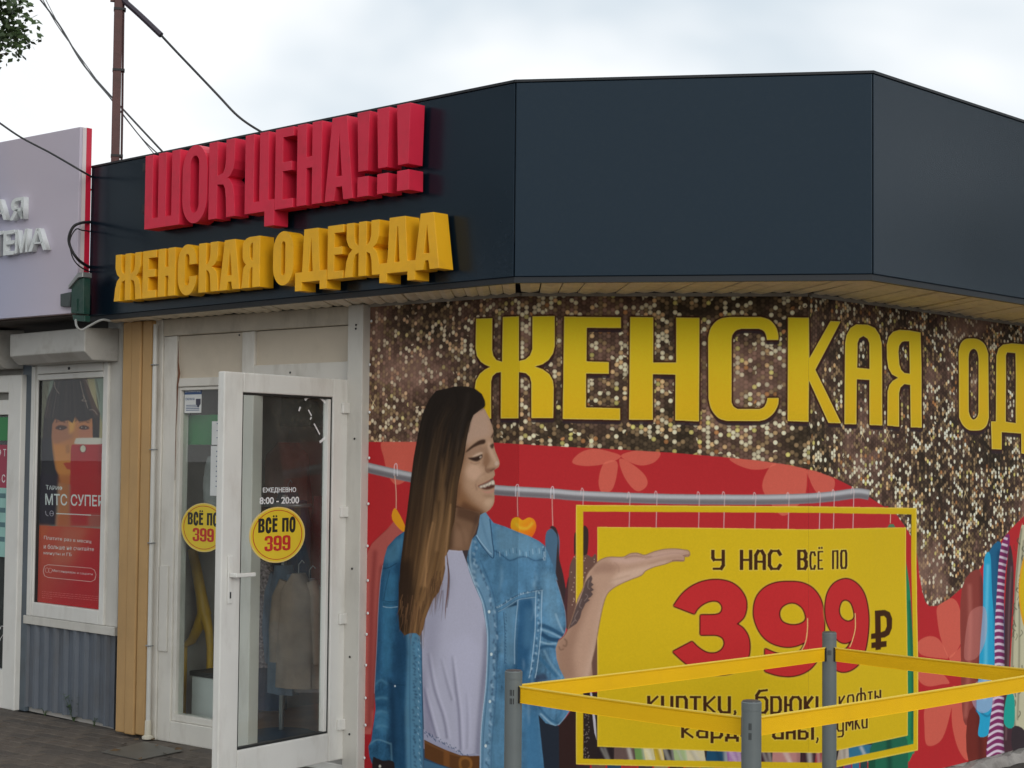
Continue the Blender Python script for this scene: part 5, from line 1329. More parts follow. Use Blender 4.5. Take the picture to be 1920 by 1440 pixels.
# ---- the banner
ban = empty('advertising_banner', WM.loc(LM / 2, 0, 0), 0, 'big printed vinyl banner with a long-haired woman and a yellow 399 price panel', 'banner')
bo = ban.location
def banner_panel(fr, s0, s1, off, label):
    nx, nz_ = max(2, int((s1 - s0) / .05)), 40
    m = MB(); uv = []
    r = np.random.default_rng(int(off * 100) + 5)
    Wn = vnoise(nz_ + 1, nx + 1, 9, int(off * 10) + 3, 3, .5)
    for j in range(nz_ + 1):
        for i in range(nx + 1):
            u = i / nx; v = j / nz_
            s = s0 + (s1 - s0) * u; z = Z0b + (Z1b - Z0b) * v
            edge = min(1, 6 * min(u, 1 - u)) * min(1, 8 * min(v, 1 - v))
            p = fr.w(s, -0.0006 - 0.010 * edge * Wn[j, i], z)
            m.v.append((p.x - bo.x, p.y - bo.y, p.z))
            uv.append(((s + off - S_L) / BW, v))
    for j in range(nz_):
        for i in range(nx):
            q = j * (nx + 1) + i; m.f.append((q, q + 1, q + nx + 2, q + nx + 1))
    me = bpy.data.meshes.new('printed_panel'); me.from_pydata(m.v, [], m.f)
    ul = me.uv_layers.new(name='UVMap')
    for l in me.loops: ul.data[l.index].uv = uv[l.vertex_index]
    for p in me.polygons: p.use_smooth = True
    me.materials.append(VINYL)
    o = bpy.data.objects.new('printed_panel', me); C.objects.link(o); o.parent = ban; o['label'] = label
banner_panel(WL, S_L + .004, 0.0, 0, 'narrow left panel of the print with the red coat')
banner_panel(WM, 0.0, LM, 0, 'middle panel of the print with most of the woman and the price')
banner_panel(WR, 0.0, S_R, LM, 'right panel of the print with hanging clothes')
scr = MB().lathe([(0.0075, 0), (0.0075, .002), (.004, .004)], n=10).mesh('screw'); scr.materials.append(WHITEP)
def screws(fr, pts, parent, origin, mesh=scr, i=-0.012):
    for s, z in pts:
        o = bpy.data.objects.new('screw', mesh); C.objects.link(o); o.parent = parent
        p = fr.w(s, i, z); o.location = p - Vector(origin)
        o.rotation_euler = (math.pi / 2, 0, fr.rz)
screws(WL, [(S_L + .03 + random.uniform(-.006, .006), z) for z in (.10, .27, .41, .58, .74, .85, 1.02, 1.2, 1.42, 1.66, 1.9, 2.15, 2.38)], ban, bo)

# ------------------------------------------------------------------ entrance: white plastic frame in the left wall
def S(px, py=1000, i=0.0, fr=None): return (fr or WL).px(px, py, i)[0]
def Zp(px, py, i=0.0, fr=None): return (fr or WL).px(px, py, i)[1]
sA = S(288, 1000); sA2 = S(302, 1000); sB = S(326, 1000); sM0 = S(455, 640); sM1 = S(478, 640); sR0 = S(662, 900); sR1 = s_b0 - .004
zTop = HB - .02
zPL = Zp(350, 725); zPR = Zp(475, 685); zDoor = Zp(640, 716); zGb = Zp(345, 1341)
print('entrance s', sA, sB, sM0, sM1, sR0, 'z', zPL, zPR, zDoor, zGb)
D0, D1 = -0.005, 0.07
zHead = zTop - .10
fpart(WL, 'door_frame', PVC_D, [(sA2 + .002, sR0 - .001, D0 - .006, D1, zHead, zTop)], label='dirty header strip under the soffit', bevel=.004)
fpart(WL, 'side_post', FRM, [(sA, sA2, D0 - .01, D1, 0.0, zTop)], label='plain white cover strip left of the glass', bevel=.004)
fpart(WL, 'window_frame', FRM, [(sA2 + .002, sB, D0, D1, 0.0, zHead - .002)], bevel=.005)
fpart(WL, 'window_frame', FRM, [(sA2 + .012, sB - .03, D0 - .012, D0 - .001, 0.52, 1.02)], label='patched cover strip on the left jamb', bevel=.003)
fpart(WL, 'mullion', FRM, [(sM0, sM1, D0, D1, 0.0, zHead - .002)], bevel=.005)
fpart(WL, 'window_frame', FRM, [(sB + .001, sM0 - .001, D0, D1, 0.0, zGb - .045)], bevel=.005)
fpart(WL, 'window_frame', FRM, [(sB + .001, sM0 - .001, D0, D1, zPL, zPL + .05)], bevel=.005)
fpart(WL, 'door_frame', FRM, [(sM1 + .001, sR0 - .001, D0, D1, zDoor - .035, zPR - .001)], bevel=.005)
fpart(WL, 'infill_panel', INFILL, [(sB + .001, sM0 - .001, D0 + .02, D1 - .01, zPL + .051, zHead - .003)], label='left blank white panel over the narrow window')
fpart(WL, 'infill_panel', INFILL, [(sM1 + .001, sR0 - .001, D0 + .02, D1 - .01, zPR, zHead - .003)], label='wide blank white panel over the door')
# beads round the narrow window
g0, g1 = zGb - .044, zPL - .001
for bx in ((sB + .001, sB + .03, g0, g1), (sM0 - .03, sM0 - .001, g0, g1), (sB + .031, sM0 - .031, g0, g0 + .04), (sB + .031, sM0 - .031, g1 - .02, g1)):
    fpart(WL, 'glazing_bead', FRM, [(bx[0], bx[1], D0 + .012, D1, bx[2], bx[3])], bevel=.004)
fpart(WL, 'window_pane', GLASS, [(sB + .03, sM0 - .03, D0 + .035, D0 + .041, g0 + .04, g1 - .02)])
fpart(WL, 'corner_post', GREYW, [(sR0, sR1, D0 - .05, 0.05, 0.0, zTop - .002)], label='white metal corner post between the doorway and the print', bevel=.004)
fpart(WL, 'threshold', PVC, [(sM1 + .001, sR0 - .001, D0 - .01, D1 + .05, 0.0, .045)], bevel=.006)
for z in (2.15, 2.12, 1.55, 1.18, .62, .18):
    pass
dks = MB().lathe([(0.006, 0), (0.006, .002), (.003, .003)], n=8).mesh('screw'); dks.materials.append(DARK)
screws(WL, [((sR0 + sR1) / 2 + random.uniform(-.01, .01), z) for z in (2.36, 2.34, 1.76, 1.08, .62, .22)], shop, shop.location, dks, D0 - .052)
screws(WL, [(sM0 - .02, zTop - .12), (sM1 + .3, zDoor + .06)], shop, shop.location, dks, D0 - .002)
# rusty scar along the left jamb
m = MB(); P = [WL.px(x, y, -.012) for x, y in ((334, 640), (333, 680), (335, 700), (332, 720), (331, 760), (329, 800), (328, 850), (327, 900))]
m.tube([sw(WL.w(s, D0 - .003, z)) for s, z in P], [.001, .004, .007, .005, .003, .002, .002, .001], 6)
m.build('rust_scar', mat('rust_scar', (0.16, 0.07, 0.04), 0.9, .3, 30), shop)
# beige cladding left of the entrance
sP0, sP1 = S(226, 1000, -.03), S(282, 1000, -.03)
w3 = (sP1 - sP0) / 3
r = random.Random(4)
for k in range(3):
    fpart(WL, 'cladding_board', BEIGE, [(sP0 + k * w3 + .004, sP0 + (k + 1) * w3 - .003, -.045 - (.008 if k == 1 else 0), .05, 0.012 + r.uniform(0, .02), zTop - .004)], bevel=.008, label='vertical beige cladding board')
fpart(WL, 'wall', WALLM, [(sP0, sA2, .075, .12, 0.0, zTop - .01)])
# room behind
fpart(WL, 'side_wall', WALLM, [(sP0, sP0 + .06, .125, 4.0, 0.0, HB)])
INT = mat('interior_wall', (0.42, 0.26, 0.20), 0.8, 0.2, 2)
fpart(WL, 'back_wall', INT, [(sP0 + .07, -.5, 2.6, 2.66, 0, HB)])
fpart(WL, 'partition', mat('maroon_curtain', (0.38, 0.05, 0.055), 0.85, .3, 3), [(-.55, -.50, .14, 2.59, 0, HB)])
fpart(WL, 'interior_floor', mat('orange_linoleum', (0.62, 0.34, 0.19), 0.55, .15, 5), [(sP0 + .08, -.56, .1, 2.58, 0.001, .02)])
fpart(WL, 'interior_ceiling', WALLM, [(sP0 + .08, -.56, .1, 2.58, HB - .03, HB - .001)])
# conduit down the strip and its foot plate
def gnd(px, py):
    r = ray(px, py); t = -EYE / r.z; return (r.x * t, r.y * t)
_g = gnd(268, 1409)
con = empty('cable_conduit', WL.loc(S(284.5, 1000, -.045), -.045, 0), WL.rz, 'thin white conduit pipe beside the beige cladding, its cap on a metal plate', 'pipe')
MB().tube([(0, 0, .10), (0, 0, zTop - .03)], .014, 10).build('pipe', CONDUIT, con, True)
MB().lathe([(.034, 0.0085), (.034, .022), (.020, .03), (.018, .11), (.016, .115)], n=20).build('cap', mat('cream_cap', (.6, .56, .46), .5), con, True)
cl_ = MB().box(-.022, .022, -.02, .03, 0, .022)
for z in (.55, 1.15, 1.7, 2.2):
    MB().tube([(-.021, .01, z), (-.02, -.012, z), (0, -.021, z), (.02, -.012, z), (.021, .01, z)], .004, 6).build('clip', ZINC, con, True)
q = [WL.px(x, y, 0) for x, y in ((190, 1413), (345, 1409))]
mp_ = empty('metal_plate', wp(262, 1411, 9.35).to_2d().to_3d(), WL.rz, 'flat square metal sheet lying on the pavers under the conduit cap', 'metal sheet')
mp_.rotation_euler = (0, 0, 0)
m = MB(); qq = [gnd(190, 1412), gnd(262, 1427), gnd(343, 1410), gnd(272, 1393)]
mp_.location = ((qq[0][0] + qq[2][0]) / 2, (qq[0][1] + qq[2][1]) / 2, 0)
m.hexa([(x - mp_.location.x, y - mp_.location.y, z) for z in (.004, .008) for x, y in qq])
m.build('sheet', mat('dull_sheet_metal', (.15, .145, .13), .55, .15, 6, metal=.3), mp_)

# ------------------------------------------------------------------ the open door: a part of the shop, hinged on the corner post
sH, _ = WL.px(655, 1000, -.03)
Hp = WL.w(sH - .005, -.035)
rN = ray(416, 1000); yN = Hp.y * 0.915
Np = Vector((rN.x / rN.y * yN, yN))
DF = Fr(Np, (Hp.x, Hp.y)); DWd = (Vector((Hp.x, Hp.y)) - Np).length
print('door width', DWd)
dz0, dz1 = 0.085, Zp(655, 713)
print('door z', dz0, dz1, 'near top proj', project(np.array([[Np.x, Np.y, dz1]])), project(np.array([[Np.x, Np.y, dz0]])))
def dpx(px, py): return DF.px(px, py, 0)
dl, dr_ = dpx(452, 1000)[0], dpx(622, 1000)[0]
gt, gb = dpx(500, 738)[1], dpx(500, 1397)[1]
print('door glass', dl, dr_, gb, gt)
DT = .045
door = fpart(DF, 'door', PVC, [(0, dl, 0, DT, dz0, dz1), (dr_, DWd, 0, DT, dz0, dz1)], bevel=.006, label='white glazed door standing open towards the pavement')
def dpart(name, mat_, boxes, bevel=0.0, label=None): return fpart(DF, name, mat_, boxes, door, bevel, label)
dpart('rail', PVC, [(dl + .001, dr_ - .001, 0, DT, gt, dz1)], .006); dpart('rail', PVC, [(dl + .001, dr_ - .001, 0, DT, dz0, gb)], .006)
dpart('pane', GLASS, [(dl + .002, dr_ - .002, .028, .034, gb + .002, gt - .002)])
for b in ((dl + .001, dl + .012, .010, .04, gb + .001, gt - .001), (dr_ - .012, dr_ - .001, .010, .04, gb + .001, gt - .001), (dl + .013, dr_ - .013, .012, .05, gt - .01, gt - .001), (dl + .013, dr_ - .013, .010, .04, gb + .001, gb + .01)):
    dpart('gasket', BLACKG, [b])
dpart('gasket', PVC, [(dr_ - .036, dr_ - .0135, .006, .04, gb + .011, gt - .011)], .003, 'inner white bead by the hinges')
hx0, hz = dpx(430, 1078)[0], dpx(430, 1078)[1]
dpart('lock_plate', PVC, [(hx0 - .015, hx0 + .017, -.009, -.001, dpx(428, 1132)[1], dpx(428, 1042)[1])], .003)
dpart('handle', PVC, [(hx0 - .01, hx0 + .012, -.045, -.009, hz - .011, hz + .011), (hx0 - .01, hx0 + .125, -.058, -.043, hz - .011, hz + .009)], .004)
dpart('keyhole', DARK, [(hx0 - .004, hx0 + .005, -.0105, -.0085, dpx(428, 1122)[1], dpx(428, 1110)[1])])
for py in (765, 960, 1160, 1358):
    z = dpx(640, py)[1]
    dpart('hinge', PVC, [(DWd - .07, DWd + .045, -.018, .0, z - .028, z + .028), (DWd + .0, DWd + .03, -.022, .03, z - .036, z + .036)], .005)
dpart('door_closer_cap', GREYW, [(DWd + .045, DWd + .075, -.03, .0, dpx(655, 972)[1], dpx(655, 948)[1])], .006)

# stickers and vinyl lettering
def text_part(txt, x0, x1, z0, z1, y, mat_, parent, name='lettering', bold=0.0, spacing=1.0, depth=.0008, shear=0.0, label=None):
    """lettering from the built-in font as thin raised geometry in the parent's own x (right) and z (up)"""
    loops, a, b, c, d = text_loops(txt, bold, spacing)
    cu = bpy.data.curves.new('t', 'FONT'); cu.body = txt; cu.size = 1.0; cu.offset = bold; cu.resolution_u = 4; cu.space_character = spacing; cu.extrude = .5
    ob = bpy.data.objects.new('t', cu); C.objects.link(ob)
    me = bpy.data.meshes.new_from_object(ob.evaluated_get(bpy.context.evaluated_depsgraph_get())); bpy.data.objects.remove(ob)
    me.name = name
    for v in me.vertices:
        u = (v.co.x - a) / (b - a); w = (v.co.y - c) / (d - c)
        v.co = Vector((x0 + (x1 - x0) * u + shear * w, y - (v.co.z + .5) * depth, z0 + (z1 - z0) * w))
    me.materials.clear(); me.materials.append(mat_)
    o = bpy.data.objects.new(name, me); C.objects.link(o); o.parent = parent
    if label: o['label'] = label
    return o
def rrect(x0, y0, x1, y1, rx, ry, n=7):
    out = []
    for cx_, cy_, a in ((x1 - rx, y1 - ry, 0), (x0 + rx, y1 - ry, 90), (x0 + rx, y0 + ry, 180), (x1 - rx, y0 + ry, 270)):
        for k in range(n + 1):
            t = math.radians(a + 90 * k / n); out.append((cx_ + rx * math.cos(t), cy_ + ry * math.sin(t)))
    return out
def glyph(ch, w, h, t):
    """contours (outer, holes...) with x right, y up; t = stem width"""
    b = t * .78
    if ch == 'Ш':
        g = (w - 3 * t) / 2
        return [[(0, h), (0, 0), (w, 0), (w, h), (w - t, h), (w - t, b), (t + g + t, b), (t + g + t, h), (t + g, h), (t + g, b), (t, b), (t, h)]]
    if ch == 'Ц':
        x = w - t * .55
        return [[(0, h), (0, 0), (x - .03, 0), (x - .03, -h * .19), (w + .01, -h * .19), (w + .01, b), (x, b), (x, h), (x - t, h), (x - t, b), (t, b), (t, h)]]
    if ch == 'Н':
        m = h * .52
        return [[(0, 0), (t, 0), (t, m - b / 2), (w - t, m - b / 2), (w - t, 0), (w, 0), (w, h), (w - t, h), (w - t, m + b / 2), (t, m + b / 2), (t, h), (0, h)]]
    if ch == 'Е':
        m = h * .52
        return [[(0, 0), (w, 0), (w, b), (t, b), (t, m - b / 2), (w * .92, m - b / 2), (w * .92, m + b / 2), (t, m + b / 2), (t, h - b), (w, h - b), (w, h), (0, h)]]
    if ch == 'О':
        return [rrect(0, -.006, w, h + .006, w * .5, w * .62), rrect(t, b * .9, w - t, h - b * .9, (w - 2 * t) * .5, (w - 2 * t) * .6)[::-1]]
    if ch == 'С':
        o = rrect(0, -.006, w, h + .006, w * .5, w * .62)
        n = 8
        tr, tl, bl, br = o[:n], o[n:2 * n], o[2 * n:3 * n], o[3 * n:]
        i = rrect(t, b * .9, w - t, h - b * .9, (w - 2 * t) * .5, (w - 2 * t) * .6)
        itr, itl, ibl, ibr = i[:n], i[n:2 * n], i[2 * n:3 * n], i[3 * n:]
        return [[(w, h * .60)] + tr + tl + bl + br + [(w, h * .36), (w - t, h * .36)] + ibr[::-1] + ibl[::-1] + itl[::-1] + itr[::-1] + [(w - t, h * .60)]]
    if ch == 'А':
        return [[(0, 0), (t * .95, 0), (t * 1.12, h * .16), (w - t * 1.12, h * .16), (w - t * .95, 0), (w, 0), (w * .76, h), (w * .24, h)], [(w * .5 - t * .28, h * .29), (w * .5 + t * .28, h * .29), (w * .5, h * .80)]]
    if ch == '!':
        return [[(w * .12, h * .30), (w * .88, h * .30), (w, h), (0, h)]], [[(w * .06, 0), (w * .94, 0), (w * .94, h * .235), (w * .06, h * .235)]]
    if ch == 'К':
        a = t * 1.0
        up = [(w, h), (w - t, h), (w - t * 1.02, h * .74), (w - t * 1.12, h * .64), (w - t * 1.35, h * .575), (t, h * .56)]
        lo = [(t, h * .44), (w - t * 1.3, h * .43), (w - t * 1.08, h * .37), (w - t * .98, h * .25), (w - t * .9, 0), (w + .008, 0), (w, h * .27), (w - t * .18, h * .40), (w - t * .55, h * .48), (w - t * .8, h * .505), (w - t * .5, h * .53), (w - t * .12, h * .61), (w, h * .72)]
        return [[(0, 0), (t, 0)] + lo + up + [(t, h), (0, h)]]
    if ch == 'Ж':
        c0, c1 = w / 2 - t * .42, w / 2 + t * .42; q = t * .85; L = []
        r_up = [(w, h), (w - q, h), (w - q * 1.02, h * .73), (w - q * 1.2, h * .62), (c1 + .001, h * .565)]
        r_lo = [(c1 + .001, h * .435), (w - q * 1.15, h * .40), (w - q * .95, h * .28), (w - q * .85, 0), (w + .012, 0), (w, h * .28), (w - q * .3, h * .43), (w - q * .75, h * .505), (w - q * .3, h * .57), (w, h * .70)]
        R_ = [(c1, 0)] + r_lo[:1] + r_lo[1:] + r_up + [(c1, h)]
        Lf = [(w - x, y) for x, y in R_][::-1]
        return [R_ + Lf]
    if ch == 'Я':
        rb = h * .44
        return [[(w, 0), (w, h), (w * .42, h), (w * .20, h * .975), (w * .05, h * .91), (0, h * .80), (0, h * .62), (w * .06, h * .53), (w * .20, h * .465), (w * .07, h * .41), (w * .02, h * .31), (-.006, 0), (t * .92, 0), (t * 1.0, h * .30), (t * 1.15, h * .385), (w - t, h * .40), (w - t, 0)],
                [(w - t, h * .53), (t * 1.25, h * .54), (t * 1.02, h * .60), (t * 1.0, h * .80), (t * 1.2, h * .865), (w - t, h * .88)]]
    if ch == 'Д':
        f = h * .16; e = t * .62
        return [[(-e, -f), (-e + t * .8, -f), (-e + t * .8, 0), (w + e - t * .8, 0), (w + e - t * .8, -f), (w + e, -f), (w + e, b), (w * .93, b), (w * .82, h), (w * .16, h), (w * .10, h * .35), (0.012, b), (-e, b)],
                [(t * .98, b), (w - t * 1.02, b), (w - t * 1.22, h - b * .9), (t * 1.22, h - b * .9)]]
def glyph2(ch, w, h, t):
    b = t * .72
    if ch in 'СО': return [glyph(ch, w, h, t)]
    if ch == 'П': return [[[(0, 0), (t, 0), (t, h - b), (w - t, h - b), (w - t, 0), (w, 0), (w, h), (0, h)]]]
    if ch == 'Ё': return [glyph('Е', w, h, t), [rrect(w * .08, h * 1.06, w * .38, h * 1.2, w * .05, w * .05, 2)], [rrect(w * .6, h * 1.06, w * .9, h * 1.2, w * .05, w * .05, 2)]]
    if ch == 'В': return [[[(0, 0), (w * .6, 0), (w * .9, h * .05), (w, h * .16), (w, h * .38), (w * .92, h * .47), (w * .76, h * .52), (w * .92, h * .57), (w * .97, h * .66), (w * .97, h * .85), (w * .86, h * .96), (w * .6, h), (0, h)],
                           [(t, b), (t, h * .45), (w - t * 1.3, h * .45), (w - t, h * .40), (w - t, h * .17), (w - t * 1.3, b)], [(t, h * .57), (t, h - b), (w - t * 1.4, h - b), (w - t * 1.1, h * .82), (w - t * 1.1, h * .68), (w - t * 1.4, h * .57)]]]
    if ch == '9': return [[[(w * .5, 0), (w * .12, h * .05), (0, h * .16), (0, h * .30), (t, h * .30), (t, h * .17), (w * .5, b * .8), (w - t, h * .17), (w - t, h * .40), (w * .45, h * .36), (w * .08, h * .42), (0, h * .53), (0, h * .83), (w * .12, h * .95), (w * .5, h), (w * .88, h * .95), (w, h * .83), (w, h * .16), (w * .88, h * .05)],
                           [(t, h * .55), (t, h * .81), (w * .5, h - b * .8), (w - t, h * .81), (w - t, h * .55), (w * .5, h * .50)]]]
    if ch == '3': return [[[(w * .5, 0), (w * .12, h * .05), (0, h * .16), (0, h * .32), (t, h * .32), (t, h * .17), (w * .5, b * .8), (w - t, h * .17), (w - t, h * .40), (w * .7, h * .46), (w * .35, h * .46), (w * .35, h * .57), (w * .7, h * .57), (w - t, h * .62), (w - t, h * .81), (w * .5, h - b * .8), (t, h * .81), (t, h * .70), (0, h * .70), (0, h * .83), (w * .12, h * .95), (w * .5, h), (w * .88, h * .95), (w, h * .83), (w, h * .60), (w * .86, h * .52), (w, h * .43), (w, h * .16), (w * .88, h * .05)]]]
RIMM = mat('sticker_rim', (.80, .60, .20), .5, .03)
def price_sticker(fr, cx, cz, R, i, label, squash=1.0):
    t = empty('price_sticker', fr.w(cx, i, cz), fr.rz, label, 'sticker', 'round yellow price stickers')
    def disc(r0, r1, d0, d1, m_, nm):
        q = MB()
        L = [[(r1 * math.cos(a), r1 * squash * math.sin(a)) for a in np.linspace(0, 2 * math.pi, 48, endpoint=False)]]
        if r0: L.append([(r0 * math.cos(a), r0 * squash * math.sin(a)) for a in np.linspace(0, 2 * math.pi, 48, endpoint=False)])
        q.loops(L, lambda u, v, d: (u, d, v), d0, d1); return q.build(nm, m_, t)
    disc(0, R, 0, -.003, RIMM, 'rim'); disc(0, R * .955, -.0032, -.0036, YELP, 'face'); disc(R * .865, R * .89, -.0038, -.0042, REDP, 'ring')
    q_ = R * squash; gx_ = -R * .70
    for ch, wd in (('В', .22), ('С', .21), ('Ё', .18), (' ', .10), ('П', .23), ('О', .22)):
        if ch != ' ':
            for k_, L in enumerate(glyph2(ch, R * wd, q_ * .50, R * .085)):
                MB().loops([[(x + gx_, y + q_ * .10) for x, y in l] for l in L], lambda u, v, d: (u, d, v), -.0038, -.0046).build('letter', BLACKP, t)
        gx_ += R * (wd + .035)
    gx_ = -R * .47
    for ch in '399':
        for L in glyph2(ch, R * .29, q_ * .56, R * .10):
            MB().loops([[(x + gx_, y - q_ * .58) for x, y in l] for l in L], lambda u, v, d: (u, d, v), -.0038, -.0046).build('digit', REDP, t)
        gx_ += R * .32
    return t
cx, cz = DF.px(527, 1003, 0)
Rs = (DF.px(579, 1003)[0] - DF.px(475, 1003)[0]) / 2
price_sticker(DF, cx, cz, Rs, .026, 'round yellow price sticker on the open glass door, fully in view', (DF.px(527, 950)[1] - DF.px(527, 1055)[1]) / 2 / Rs)
cx2 = WL.px(385, 988, .03)[0]; cz2 = WL.px(380, 989, .03)[1]
Rw = WL.px(383, 988, .03)[0] - WL.px(341, 988, .03)[0]
price_sticker(WL, WL.px(383, 988, .03)[0], cz2, Rw, D0 + .033, 'round yellow price sticker on the narrow window, half hidden by the open door edge', (WL.px(383, 943, .03)[1] - WL.px(383, 1035, .03)[1]) / 2 / Rw)
hr = empty('opening_hours', DF.w(cx, .0265, DF.px(530, 930)[1]), DF.rz, 'white vinyl opening hours lettering on the open door above the round sticker', 'lettering')
zc = hr.location.z
text_part('ЕЖЕДНЕВНО', dpx(500, 930)[0] - cx, dpx(562, 930)[0] - cx, DF.px(530, 925)[1] - zc, DF.px(530, 914)[1] - zc, 0, WHITEP, hr, bold=.02)
text_part('8:00 - 20:00', dpx(494, 930)[0] - cx, dpx(568, 930)[0] - cx, DF.px(530, 945)[1] - zc, DF.px(530, 932)[1] - zc, 0, WHITEP, hr, bold=.02)
# the worn round decal high on the door
dc = empty('worn_round_decal', DF.w(dpx(596, 787)[0], .0265, DF.px(596, 787)[1]), DF.rz, 'worn white circle decal peeling off in the top corner of the open door', 'decal')
R2 = dpx(612, 787)[0] - dpx(580, 787)[0]
def arc_strip(parent, R_, a0, a1, w, zq=1.0):
    n = 20; o_ = [(R_ * math.cos(a), R_ * zq * math.sin(a)) for a in np.linspace(a0, a1, n)]; i_ = [((R_ - w) * math.cos(a), (R_ - w) * zq * math.sin(a)) for a in np.linspace(a1, a0, n)]
    return MB().loops([o_ + i_], lambda u, v, d: (u, d, v), 0, -.0008).build('arc', WHITEP, parent)
arc_strip(dc, R2, -1.2, 2.2, .013); arc_strip(dc, R2 * .98, 2.6, 2.8, .010)
for a, b, c, d in ((-.045, .05, -.02, .02), (.0, -.02, .045, -.075), (-.03, .0, -.02, .012)):
    v = Vector((c - a, 0, d - b)).normalized() * .004; n = Vector((-v.z, 0, v.x))
    MB().loops([[(a + n.x, b + n.z), (a - n.x, b - n.z), (c - n.x, d - n.z), (c + n.x, d + n.z)]], lambda u, v_, e: (u, e, v_), 0, -.0008).build('stroke', WHITEP, dc)
# notice with a blue head in the narrow window, and white papers at its right edge
s0_, z1_ = WL.px(347, 727, .03); s1_, z0_ = WL.px(378, 774, .03)
nt_ = empty('window_notice', WL.w((s0_ + s1_) / 2, D0 + .0335, (z0_ + z1_) / 2), WL.rz, 'small white and blue security notice in the top corner of the narrow window', 'notice')
w_, h_ = (s1_ - s0_) / 2, (z1_ - z0_) / 2
BLUEP = mat('blue_print', (0.04, 0.09, 0.22), .5, .05)
MB().box(-w_, w_, -.0006, 0, -h_, h_).build('sheet', PAPER, nt_)
MB().box(-w_, w_, -.0012, -.0007, h_ * .45, h_).build('head', BLUEP, nt_)
MB().loops([[(w_ * .35, h_ * .1), (w_ * .9, h_ * .1), (w_ * .9, -h_ * .3), (w_ * .62, -h_ * .6), (w_ * .35, -h_ * .3)]], lambda u, v, d: (u, d, v), -.0007, -.0012).build('shield', mat('dark_shield', (.05, .05, .08), .5), nt_)
text_part('ВНИМАНИЕ', -w_ * .9, w_ * .9, h_ * .62, h_ * .86, -.0013, PAPER, nt_)
text_part('ОХРАНА', -w_ * .9, w_ * .2, h_ * .0, h_ * .2, -.0007, BLUEP, nt_)
for k in range(4): MB().box(-w_ * .8, w_ * .75, -.0011, -.0007, -h_ * (.42 + .13 * k), -h_ * (.37 + .13 * k)).build('text_line', BLUEP, nt_)
for (x0, y0, x1, y1, lab) in ((398, 790, 414, 834, 'small white paper note taped in the narrow window beside the door edge, upper one'), (396, 836, 413, 930, 'tall white paper with blue handwriting in the narrow window beside the door edge, lower one')):
    a, zt = WL.px(x0, y0, .03); b, zb = WL.px(x1 + 6, y1, .03)
    o = empty('paper_note', WL.w((a + b) / 2, D0 + .0335, (zt + zb) / 2), WL.rz, lab, 'paper')
    MB().box(-(b - a) / 2, (b - a) / 2, -.0006, 0, -(zt - zb) / 2, (zt - zb) / 2).build('sheet', PAPER, o)
    for k in range(3 if y1 < 840 else 8):
        z = (zt - zb) * (.38 - k * (.3 if y1 < 840 else .1)); MB().box(-.01, .012 + random.uniform(-.01, .008), -.0011, -.0007, z, z + .006).build('text_line', BLUEP, o)

# ------------------------------------------------------------------ raised letters on the left fascia (heavy condensed, 9 cm deep)
DEP = 0.095
def letters(root, spec, mat_, face_i, yb, yt, stem):
    """spec: (char, px_left, px_right) measured on the letter's front face"""
    for ch, pa, pb in spec:
        s0, s1 = FL.px(pa, 400, face_i)[0], FL.px(pb, 400, face_i)[0]
        w = s1 - s0; h = yt - yb
        G = glyph(ch, w, h, min(stem, w * .42) if ch not in 'ЖШ' else min(stem, w * (.305 if ch == 'Ш' else .285)))
        m = MB()
        for L in (G if ch == '!' else [G]):
            m.loops([[(p[0] + s0 - root['s'], p[1] + yb - root['z']) for p in l] for l in L], lambda u, v, d: (u, d, v), face_i, face_i + DEP)
        o = m.build('letter', mat_, root, bevel=.0018)
    del root['s'], root['z']
def zpx(x, y): return FL.px(x, y, -.115)[1]
print('red z', zpx(271, 293), zpx(269, 430), zpx(742, 198), zpx(743, 360), 'yel', zpx(220, 478), zpx(218, 565), zpx(786, 401), zpx(777, 508))
def X6(v): return 160 + v / 2.595
FI = -.115
zr1 = (zpx(271, 293) + zpx(742, 198)) / 2; zr0 = (zpx(269, 430) + zpx(743, 360)) / 2
zy1 = (zpx(220, 478) + zpx(786, 401)) / 2; zy0 = (zpx(218, 565) + zpx(777, 508)) / 2
red_sign = empty('raised_letter_sign', FL.loc(-2, 0, zr0), FL.rz, 'row of raised red block letters reading ШОК ЦЕНА!!! on the dark left fascia', 'sign')
red_sign['s'] = -2.0; red_sign['z'] = zr0
letters(red_sign, [(c, X6(a), X6(b)) for c, a, b in (('Ш', 288, 456), ('О', 470, 590), ('К', 598, 722), ('Ц', 774, 912), ('Е', 920, 1008), ('Н', 1026, 1146), ('А', 1163, 1300), ('!', 1318, 1378), ('!', 1414, 1474), ('!', 1510, 1576))], REDL, FI, zr0, zr1, .074)
yel_sign = empty('raised_letter_sign', FL.loc(-2, 0, zy0), FL.rz, 'row of raised yellow block letters reading ЖЕНСКАЯ ОДЕЖДА below the red row', 'sign')
yel_sign['s'] = -2.0; yel_sign['z'] = zy0
letters(yel_sign, [(c, X6(a), X6(b)) for c, a, b in (('Ж', 152, 274), ('Е', 284, 350), ('Н', 359, 442), ('С', 455, 546), ('К', 556, 648), ('А', 657, 756), ('Я', 768, 852), ('О', 917, 1016), ('Д', 1050, 1152), ('Е', 1181, 1258), ('Ж', 1272, 1430), ('Д', 1462, 1578), ('А', 1602, 1724))], YELL, FI, zy0, zy1, .066)
# stand-off studs between letters and panel are hidden: a thin back rail carries each row
for rt_, za, zb in ((red_sign, .12, .17), (red_sign, .36, .41), (yel_sign, .08, .12), (yel_sign, .24, .28)):
    a = FL.px(X6(290 if rt_ is red_sign else 170), 400, 0)[0] + 2; b = FL.px(X6(1570 if rt_ is red_sign else 1700), 400, 0)[0] + 2
    MB().box(a, b, -.021, -.001, za, zb).build('back_rail', NAVY_EDGE, rt_)
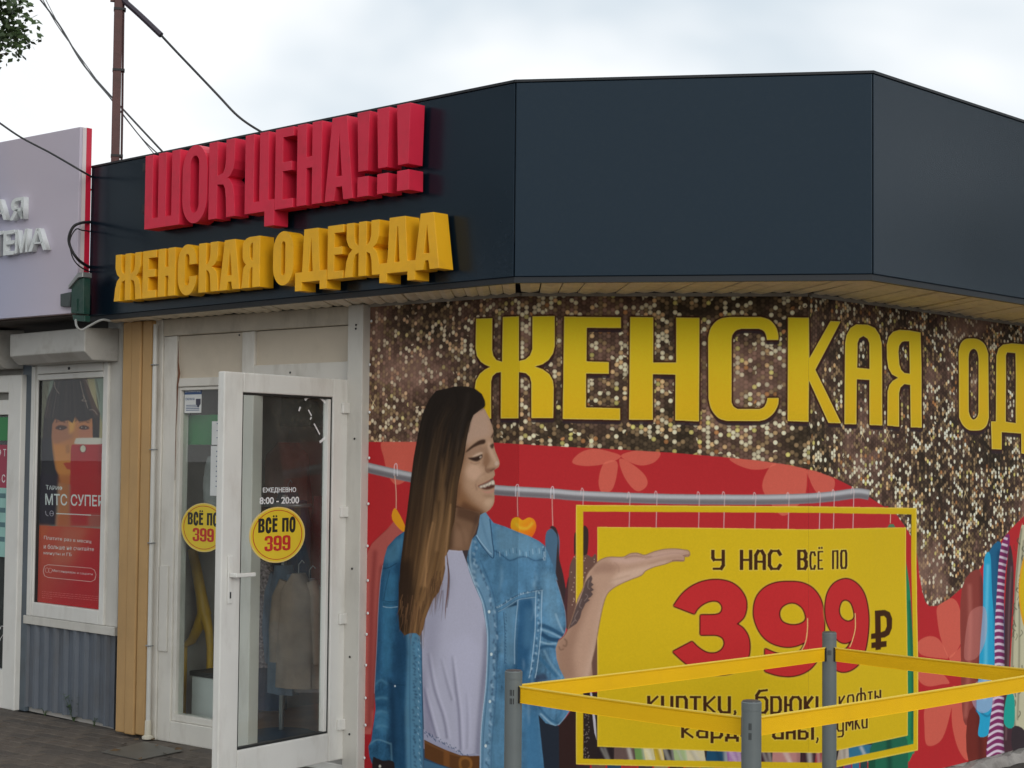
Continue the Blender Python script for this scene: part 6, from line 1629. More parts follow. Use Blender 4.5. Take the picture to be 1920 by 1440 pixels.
# ------------------------------------------------------------------ neighbouring phone shop
a_, b_ = wp(50, 1332, 10.70), wp(218, 1368, 9.99)
G0, G1 = gnd(50, 1333), gnd(219, 1369)
print('nf', G0, G1)
NF = Fr(G1, (G1[0] + (G1[0] - G0[0]), G1[1] + (G1[1] - G0[1])))
nb = empty('phone_shop', NF.loc(-.8, 1.0, 0), NF.rz, 'low neighbouring phone shop with grey corrugated base, white window frames and roller shutter boxes', 'shop')
def npart(name, mat_, boxes, parent=None, bevel=0.0, label=None, smooth=False):
    m = MB()
    for s0, s1, i0, i1, z0, z1 in boxes: m.box(s0 + .8, s1 + .8, i0 - 1.0, i1 - 1.0, z0, z1)
    return m.build(name, mat_, parent or nb, smooth, bevel, label)
def N(px, py, i=0.0): return NF.px(px, py, i)
s0c, s1c = N(52, 1250)[0], N(221, 1250)[0]
zsill0, zsill1 = N(150, 1182)[1], N(150, 1166)[1]
print('neigh', s0c, s1c, zsill0, zsill1)
# corrugated base
m = MB(); n = 120; prev = None
for k in range(n + 1):
    s = s0c + (s1c - s0c) * k / n
    ph = ((s - s0c) / .118) % 1
    d = 0.0 if .14 < ph < .86 else -.022
    for z in (0.0 + .03, zsill0 + .002):
        m.v.append((s + .8, d - 1.0 + (random.uniform(-.001, .001)), z - (0.025 * max(0, k / n - .75) * 4 if z < .1 else 0)))
for k in range(n): q = 2 * k; m.f.append((q, q + 2, q + 3, q + 1))
m.build('corrugated_panel', CORR, nb)
npart('wall', WALLM, [(s0c - 4, s1c - .01, .012, .10, 0, 2.35)])
npart('sill', GREYW, [(s0c - .02, s1c, -.03, .011, zsill0, zsill1)], bevel=.003)
# wall strip right of the window
sw0, sw1 = N(200, 900)[0], N(235, 900)[0]
ztopn = N(200, 603)[1]
npart('wall_strip', GREYW, [(sw0, s1c - .012, -.012, .011, zsill1 + .001, ztopn), (s1c - .011, s1c + .0, -.012, .011, zsill1 + .001, ztopn)], bevel=.003)
npart('wall_strip', GREYW, [(s1c + .004, s1c + .07, .03, .05, 1.0, ztopn)], bevel=.003)
# window with the poster
f0, f1 = N(62, 900)[0], N(206, 900)[0]; p0, p1 = N(74, 900)[0], N(197, 900)[0]
zf1, zf0 = N(130, 684)[1], zsill1 + .001; zp1, zp0 = N(140, 711)[1], N(130, 1136)[1]
fw_ = npart('window_frame', PVC, [(f0, p0 - .001, -.03, .011, zf0, zf1), (p1 + .001, f1, -.03, .011, zf0, zf1)], bevel=.006, label='white plastic frame round the poster')
npart('rail', PVC, [(p0, p1, -.03, .011, zf0, zp0 - .001)], fw_, .005); npart('rail', PVC, [(p0, p1, -.03, .011, zp1 + .001, zf1 - .055)], fw_, .005); npart('rail', PVC, [(p0, p1, -.034, .011, zf1 - .053, zf1)], fw_, .005)
npart('bead', BLACKG, [(p0 + .004, p0 + .012, -.02, .0, zp0, zp1)], fw_)
npart('bead', PVC, [(p0 - .03, p0 - .018, -.036, -.031, zf0, zf1)], fw_, .003)
npart('window_pane', GLASS2, [(p0, p1, -.012, -.007, zp0, zp1)], fw_)
npart('bolt_head', DARK, [((p0 + p1) / 2 - .01, (p0 + p1) / 2 + .012, -.038, -.0345, zf1 - .035, zf1 - .018)], fw_, .003)
# slate pillar and the glazed door at the left edge
q0, q1 = N(45, 1000, -.05)[0], N(73, 1000)[0]
npart('pillar', PILL, [(N(37, 1000, -.02)[0], f0 - .003, -.022, .011, 0, ztopn - .12)], bevel=.004)
dfr0, dfr1 = N(12, 1000, -.05)[0], N(36, 1000, -.05)[0]
dfm = npart('door_frame', PVC, [(dfr0, dfr1, -.06, -.015, 0.0, N(30, 703, -.05)[1]), (dfr0 - 1.0, dfr0 - .95, -.06, -.015, 0, N(30, 703, -.05)[1])], bevel=.006)
npart('rail', PVC, [(dfr0 - .949, dfr0 - .001, -.06, -.015, N(30, 735, -.05)[1], N(30, 703, -.05)[1])], dfm, .005); npart('rail', PVC, [(dfr0 - .949, dfr0 - .001, -.06, -.015, 0.0, N(10, 1265, -.05)[1] + .03)], dfm, .005); npart('rail', PVC, [(dfr0 - .949, dfr0 - .001, -.06, -.015, N(10, 778, -.05)[1], N(10, 750, -.05)[1])], dfm, .005)
npart('window_pane', GLASS2, [(dfr0 - .949, dfr0 - .001, -.042, -.036, .2, 1.92)], dfm)
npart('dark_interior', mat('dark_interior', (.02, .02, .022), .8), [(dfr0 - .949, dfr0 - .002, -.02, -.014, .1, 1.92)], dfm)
TEAL = mat('pale_teal_print', (.30, .55, .50), .6, .1); MAG = mat('magenta_print', (.35, .02, .06), .5, .1); GRN = mat('green_print', (.01, .22, .05), .5, .08)
def dsheet(name, label, y0, y1, mat_, x0=-30, x1=24, cat='poster', i=-.0435):
    a = dfr0 - .35; b = dfr0 - .004; zt, zb = N(12, y0, -.05)[1], N(12, y1, -.05)[1]
    o = empty(name, NF.w((a + b) / 2, i, (zt + zb) / 2), NF.rz, label, cat)
    MB().box(-(b - a) / 2, (b - a) / 2, -.0008, 0, -(zt - zb) / 2, (zt - zb) / 2).build('sheet', mat_, o)
    return o, (b - a) / 2, (zt - zb) / 2
dsheet('window_banner', 'plain green strip across the top of the phone shop door glass', 782, 826, GRN)
o, hw, hh = dsheet('door_poster', 'magenta poster with white letters on the phone shop door at the left edge', 834, 915, MAG)
text_part('ТАРИФ Т', -hw * .9, hw * .80, hh * .45, hh * .82, -.0009, WHITEP, o); text_part('СВЯЗЬ С', -hw * .9, hw * .78, -hh * .75, -hh * .38, -.0009, WHITEP, o)
o, hw, hh = dsheet('door_notice', 'pale teal notice with small dark marks under the magenta poster', 915, 1045, TEAL)
for k in range(4): MB().box(hw * .2, hw * .85, -.0013, -.0009, hh * (.7 - .42 * k), hh * (.84 - .42 * k)).build('mark', mat('mark_print', (.08, .18, .2), .6) if k == 0 else bpy.data.materials['mark_print'], o)
oh = empty('drawn_heart', NF.w(dfr0 - .06, -.0435, N(0, 1185, -.05)[1]), NF.rz, 'white outlined heart decal low on the phone shop door at the left edge', 'decal')
hp_ = [(.055 * 16 * math.sin(t) ** 3 / 16, .055 * (13 * math.cos(t) - 5 * math.cos(2 * t) - 2 * math.cos(3 * t) - math.cos(4 * t)) / 16) for t in np.linspace(0, 2 * math.pi, 40)]
MB().tube([(x, -.002, z) for x, z in hp_], .002, 6).build('outline', WHITEP, oh)
# roller shutter boxes
def shutter(px0, px1, yt, yb, label, i=-.24):
    a, b = N(px0, 640, i)[0], N(px1, 640, i)[0]; zt, zb = N(px0 + 20, yt, i)[1], N(px0 + 20, yb, i)[1]
    prof = [(0.0, zb), (0.0, zt), (i, zt - .012), (i, zb + .05), (i + .06, zb)]
    m = MB(); n = len(prof)
    m.v = [(a + .8, p[0] - 1.0 - .013, p[1]) for p in prof] + [(b + .8, p[0] - 1.0 - .013, p[1]) for p in prof]
    m.f = [tuple(range(n)), tuple(range(n, 2 * n))[::-1]] + [(k, (k + 1) % n, (k + 1) % n + n, k + n) for k in range(n)]
    o = m.build('shutter_box', SHUT, nb, bevel=.006, label=label)
    return a, b, zt, zb
sh = shutter(22, 162, 622, 682, 'white roller shutter box over the poster window')
shutter(-160, -3, 629, 698, 'white roller shutter box over the phone shop door', -.20)
npart('shutter_guide', GREYW, [(f0 - .0, f1, -.034, -.0305, zf1 + .001, sh[3] - .001)], bevel=.002)
# deep underside between the wall and the lightbox, roof
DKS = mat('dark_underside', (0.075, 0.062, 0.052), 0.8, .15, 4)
_p = wp(143, 587, 9.82); SGF = Fr(_p.to_2d(), (_p + (_p - wp(0, 598, 10.30))).to_2d())
zs0 = SGF.px(75, 592)[1]; zs1 = SGF.px(75, 252)[1]
print('sign z', zs0, zs1, SGF.px(0, 597), SGF.px(150, 585), SGF.px(150, 237), SGF.px(0, 265), math.degrees(SGF.rz), math.degrees(NF.rz))
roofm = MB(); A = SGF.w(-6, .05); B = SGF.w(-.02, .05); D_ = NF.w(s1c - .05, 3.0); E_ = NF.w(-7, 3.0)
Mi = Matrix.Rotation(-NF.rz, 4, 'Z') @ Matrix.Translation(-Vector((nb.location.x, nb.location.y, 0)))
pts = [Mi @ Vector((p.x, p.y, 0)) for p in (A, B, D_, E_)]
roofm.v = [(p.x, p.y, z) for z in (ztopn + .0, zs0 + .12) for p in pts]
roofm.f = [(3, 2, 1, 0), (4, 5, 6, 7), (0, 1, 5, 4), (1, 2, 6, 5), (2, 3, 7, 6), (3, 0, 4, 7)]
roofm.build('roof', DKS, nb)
npart('side_wall', WALLM, [(s1c - .11, s1c - .02, .11, 3.0, 0, ztopn - .002)])
# lightbox
lb = empty('lightbox_sign', SGF.loc(0, 0, zs0), SGF.rz, 'tall pale pink and lavender lightbox with small grey raised letters and a red edge', 'sign')
lm = bpy.data.materials.new('pink_lavender_print'); lm.use_nodes = True; t = lm.node_tree; b = t.nodes['Principled BSDF']; b.inputs['Roughness'].default_value = .4
tcn = t.nodes.new('ShaderNodeTexCoord'); mpn = t.nodes.new('ShaderNodeMapping'); mpn.inputs['Rotation'].default_value = (0, .5, 0); n1 = t.nodes.new('ShaderNodeTexNoise'); n1.inputs['Scale'].default_value = .8; n1.inputs['Detail'].default_value = 1
sepx = t.nodes.new('ShaderNodeSeparateXYZ'); mr = t.nodes.new('ShaderNodeMapRange'); mr.inputs[1].default_value = -1.2; mr.inputs[2].default_value = -.1
ad = t.nodes.new('ShaderNodeMath'); ad.operation = 'ADD'; su = t.nodes.new('ShaderNodeMath'); su.operation = 'MULTIPLY_ADD'; su.inputs[1].default_value = .9; su.inputs[2].default_value = -.45
rampn = t.nodes.new('ShaderNodeValToRGB'); rampn.color_ramp.elements[0].color = (.34, .40, .60, 1); rampn.color_ramp.elements[1].color = (.56, .50, .58, 1)
t.links.new(tcn.outputs['Object'], mpn.inputs[0]); t.links.new(mpn.outputs[0], sepx.inputs[0]); t.links.new(sepx.outputs[0], mr.inputs[0]); t.links.new(tcn.outputs['Object'], n1.inputs[0]); t.links.new(n1.outputs[0], su.inputs[0])
t.links.new(mr.outputs[0], ad.inputs[0]); t.links.new(su.outputs[0], ad.inputs[1]); t.links.new(ad.outputs[0], rampn.inputs[0]); t.links.new(rampn.outputs[0], b.inputs['Base Color'])
LBH = zs1 - zs0
MB().box(-5.5, -.001, 0, .02, 0, LBH).build('face', lm, lb, bevel=.003)
PINKW = mat('pinkish_white_edge', (.72, .62, .62), .4, .04)
xr = SGF.px(151.5, 400, .09)[0]; xr = max(.02, xr)
MB().box(-5.5, 0.0, .0205, .047, 0, LBH).build('side', PINKW, lb)
MB().box(-5.5, 0.001, .0475, .085, -.0, LBH + .002).build('back_box', mat('signal_red_edge', (.62, .012, .045), .4, .04), lb)
def sgx(px): return SGF.px(px, 400, -.03)[0]
GL_ = mat('grey_raised_letters', (.72, .75, .75), .45, .05)
for txt, xa, xb, ya, yb in (('А', -16, 14, 374, 414), ('Я', 20, 46, 371, 412), ('Т', -14, 8, 434, 480), ('Е', 9, 29, 432, 478), ('М', 31, 54, 430, 474), ('А', 56, 90, 428, 470)):
    xm = (xa + xb) / 2; zt, zb = SGF.px(xm, ya, -.03)[1] - zs0, SGF.px(xm, yb, -.03)[1] - zs0
    text_part(txt, sgx(xa), sgx(xb), zb, zt, -.001, GL_, lb, 'letter', bold=.015, depth=.035)
0 and text_part('связь', sgx(-52), sgx(14), SGF.px(0, 508)[1] - zs0, SGF.px(0, 490)[1] - zs0, -.0015, GL_, lb, 'letter', bold=.02, depth=.004)
# poster: woman with a fringe holding a red phone
pc_ = Canvas(58, 690, 212, 1165, 4.0)
ZP = zoomer(60, 690, 6.857); ZQ = zoomer(60, 890, 5.333)
pc_.fill([(50, 680), (220, 680), (220, 1170), (50, 1170)], (112, 120, 110))
pc_.fill(ZP([(680, 100), (800, 100), (860, 560), (930, 780), (940, 1460), (780, 1460), (780, 500)]), (150, 132, 96), .8, 2)
pc_.fill(ZP([(60, 1460), (60, 120), (240, 130), (200, 380), (160, 700), (250, 1460)]), (96, 92, 76), 1, 1.5)
fc = cr_curve(ZP([(240, 640), (300, 600), (780, 600), (800, 800), (780, 1000), (560, 1100), (520, 1460), (380, 1470), (300, 1300), (255, 1000)]), True, 4)
pc_.fill(fc, (158, 100, 62)); pc_.clip = pc_.mask(fc)
pc_.fill(ZP([(240, 640), (520, 640), (520, 900), (300, 980), (240, 900)]), (134, 86, 68), .7, 3)
pc_.fill(ZP([(250, 980), (500, 1000), (500, 1470), (330, 1470)]), (176, 112, 48), .6, 4)
pc_.fill(ZP([(470, 640), (560, 660), (540, 800), (480, 860)]), (186, 132, 62), .8, 3)
pc_.fill(ZP([(600, 780), (780, 760), (780, 920), (600, 920)]), (150, 90, 76), .6, 3)
pc_.fill(cr_curve(ZP([(300, 775), (350, 735), (430, 745), (450, 770), (380, 800)]), True, 4), (52, 26, 28), .95, 1)
pc_.fill(cr_curve(ZP([(600, 770), (650, 735), (720, 750), (735, 780), (660, 795)]), True, 4), (52, 26, 28), .95, 1)
for x, y in ((362, 776), (640, 762), (692, 770)): pc_.fill(ellipse(*ZP([(x, y)])[0], .9, .9, 8), (190, 180, 176), .8, .4)
pc_.line(ZP([(300, 700), (360, 685), (430, 700)]), 1.6, (70, 38, 34), .7, .8); pc_.line(ZP([(600, 700), (680, 690), (740, 710)]), 1.6, (70, 38, 34), .7, .8)
pc_.fill(ZP([(430, 1000), (480, 980), (490, 1090), (440, 1100)]), (140, 88, 52), .8, 1.5)
pc_.fill(ZP([(400, 1225), (440, 1215), (500, 1215), (500, 1310), (450, 1300)]), (150, 44, 40), .9, 1)
pc_.clip = None
hair_p = ZP([(290, 120), (700, 120), (760, 330), (830, 500), (875, 580), (865, 900), (780, 900), (775, 640), (700, 680), (600, 690), (560, 620), (520, 710), (470, 670), (380, 690), (300, 650), (262, 720), (250, 900), (262, 1100), (300, 1300), (380, 1470), (110, 1470), (130, 1000), (150, 640), (200, 380), (260, 250)])
pc_.fill(hair_p, (30, 20, 26), 1, .8); pc_.fill(ZP([(110, 900), (250, 900), (300, 1300), (390, 1480), (100, 1480)]), (24, 20, 34), .8, 3)
g_ = np.random.default_rng(5)
for k in range(46):
    x = 262 + k * 11.5; pc_.line(ZP([(x, 560), (x + g_.uniform(-12, 12), 640), (x + g_.uniform(-16, 16), g_.uniform(650, 722))]), [2.2, 1.6, .3], (30, 20, 26), .8, .4)
for k in range(30):
    y = g_.uniform(200, 900); x = 835 + g_.uniform(-25, 30) if k % 2 else g_.uniform(120, 200) + (900 - y) * .1
    pc_.line(ZP([(x - 20, y - 90), (x, y), (x + 14, y + 110)]), [.3, 1.2, .3], (52, 34, 30), .6, .3)
pc_.clip = pc_.mask(hair_p)
for k in range(60):
    x = g_.uniform(290, 700); x2 = 480 + (x - 480) * 1.9
    pc_.line(ZP([(x, 110), ((x + x2) / 2, 330), (x2, 640)]), g_.uniform(.3, 1.0), (56, 38, 38) if k % 3 else (96, 80, 74), .3, .6)
pc_.fill(ZP([(640, 130), (720, 130), (840, 500), (860, 640), (780, 560)]), (84, 56, 46), .6, 3)
pc_.clip = None
for P in [[(690, 150), (740, 260), (790, 380)], [(620, 170), (650, 300), (720, 520)], [(735, 540), (790, 540), (840, 600)], [(650, 350), (670, 390), (640, 420), (710, 425)], [(290, 180), (300, 260), (350, 330)]]: pc_.line(ZP(P), .7, (172, 150, 136), .7, .2)
pc_.fill(ZP([(510, 985), (920, 975), (925, 1500), (490, 1500), (500, 1040)]), (146, 30, 36)); pc_.fill(ZP([(850, 985), (930, 985), (930, 1500), (850, 1500)]), (128, 26, 34), .6, 2)
pc_.fill(cr_curve(ZP([(560, 920), (600, 900), (920, 905), (930, 975), (580, 978), (548, 955)]), True, 3), (176, 166, 158), .95, .8)
for x in (2,): pc_.rgb[:] = blur(pc_.rgb, 1.6)
pc_.fill(ellipse(*ZP([(655, 1040)])[0], 6.4, 8, 16), (60, 30, 30), .6, 1.5); pc_.fill(ellipse(*ZP([(655, 1038)])[0], 5, 6.6, 16), (168, 160, 146), 1, .6)
# lower part
pc_.fill(ZQ([(60, 0), (270, 0), (240, 510), (60, 510)]), (30, 22, 38), 1, 3)
pc_.fill(ZQ([(270, 0), (380, 0), (380, 520), (250, 520)]), (150, 86, 48), .9, 4); pc_.fill(ZQ([(380, 0), (740, 0), (740, 520), (370, 520)]), (144, 34, 38), 1, 3)
pc_.fill(ZQ([(250, 400), (380, 380), (390, 530), (240, 530)]), (150, 78, 50), .8, 4); pc_.fill(ZQ([(560, 400), (740, 400), (740, 540), (560, 530)]), (130, 80, 70), .7, 4)
pc_.fill(ZQ([(0, 505), (400, 522), (760, 545), (760, 1500), (0, 1500)]), lgrad(ZQ([(120, 700)])[0], (156, 66, 50), ZQ([(520, 980)])[0], (150, 26, 34)))
pc_.fill(ZQ([(320, 520), (560, 540), (380, 900), (180, 900)]), (160, 88, 66), .55, 9)
pc_.fill(ZQ([(0, 505), (180, 512), (130, 620), (0, 620)]), (160, 74, 40), .7, 5)
WT = (204, 196, 196)
for txt, q, bd in (('ТАРИФ', [(138, 100), (305, 118), (305, 158), (140, 152)], .01), ('МТС СУПЕР', [(132, 188), (716, 205), (714, 320), (134, 303)], .012),
                   ('Платите раз в месяц', [(120, 610), (596, 652), (590, 695), (120, 655)], .0), ('и больше не считайте', [(118, 690), (620, 726), (618, 765), (118, 740)], .0), ('минуты и ГБ', [(116, 765), (396, 782), (396, 824), (116, 804)], .0),
                   ('Мессенджеры и соцсети', [(205, 945), (606, 985), (606, 1012), (205, 976)], .0)):
    pc_.fill(quad_text(txt, ZQ(q), bd), WT, .95, even=False)
pc_.line(ZQ([(243, 388), (590, 405)]), 1.7, WT, 1, 0, False); pc_.line(ZQ([(590, 405), (690, 410)]), .8, (150, 140, 140), .6, 0, False)
pc_.line(ZQ([(134, 362), (142, 400), (164, 412)]), 1.3, (150, 140, 150), .9); pc_.line(ZQ(ellipse(196, 388, 18, 26, 14) + [(214, 388)]), 1.1, (150, 140, 150), .9, 0, False); pc_.line(ZQ([(180, 388), (214, 388)]), 1, (150, 140, 150), .9, 0, False)
pill = ZQ([(160, 900), (590, 935), (625, 955), (640, 1000), (628, 1050), (590, 1070), (160, 1028), (125, 1010), (112, 965), (125, 915)])
pc_.line(pill + [pill[0]], 1.1, (206, 150, 146), .95, 0, False)
pc_.line(ZQ(ellipse(150, 955, 18, 24, 12)), .8, (206, 150, 146), .8, 0, False); pc_.line(ZQ(ellipse(182, 958, 16, 24, 12)), .8, (206, 150, 146), .8, 0, False)
for k in range(4):
    x = 100
    while x < (660 if k < 3 else 190):
        w = g_.uniform(6, 34); y = 1168 + k * 20 + (x - 100) * .09
        pc_.line(ZQ([(x, y), (x + w, y + w * .09)]), .8, (190, 110, 108), .6, 0, False); x += w + 7
def wall_print(name, canvas, fr, s0, s1, z0, z1, i, label, cat, dens=700):
    H, W_ = int((z1 - z0) * dens), int((s1 - s0) * dens)
    s = s0 + (np.arange(W_) + .5) / dens; z = z1 - (np.arange(H) + .5) / dens
    P = np.empty((H, W_, 3)); o = fr.O + fr.I * i
    P[..., 0] = o.x + fr.S.x * s; P[..., 1] = o.y + fr.S.y * s; P[..., 2] = z[:, None]
    px, py = project(P)
    u = np.clip((px - canvas.x0) * canvas.S, 0, canvas.w - 1).astype(int); v = np.clip((py - canvas.y0) * canvas.S, 0, canvas.h - 1).astype(int)
    im = to_image(name + '_print', np.minimum(canvas.rgb[v, u] ** 1.04 / KILL * 1.32, .86))
    me = bpy.data.meshes.new(name)
    hw, hh = (s1 - s0) / 2, (z1 - z0) / 2
    me.from_pydata([(-hw, 0, -hh), (hw, 0, -hh), (hw, 0, hh), (-hw, 0, hh), (-hw, .002, -hh), (hw, .002, -hh), (hw, .002, hh), (-hw, .002, hh)], [], [(0, 1, 2, 3), (4, 7, 6, 5), (0, 4, 5, 1), (1, 5, 6, 2), (2, 6, 7, 3), (3, 7, 4, 0)])
    ul = me.uv_layers.new(name='UVMap')
    for l in me.loops:
        c_ = me.vertices[l.vertex_index].co; ul.data[l.index].uv = ((c_.x + hw) / (2 * hw), (c_.z + hh) / (2 * hh))
    me.materials.append(print_mat(name + '_paper', im, .5, .05))
    o_ = bpy.data.objects.new(name, me); C.objects.link(o_); o_.location = fr.w((s0 + s1) / 2, i, (z0 + z1) / 2); o_.rotation_euler = (0, 0, fr.rz)
    return tag(o_, label, cat)
wall_print('window_poster', pc_, NF, p0 + .013, p1 - .001, zp0 + .001, zp1 - .001, -.002, 'tall red poster of a dark-haired woman behind a red phone, in a white frame', 'poster')

# ------------------------------------------------------------------ things between the two shops
gb_ = empty('meter_box', (0, 0, 0), 0, 'green painted metal junction box with a sloping grey lid beside the navy fascia', 'junction box')
P0 = wp(147, 580, 9.75); gb_.location = P0; gb_.rotation_euler = (0, 0, FL.rz)
k_ = 9.75 / F_PX
def gx(px, py): return ((px - 147) * k_ / math.cos(FL.rz), (580 - py) * k_)
m = MB(); fpt = [gx(128, 586), gx(158, 590), gx(158, 521), gx(148, 521), gx(128, 536)]
m.loops([fpt], lambda u, v, d: (u, d, v), 0, .05); m.build('body', GREENB, gb_, bevel=.005)
m = MB(); m.loops([[gx(124, 540), gx(148, 520.5), gx(159, 520.5), gx(159, 511), gx(147, 511), gx(124, 533)]], lambda u, v, d: (u, d, v), -.01, .055); m.build('lid', ZINC, gb_, bevel=.003)
m = MB(); m.loops([[gx(101, 571), gx(124, 573), gx(127, 545), gx(100, 547)]], lambda u, v, d: (u, d, v), .0, .04); m.build('side_box', GREYBOX, gb_, bevel=.004)
m = MB(); m.loops([[gx(127, 588), gx(159, 592), gx(159, 604), gx(131, 600)]], lambda u, v, d: (u, d, v), .01, .05); m.build('lower_tray', GREENB, gb_, bevel=.004)
MB().box(gx(143, 0)[0], gx(145, 0)[0], -.006, .002, gx(0, 583)[1], gx(0, 560)[1]).build('seam', GREENB, gb_)
def cable(name, pts, r, label, mat_=CABLE, cat='cable', group=None, n=6, sm_=5):
    P = [wp(*p) for p in pts]
    Q = cr_curve(np.array([tuple(p) for p in P]), False, sm_)
    o = MB().tube([tuple(q) for q in Q], r, n).build(name, mat_, None, True)
    return tag(o, label, cat, group)
cable('cable_coil', [(172, 503, 10.0), (150, 490, 9.6), (135, 470, 9.55), (129, 448, 9.55), (137, 426, 9.55), (152, 418, 9.6), (173, 416, 10.0)], .009, 'thick black cable looping out from behind the navy fascia above the green box')
cable('cable_coil', [(172, 511, 10.0), (150, 500, 9.6), (136, 482, 9.52), (131, 452, 9.52), (142, 430, 9.52), (155, 432, 9.6), (173, 434, 10.0)], .004, 'thin black cable loop inside the thick one above the green box')
cable('cable', [(142, 600, 9.7), (144, 612, 9.6), (153, 619, 9.6), (166, 612, 9.6), (190, 600, 9.6), (206, 602, 9.65)], .007, 'grey white cable sagging under the green box to the shutter box', mat('grey_cable', (.3, .3, .28), .5))
cable('tie_bar', [(157, 352, 9.9), (170, 356, 9.95)], .007, 'short dark tie bar between the lightbox and the navy fascia', cat='tie bar', sm_=1)
cable('overhead_wire', [(-30, 210, 10.1), (0, 231, 10.0), (40, 258, 9.85), (95, 287, 9.7), (150, 319, 9.62), (176, 334, 9.98)], .006, 'black wire dropping across the pink lightbox to the end of the navy fascia', group='overhead wires')
cable('overhead_wire', [(60, -20, 13), (110, 45, 12.6), (150, 112, 12), (185, 155, 11.4), (240, 215, 10.9), (308, 288, 10.4)], .0065, 'thickest of the slanting wires crossing behind the brown pole', group='overhead wires')
cable('overhead_wire', [(70, -20, 13), (104, 42, 12.6), (145, 100, 12), (170, 140, 11.4), (212, 190, 10.9), (262, 255, 10.5), (300, 292, 10.3)], .004, 'thin lower slanting wire crossing behind the brown pole', group='overhead wires')
cable('overhead_wire', [(76, -20, 13.2), (118, 60, 12.6), (160, 120, 12), (205, 182, 11.5), (240, 228, 11), (290, 290, 10.6)], .003, 'thinnest slanting wire, right of the others above the brown pole', group='overhead wires')
cable('overhead_wire', [(226, -4, 10.25), (262, 28, 10.2), (302, 66, 10.15)], .019, 'thick dark sleeve of wire slanting down right from the pole head', mat('dark_sleeve', (.045, .035, .05), .6), group='overhead wires')
cable('overhead_wire', [(302, 66, 10.15), (330, 96, 10.1), (372, 140, 10.0), (410, 180, 9.85), (440, 212, 9.7), (465, 232, 9.6), (498, 252, 9.5)], .0075, 'twisted black wire running from the sleeve down to the red letters', group='overhead wires')
# brown square pole on the roof
PY = 10.25; px_ = wp(216, 305, PY)
pole = empty('brown_pole', (px_.x, px_.y, HB + .17), .25, 'rusty brown square steel pole rising behind the navy fascia', 'pole')
hz_ = wp(216, -40, PY).z - HB - .17
MB().box(-.026, .026, -.026, .026, 0, hz_).build('shaft', RUST, pole, bevel=.006)
MB().box(-.07, .07, -.05, .05, -.004, .012).build('base_plate', RUST, pole)
pr = random.Random(2)
MB().tube([(.034 + .004 * math.sin(z * 2.2), -.005, z) for z in np.linspace(.05, hz_ - .15, 24)], .008, 6).build('cable', mat('brown_cable', (.07, .03, .03), .7), pole, True)
for py in (402 / 3, 60 / 3, 890 / 3 - 2):
    z = wp(216, py, PY).z - HB - .17
    MB().box(-.028, .046, -.03, .03, z, z + .014).build('cable_tie', DARK, pole)
MB().box(-.05, .06, -.012, .012, wp(216, 4, PY).z - HB - .17, wp(216, -2, PY).z - HB - .17).build('bracket', RUST, pole)

# ------------------------------------------------------------------ queue barrier
LIT_HEM = mat('lit_belt_hem', (0.95, 0.68, 0.10), .6, .04)  # light caught on the belt's top edge, put into a lighter yellow
def stanchion(px, py, D, label, slots=True):
    p = wp(px, py, D)
    h = p.z; r_ = .031
    o = empty('barrier_post', (p.x, p.y, 0), math.radians(20), label, 'barrier post', 'grey posts of the queue barrier')
    MB().lathe([(.16, 0), (.16, .008), (.145, .018), (.05, .026), (.033, .034)], n=40).build('base', CAPM, o, True)
    MB().lathe([(r_, .03), (r_, h - .030)], n=40).build('pole', STEEL, o, True)
    MB().lathe([(r_ + .0004, h - .0295), (r_ + .0004, h - .006), (r_ - .002, h - .0035)], n=40).build('collar', STEEL, o, True)
    MB().lathe([(r_ - .0025, h - .0034), (r_ - .003, h - .001), (r_ - .006, h), (.001, h + .001)], n=40).build('cap', CAPM, o, True)
    return o, p, h
pA = stanchion(963, 1256, 5.98, 'leftmost barrier post, standing in front of the printed denim shirt')
pB = stanchion(1409, 1313, 5.22, 'nearest barrier post, in the middle, with four dark slots facing the camera')
pCc = stanchion(1555, 1184, 7.30, 'farthest barrier post, standing against the yellow price panel')
pD = stanchion(1962, 1212, 6.42, 'barrier post past the right edge where the two far belts meet')
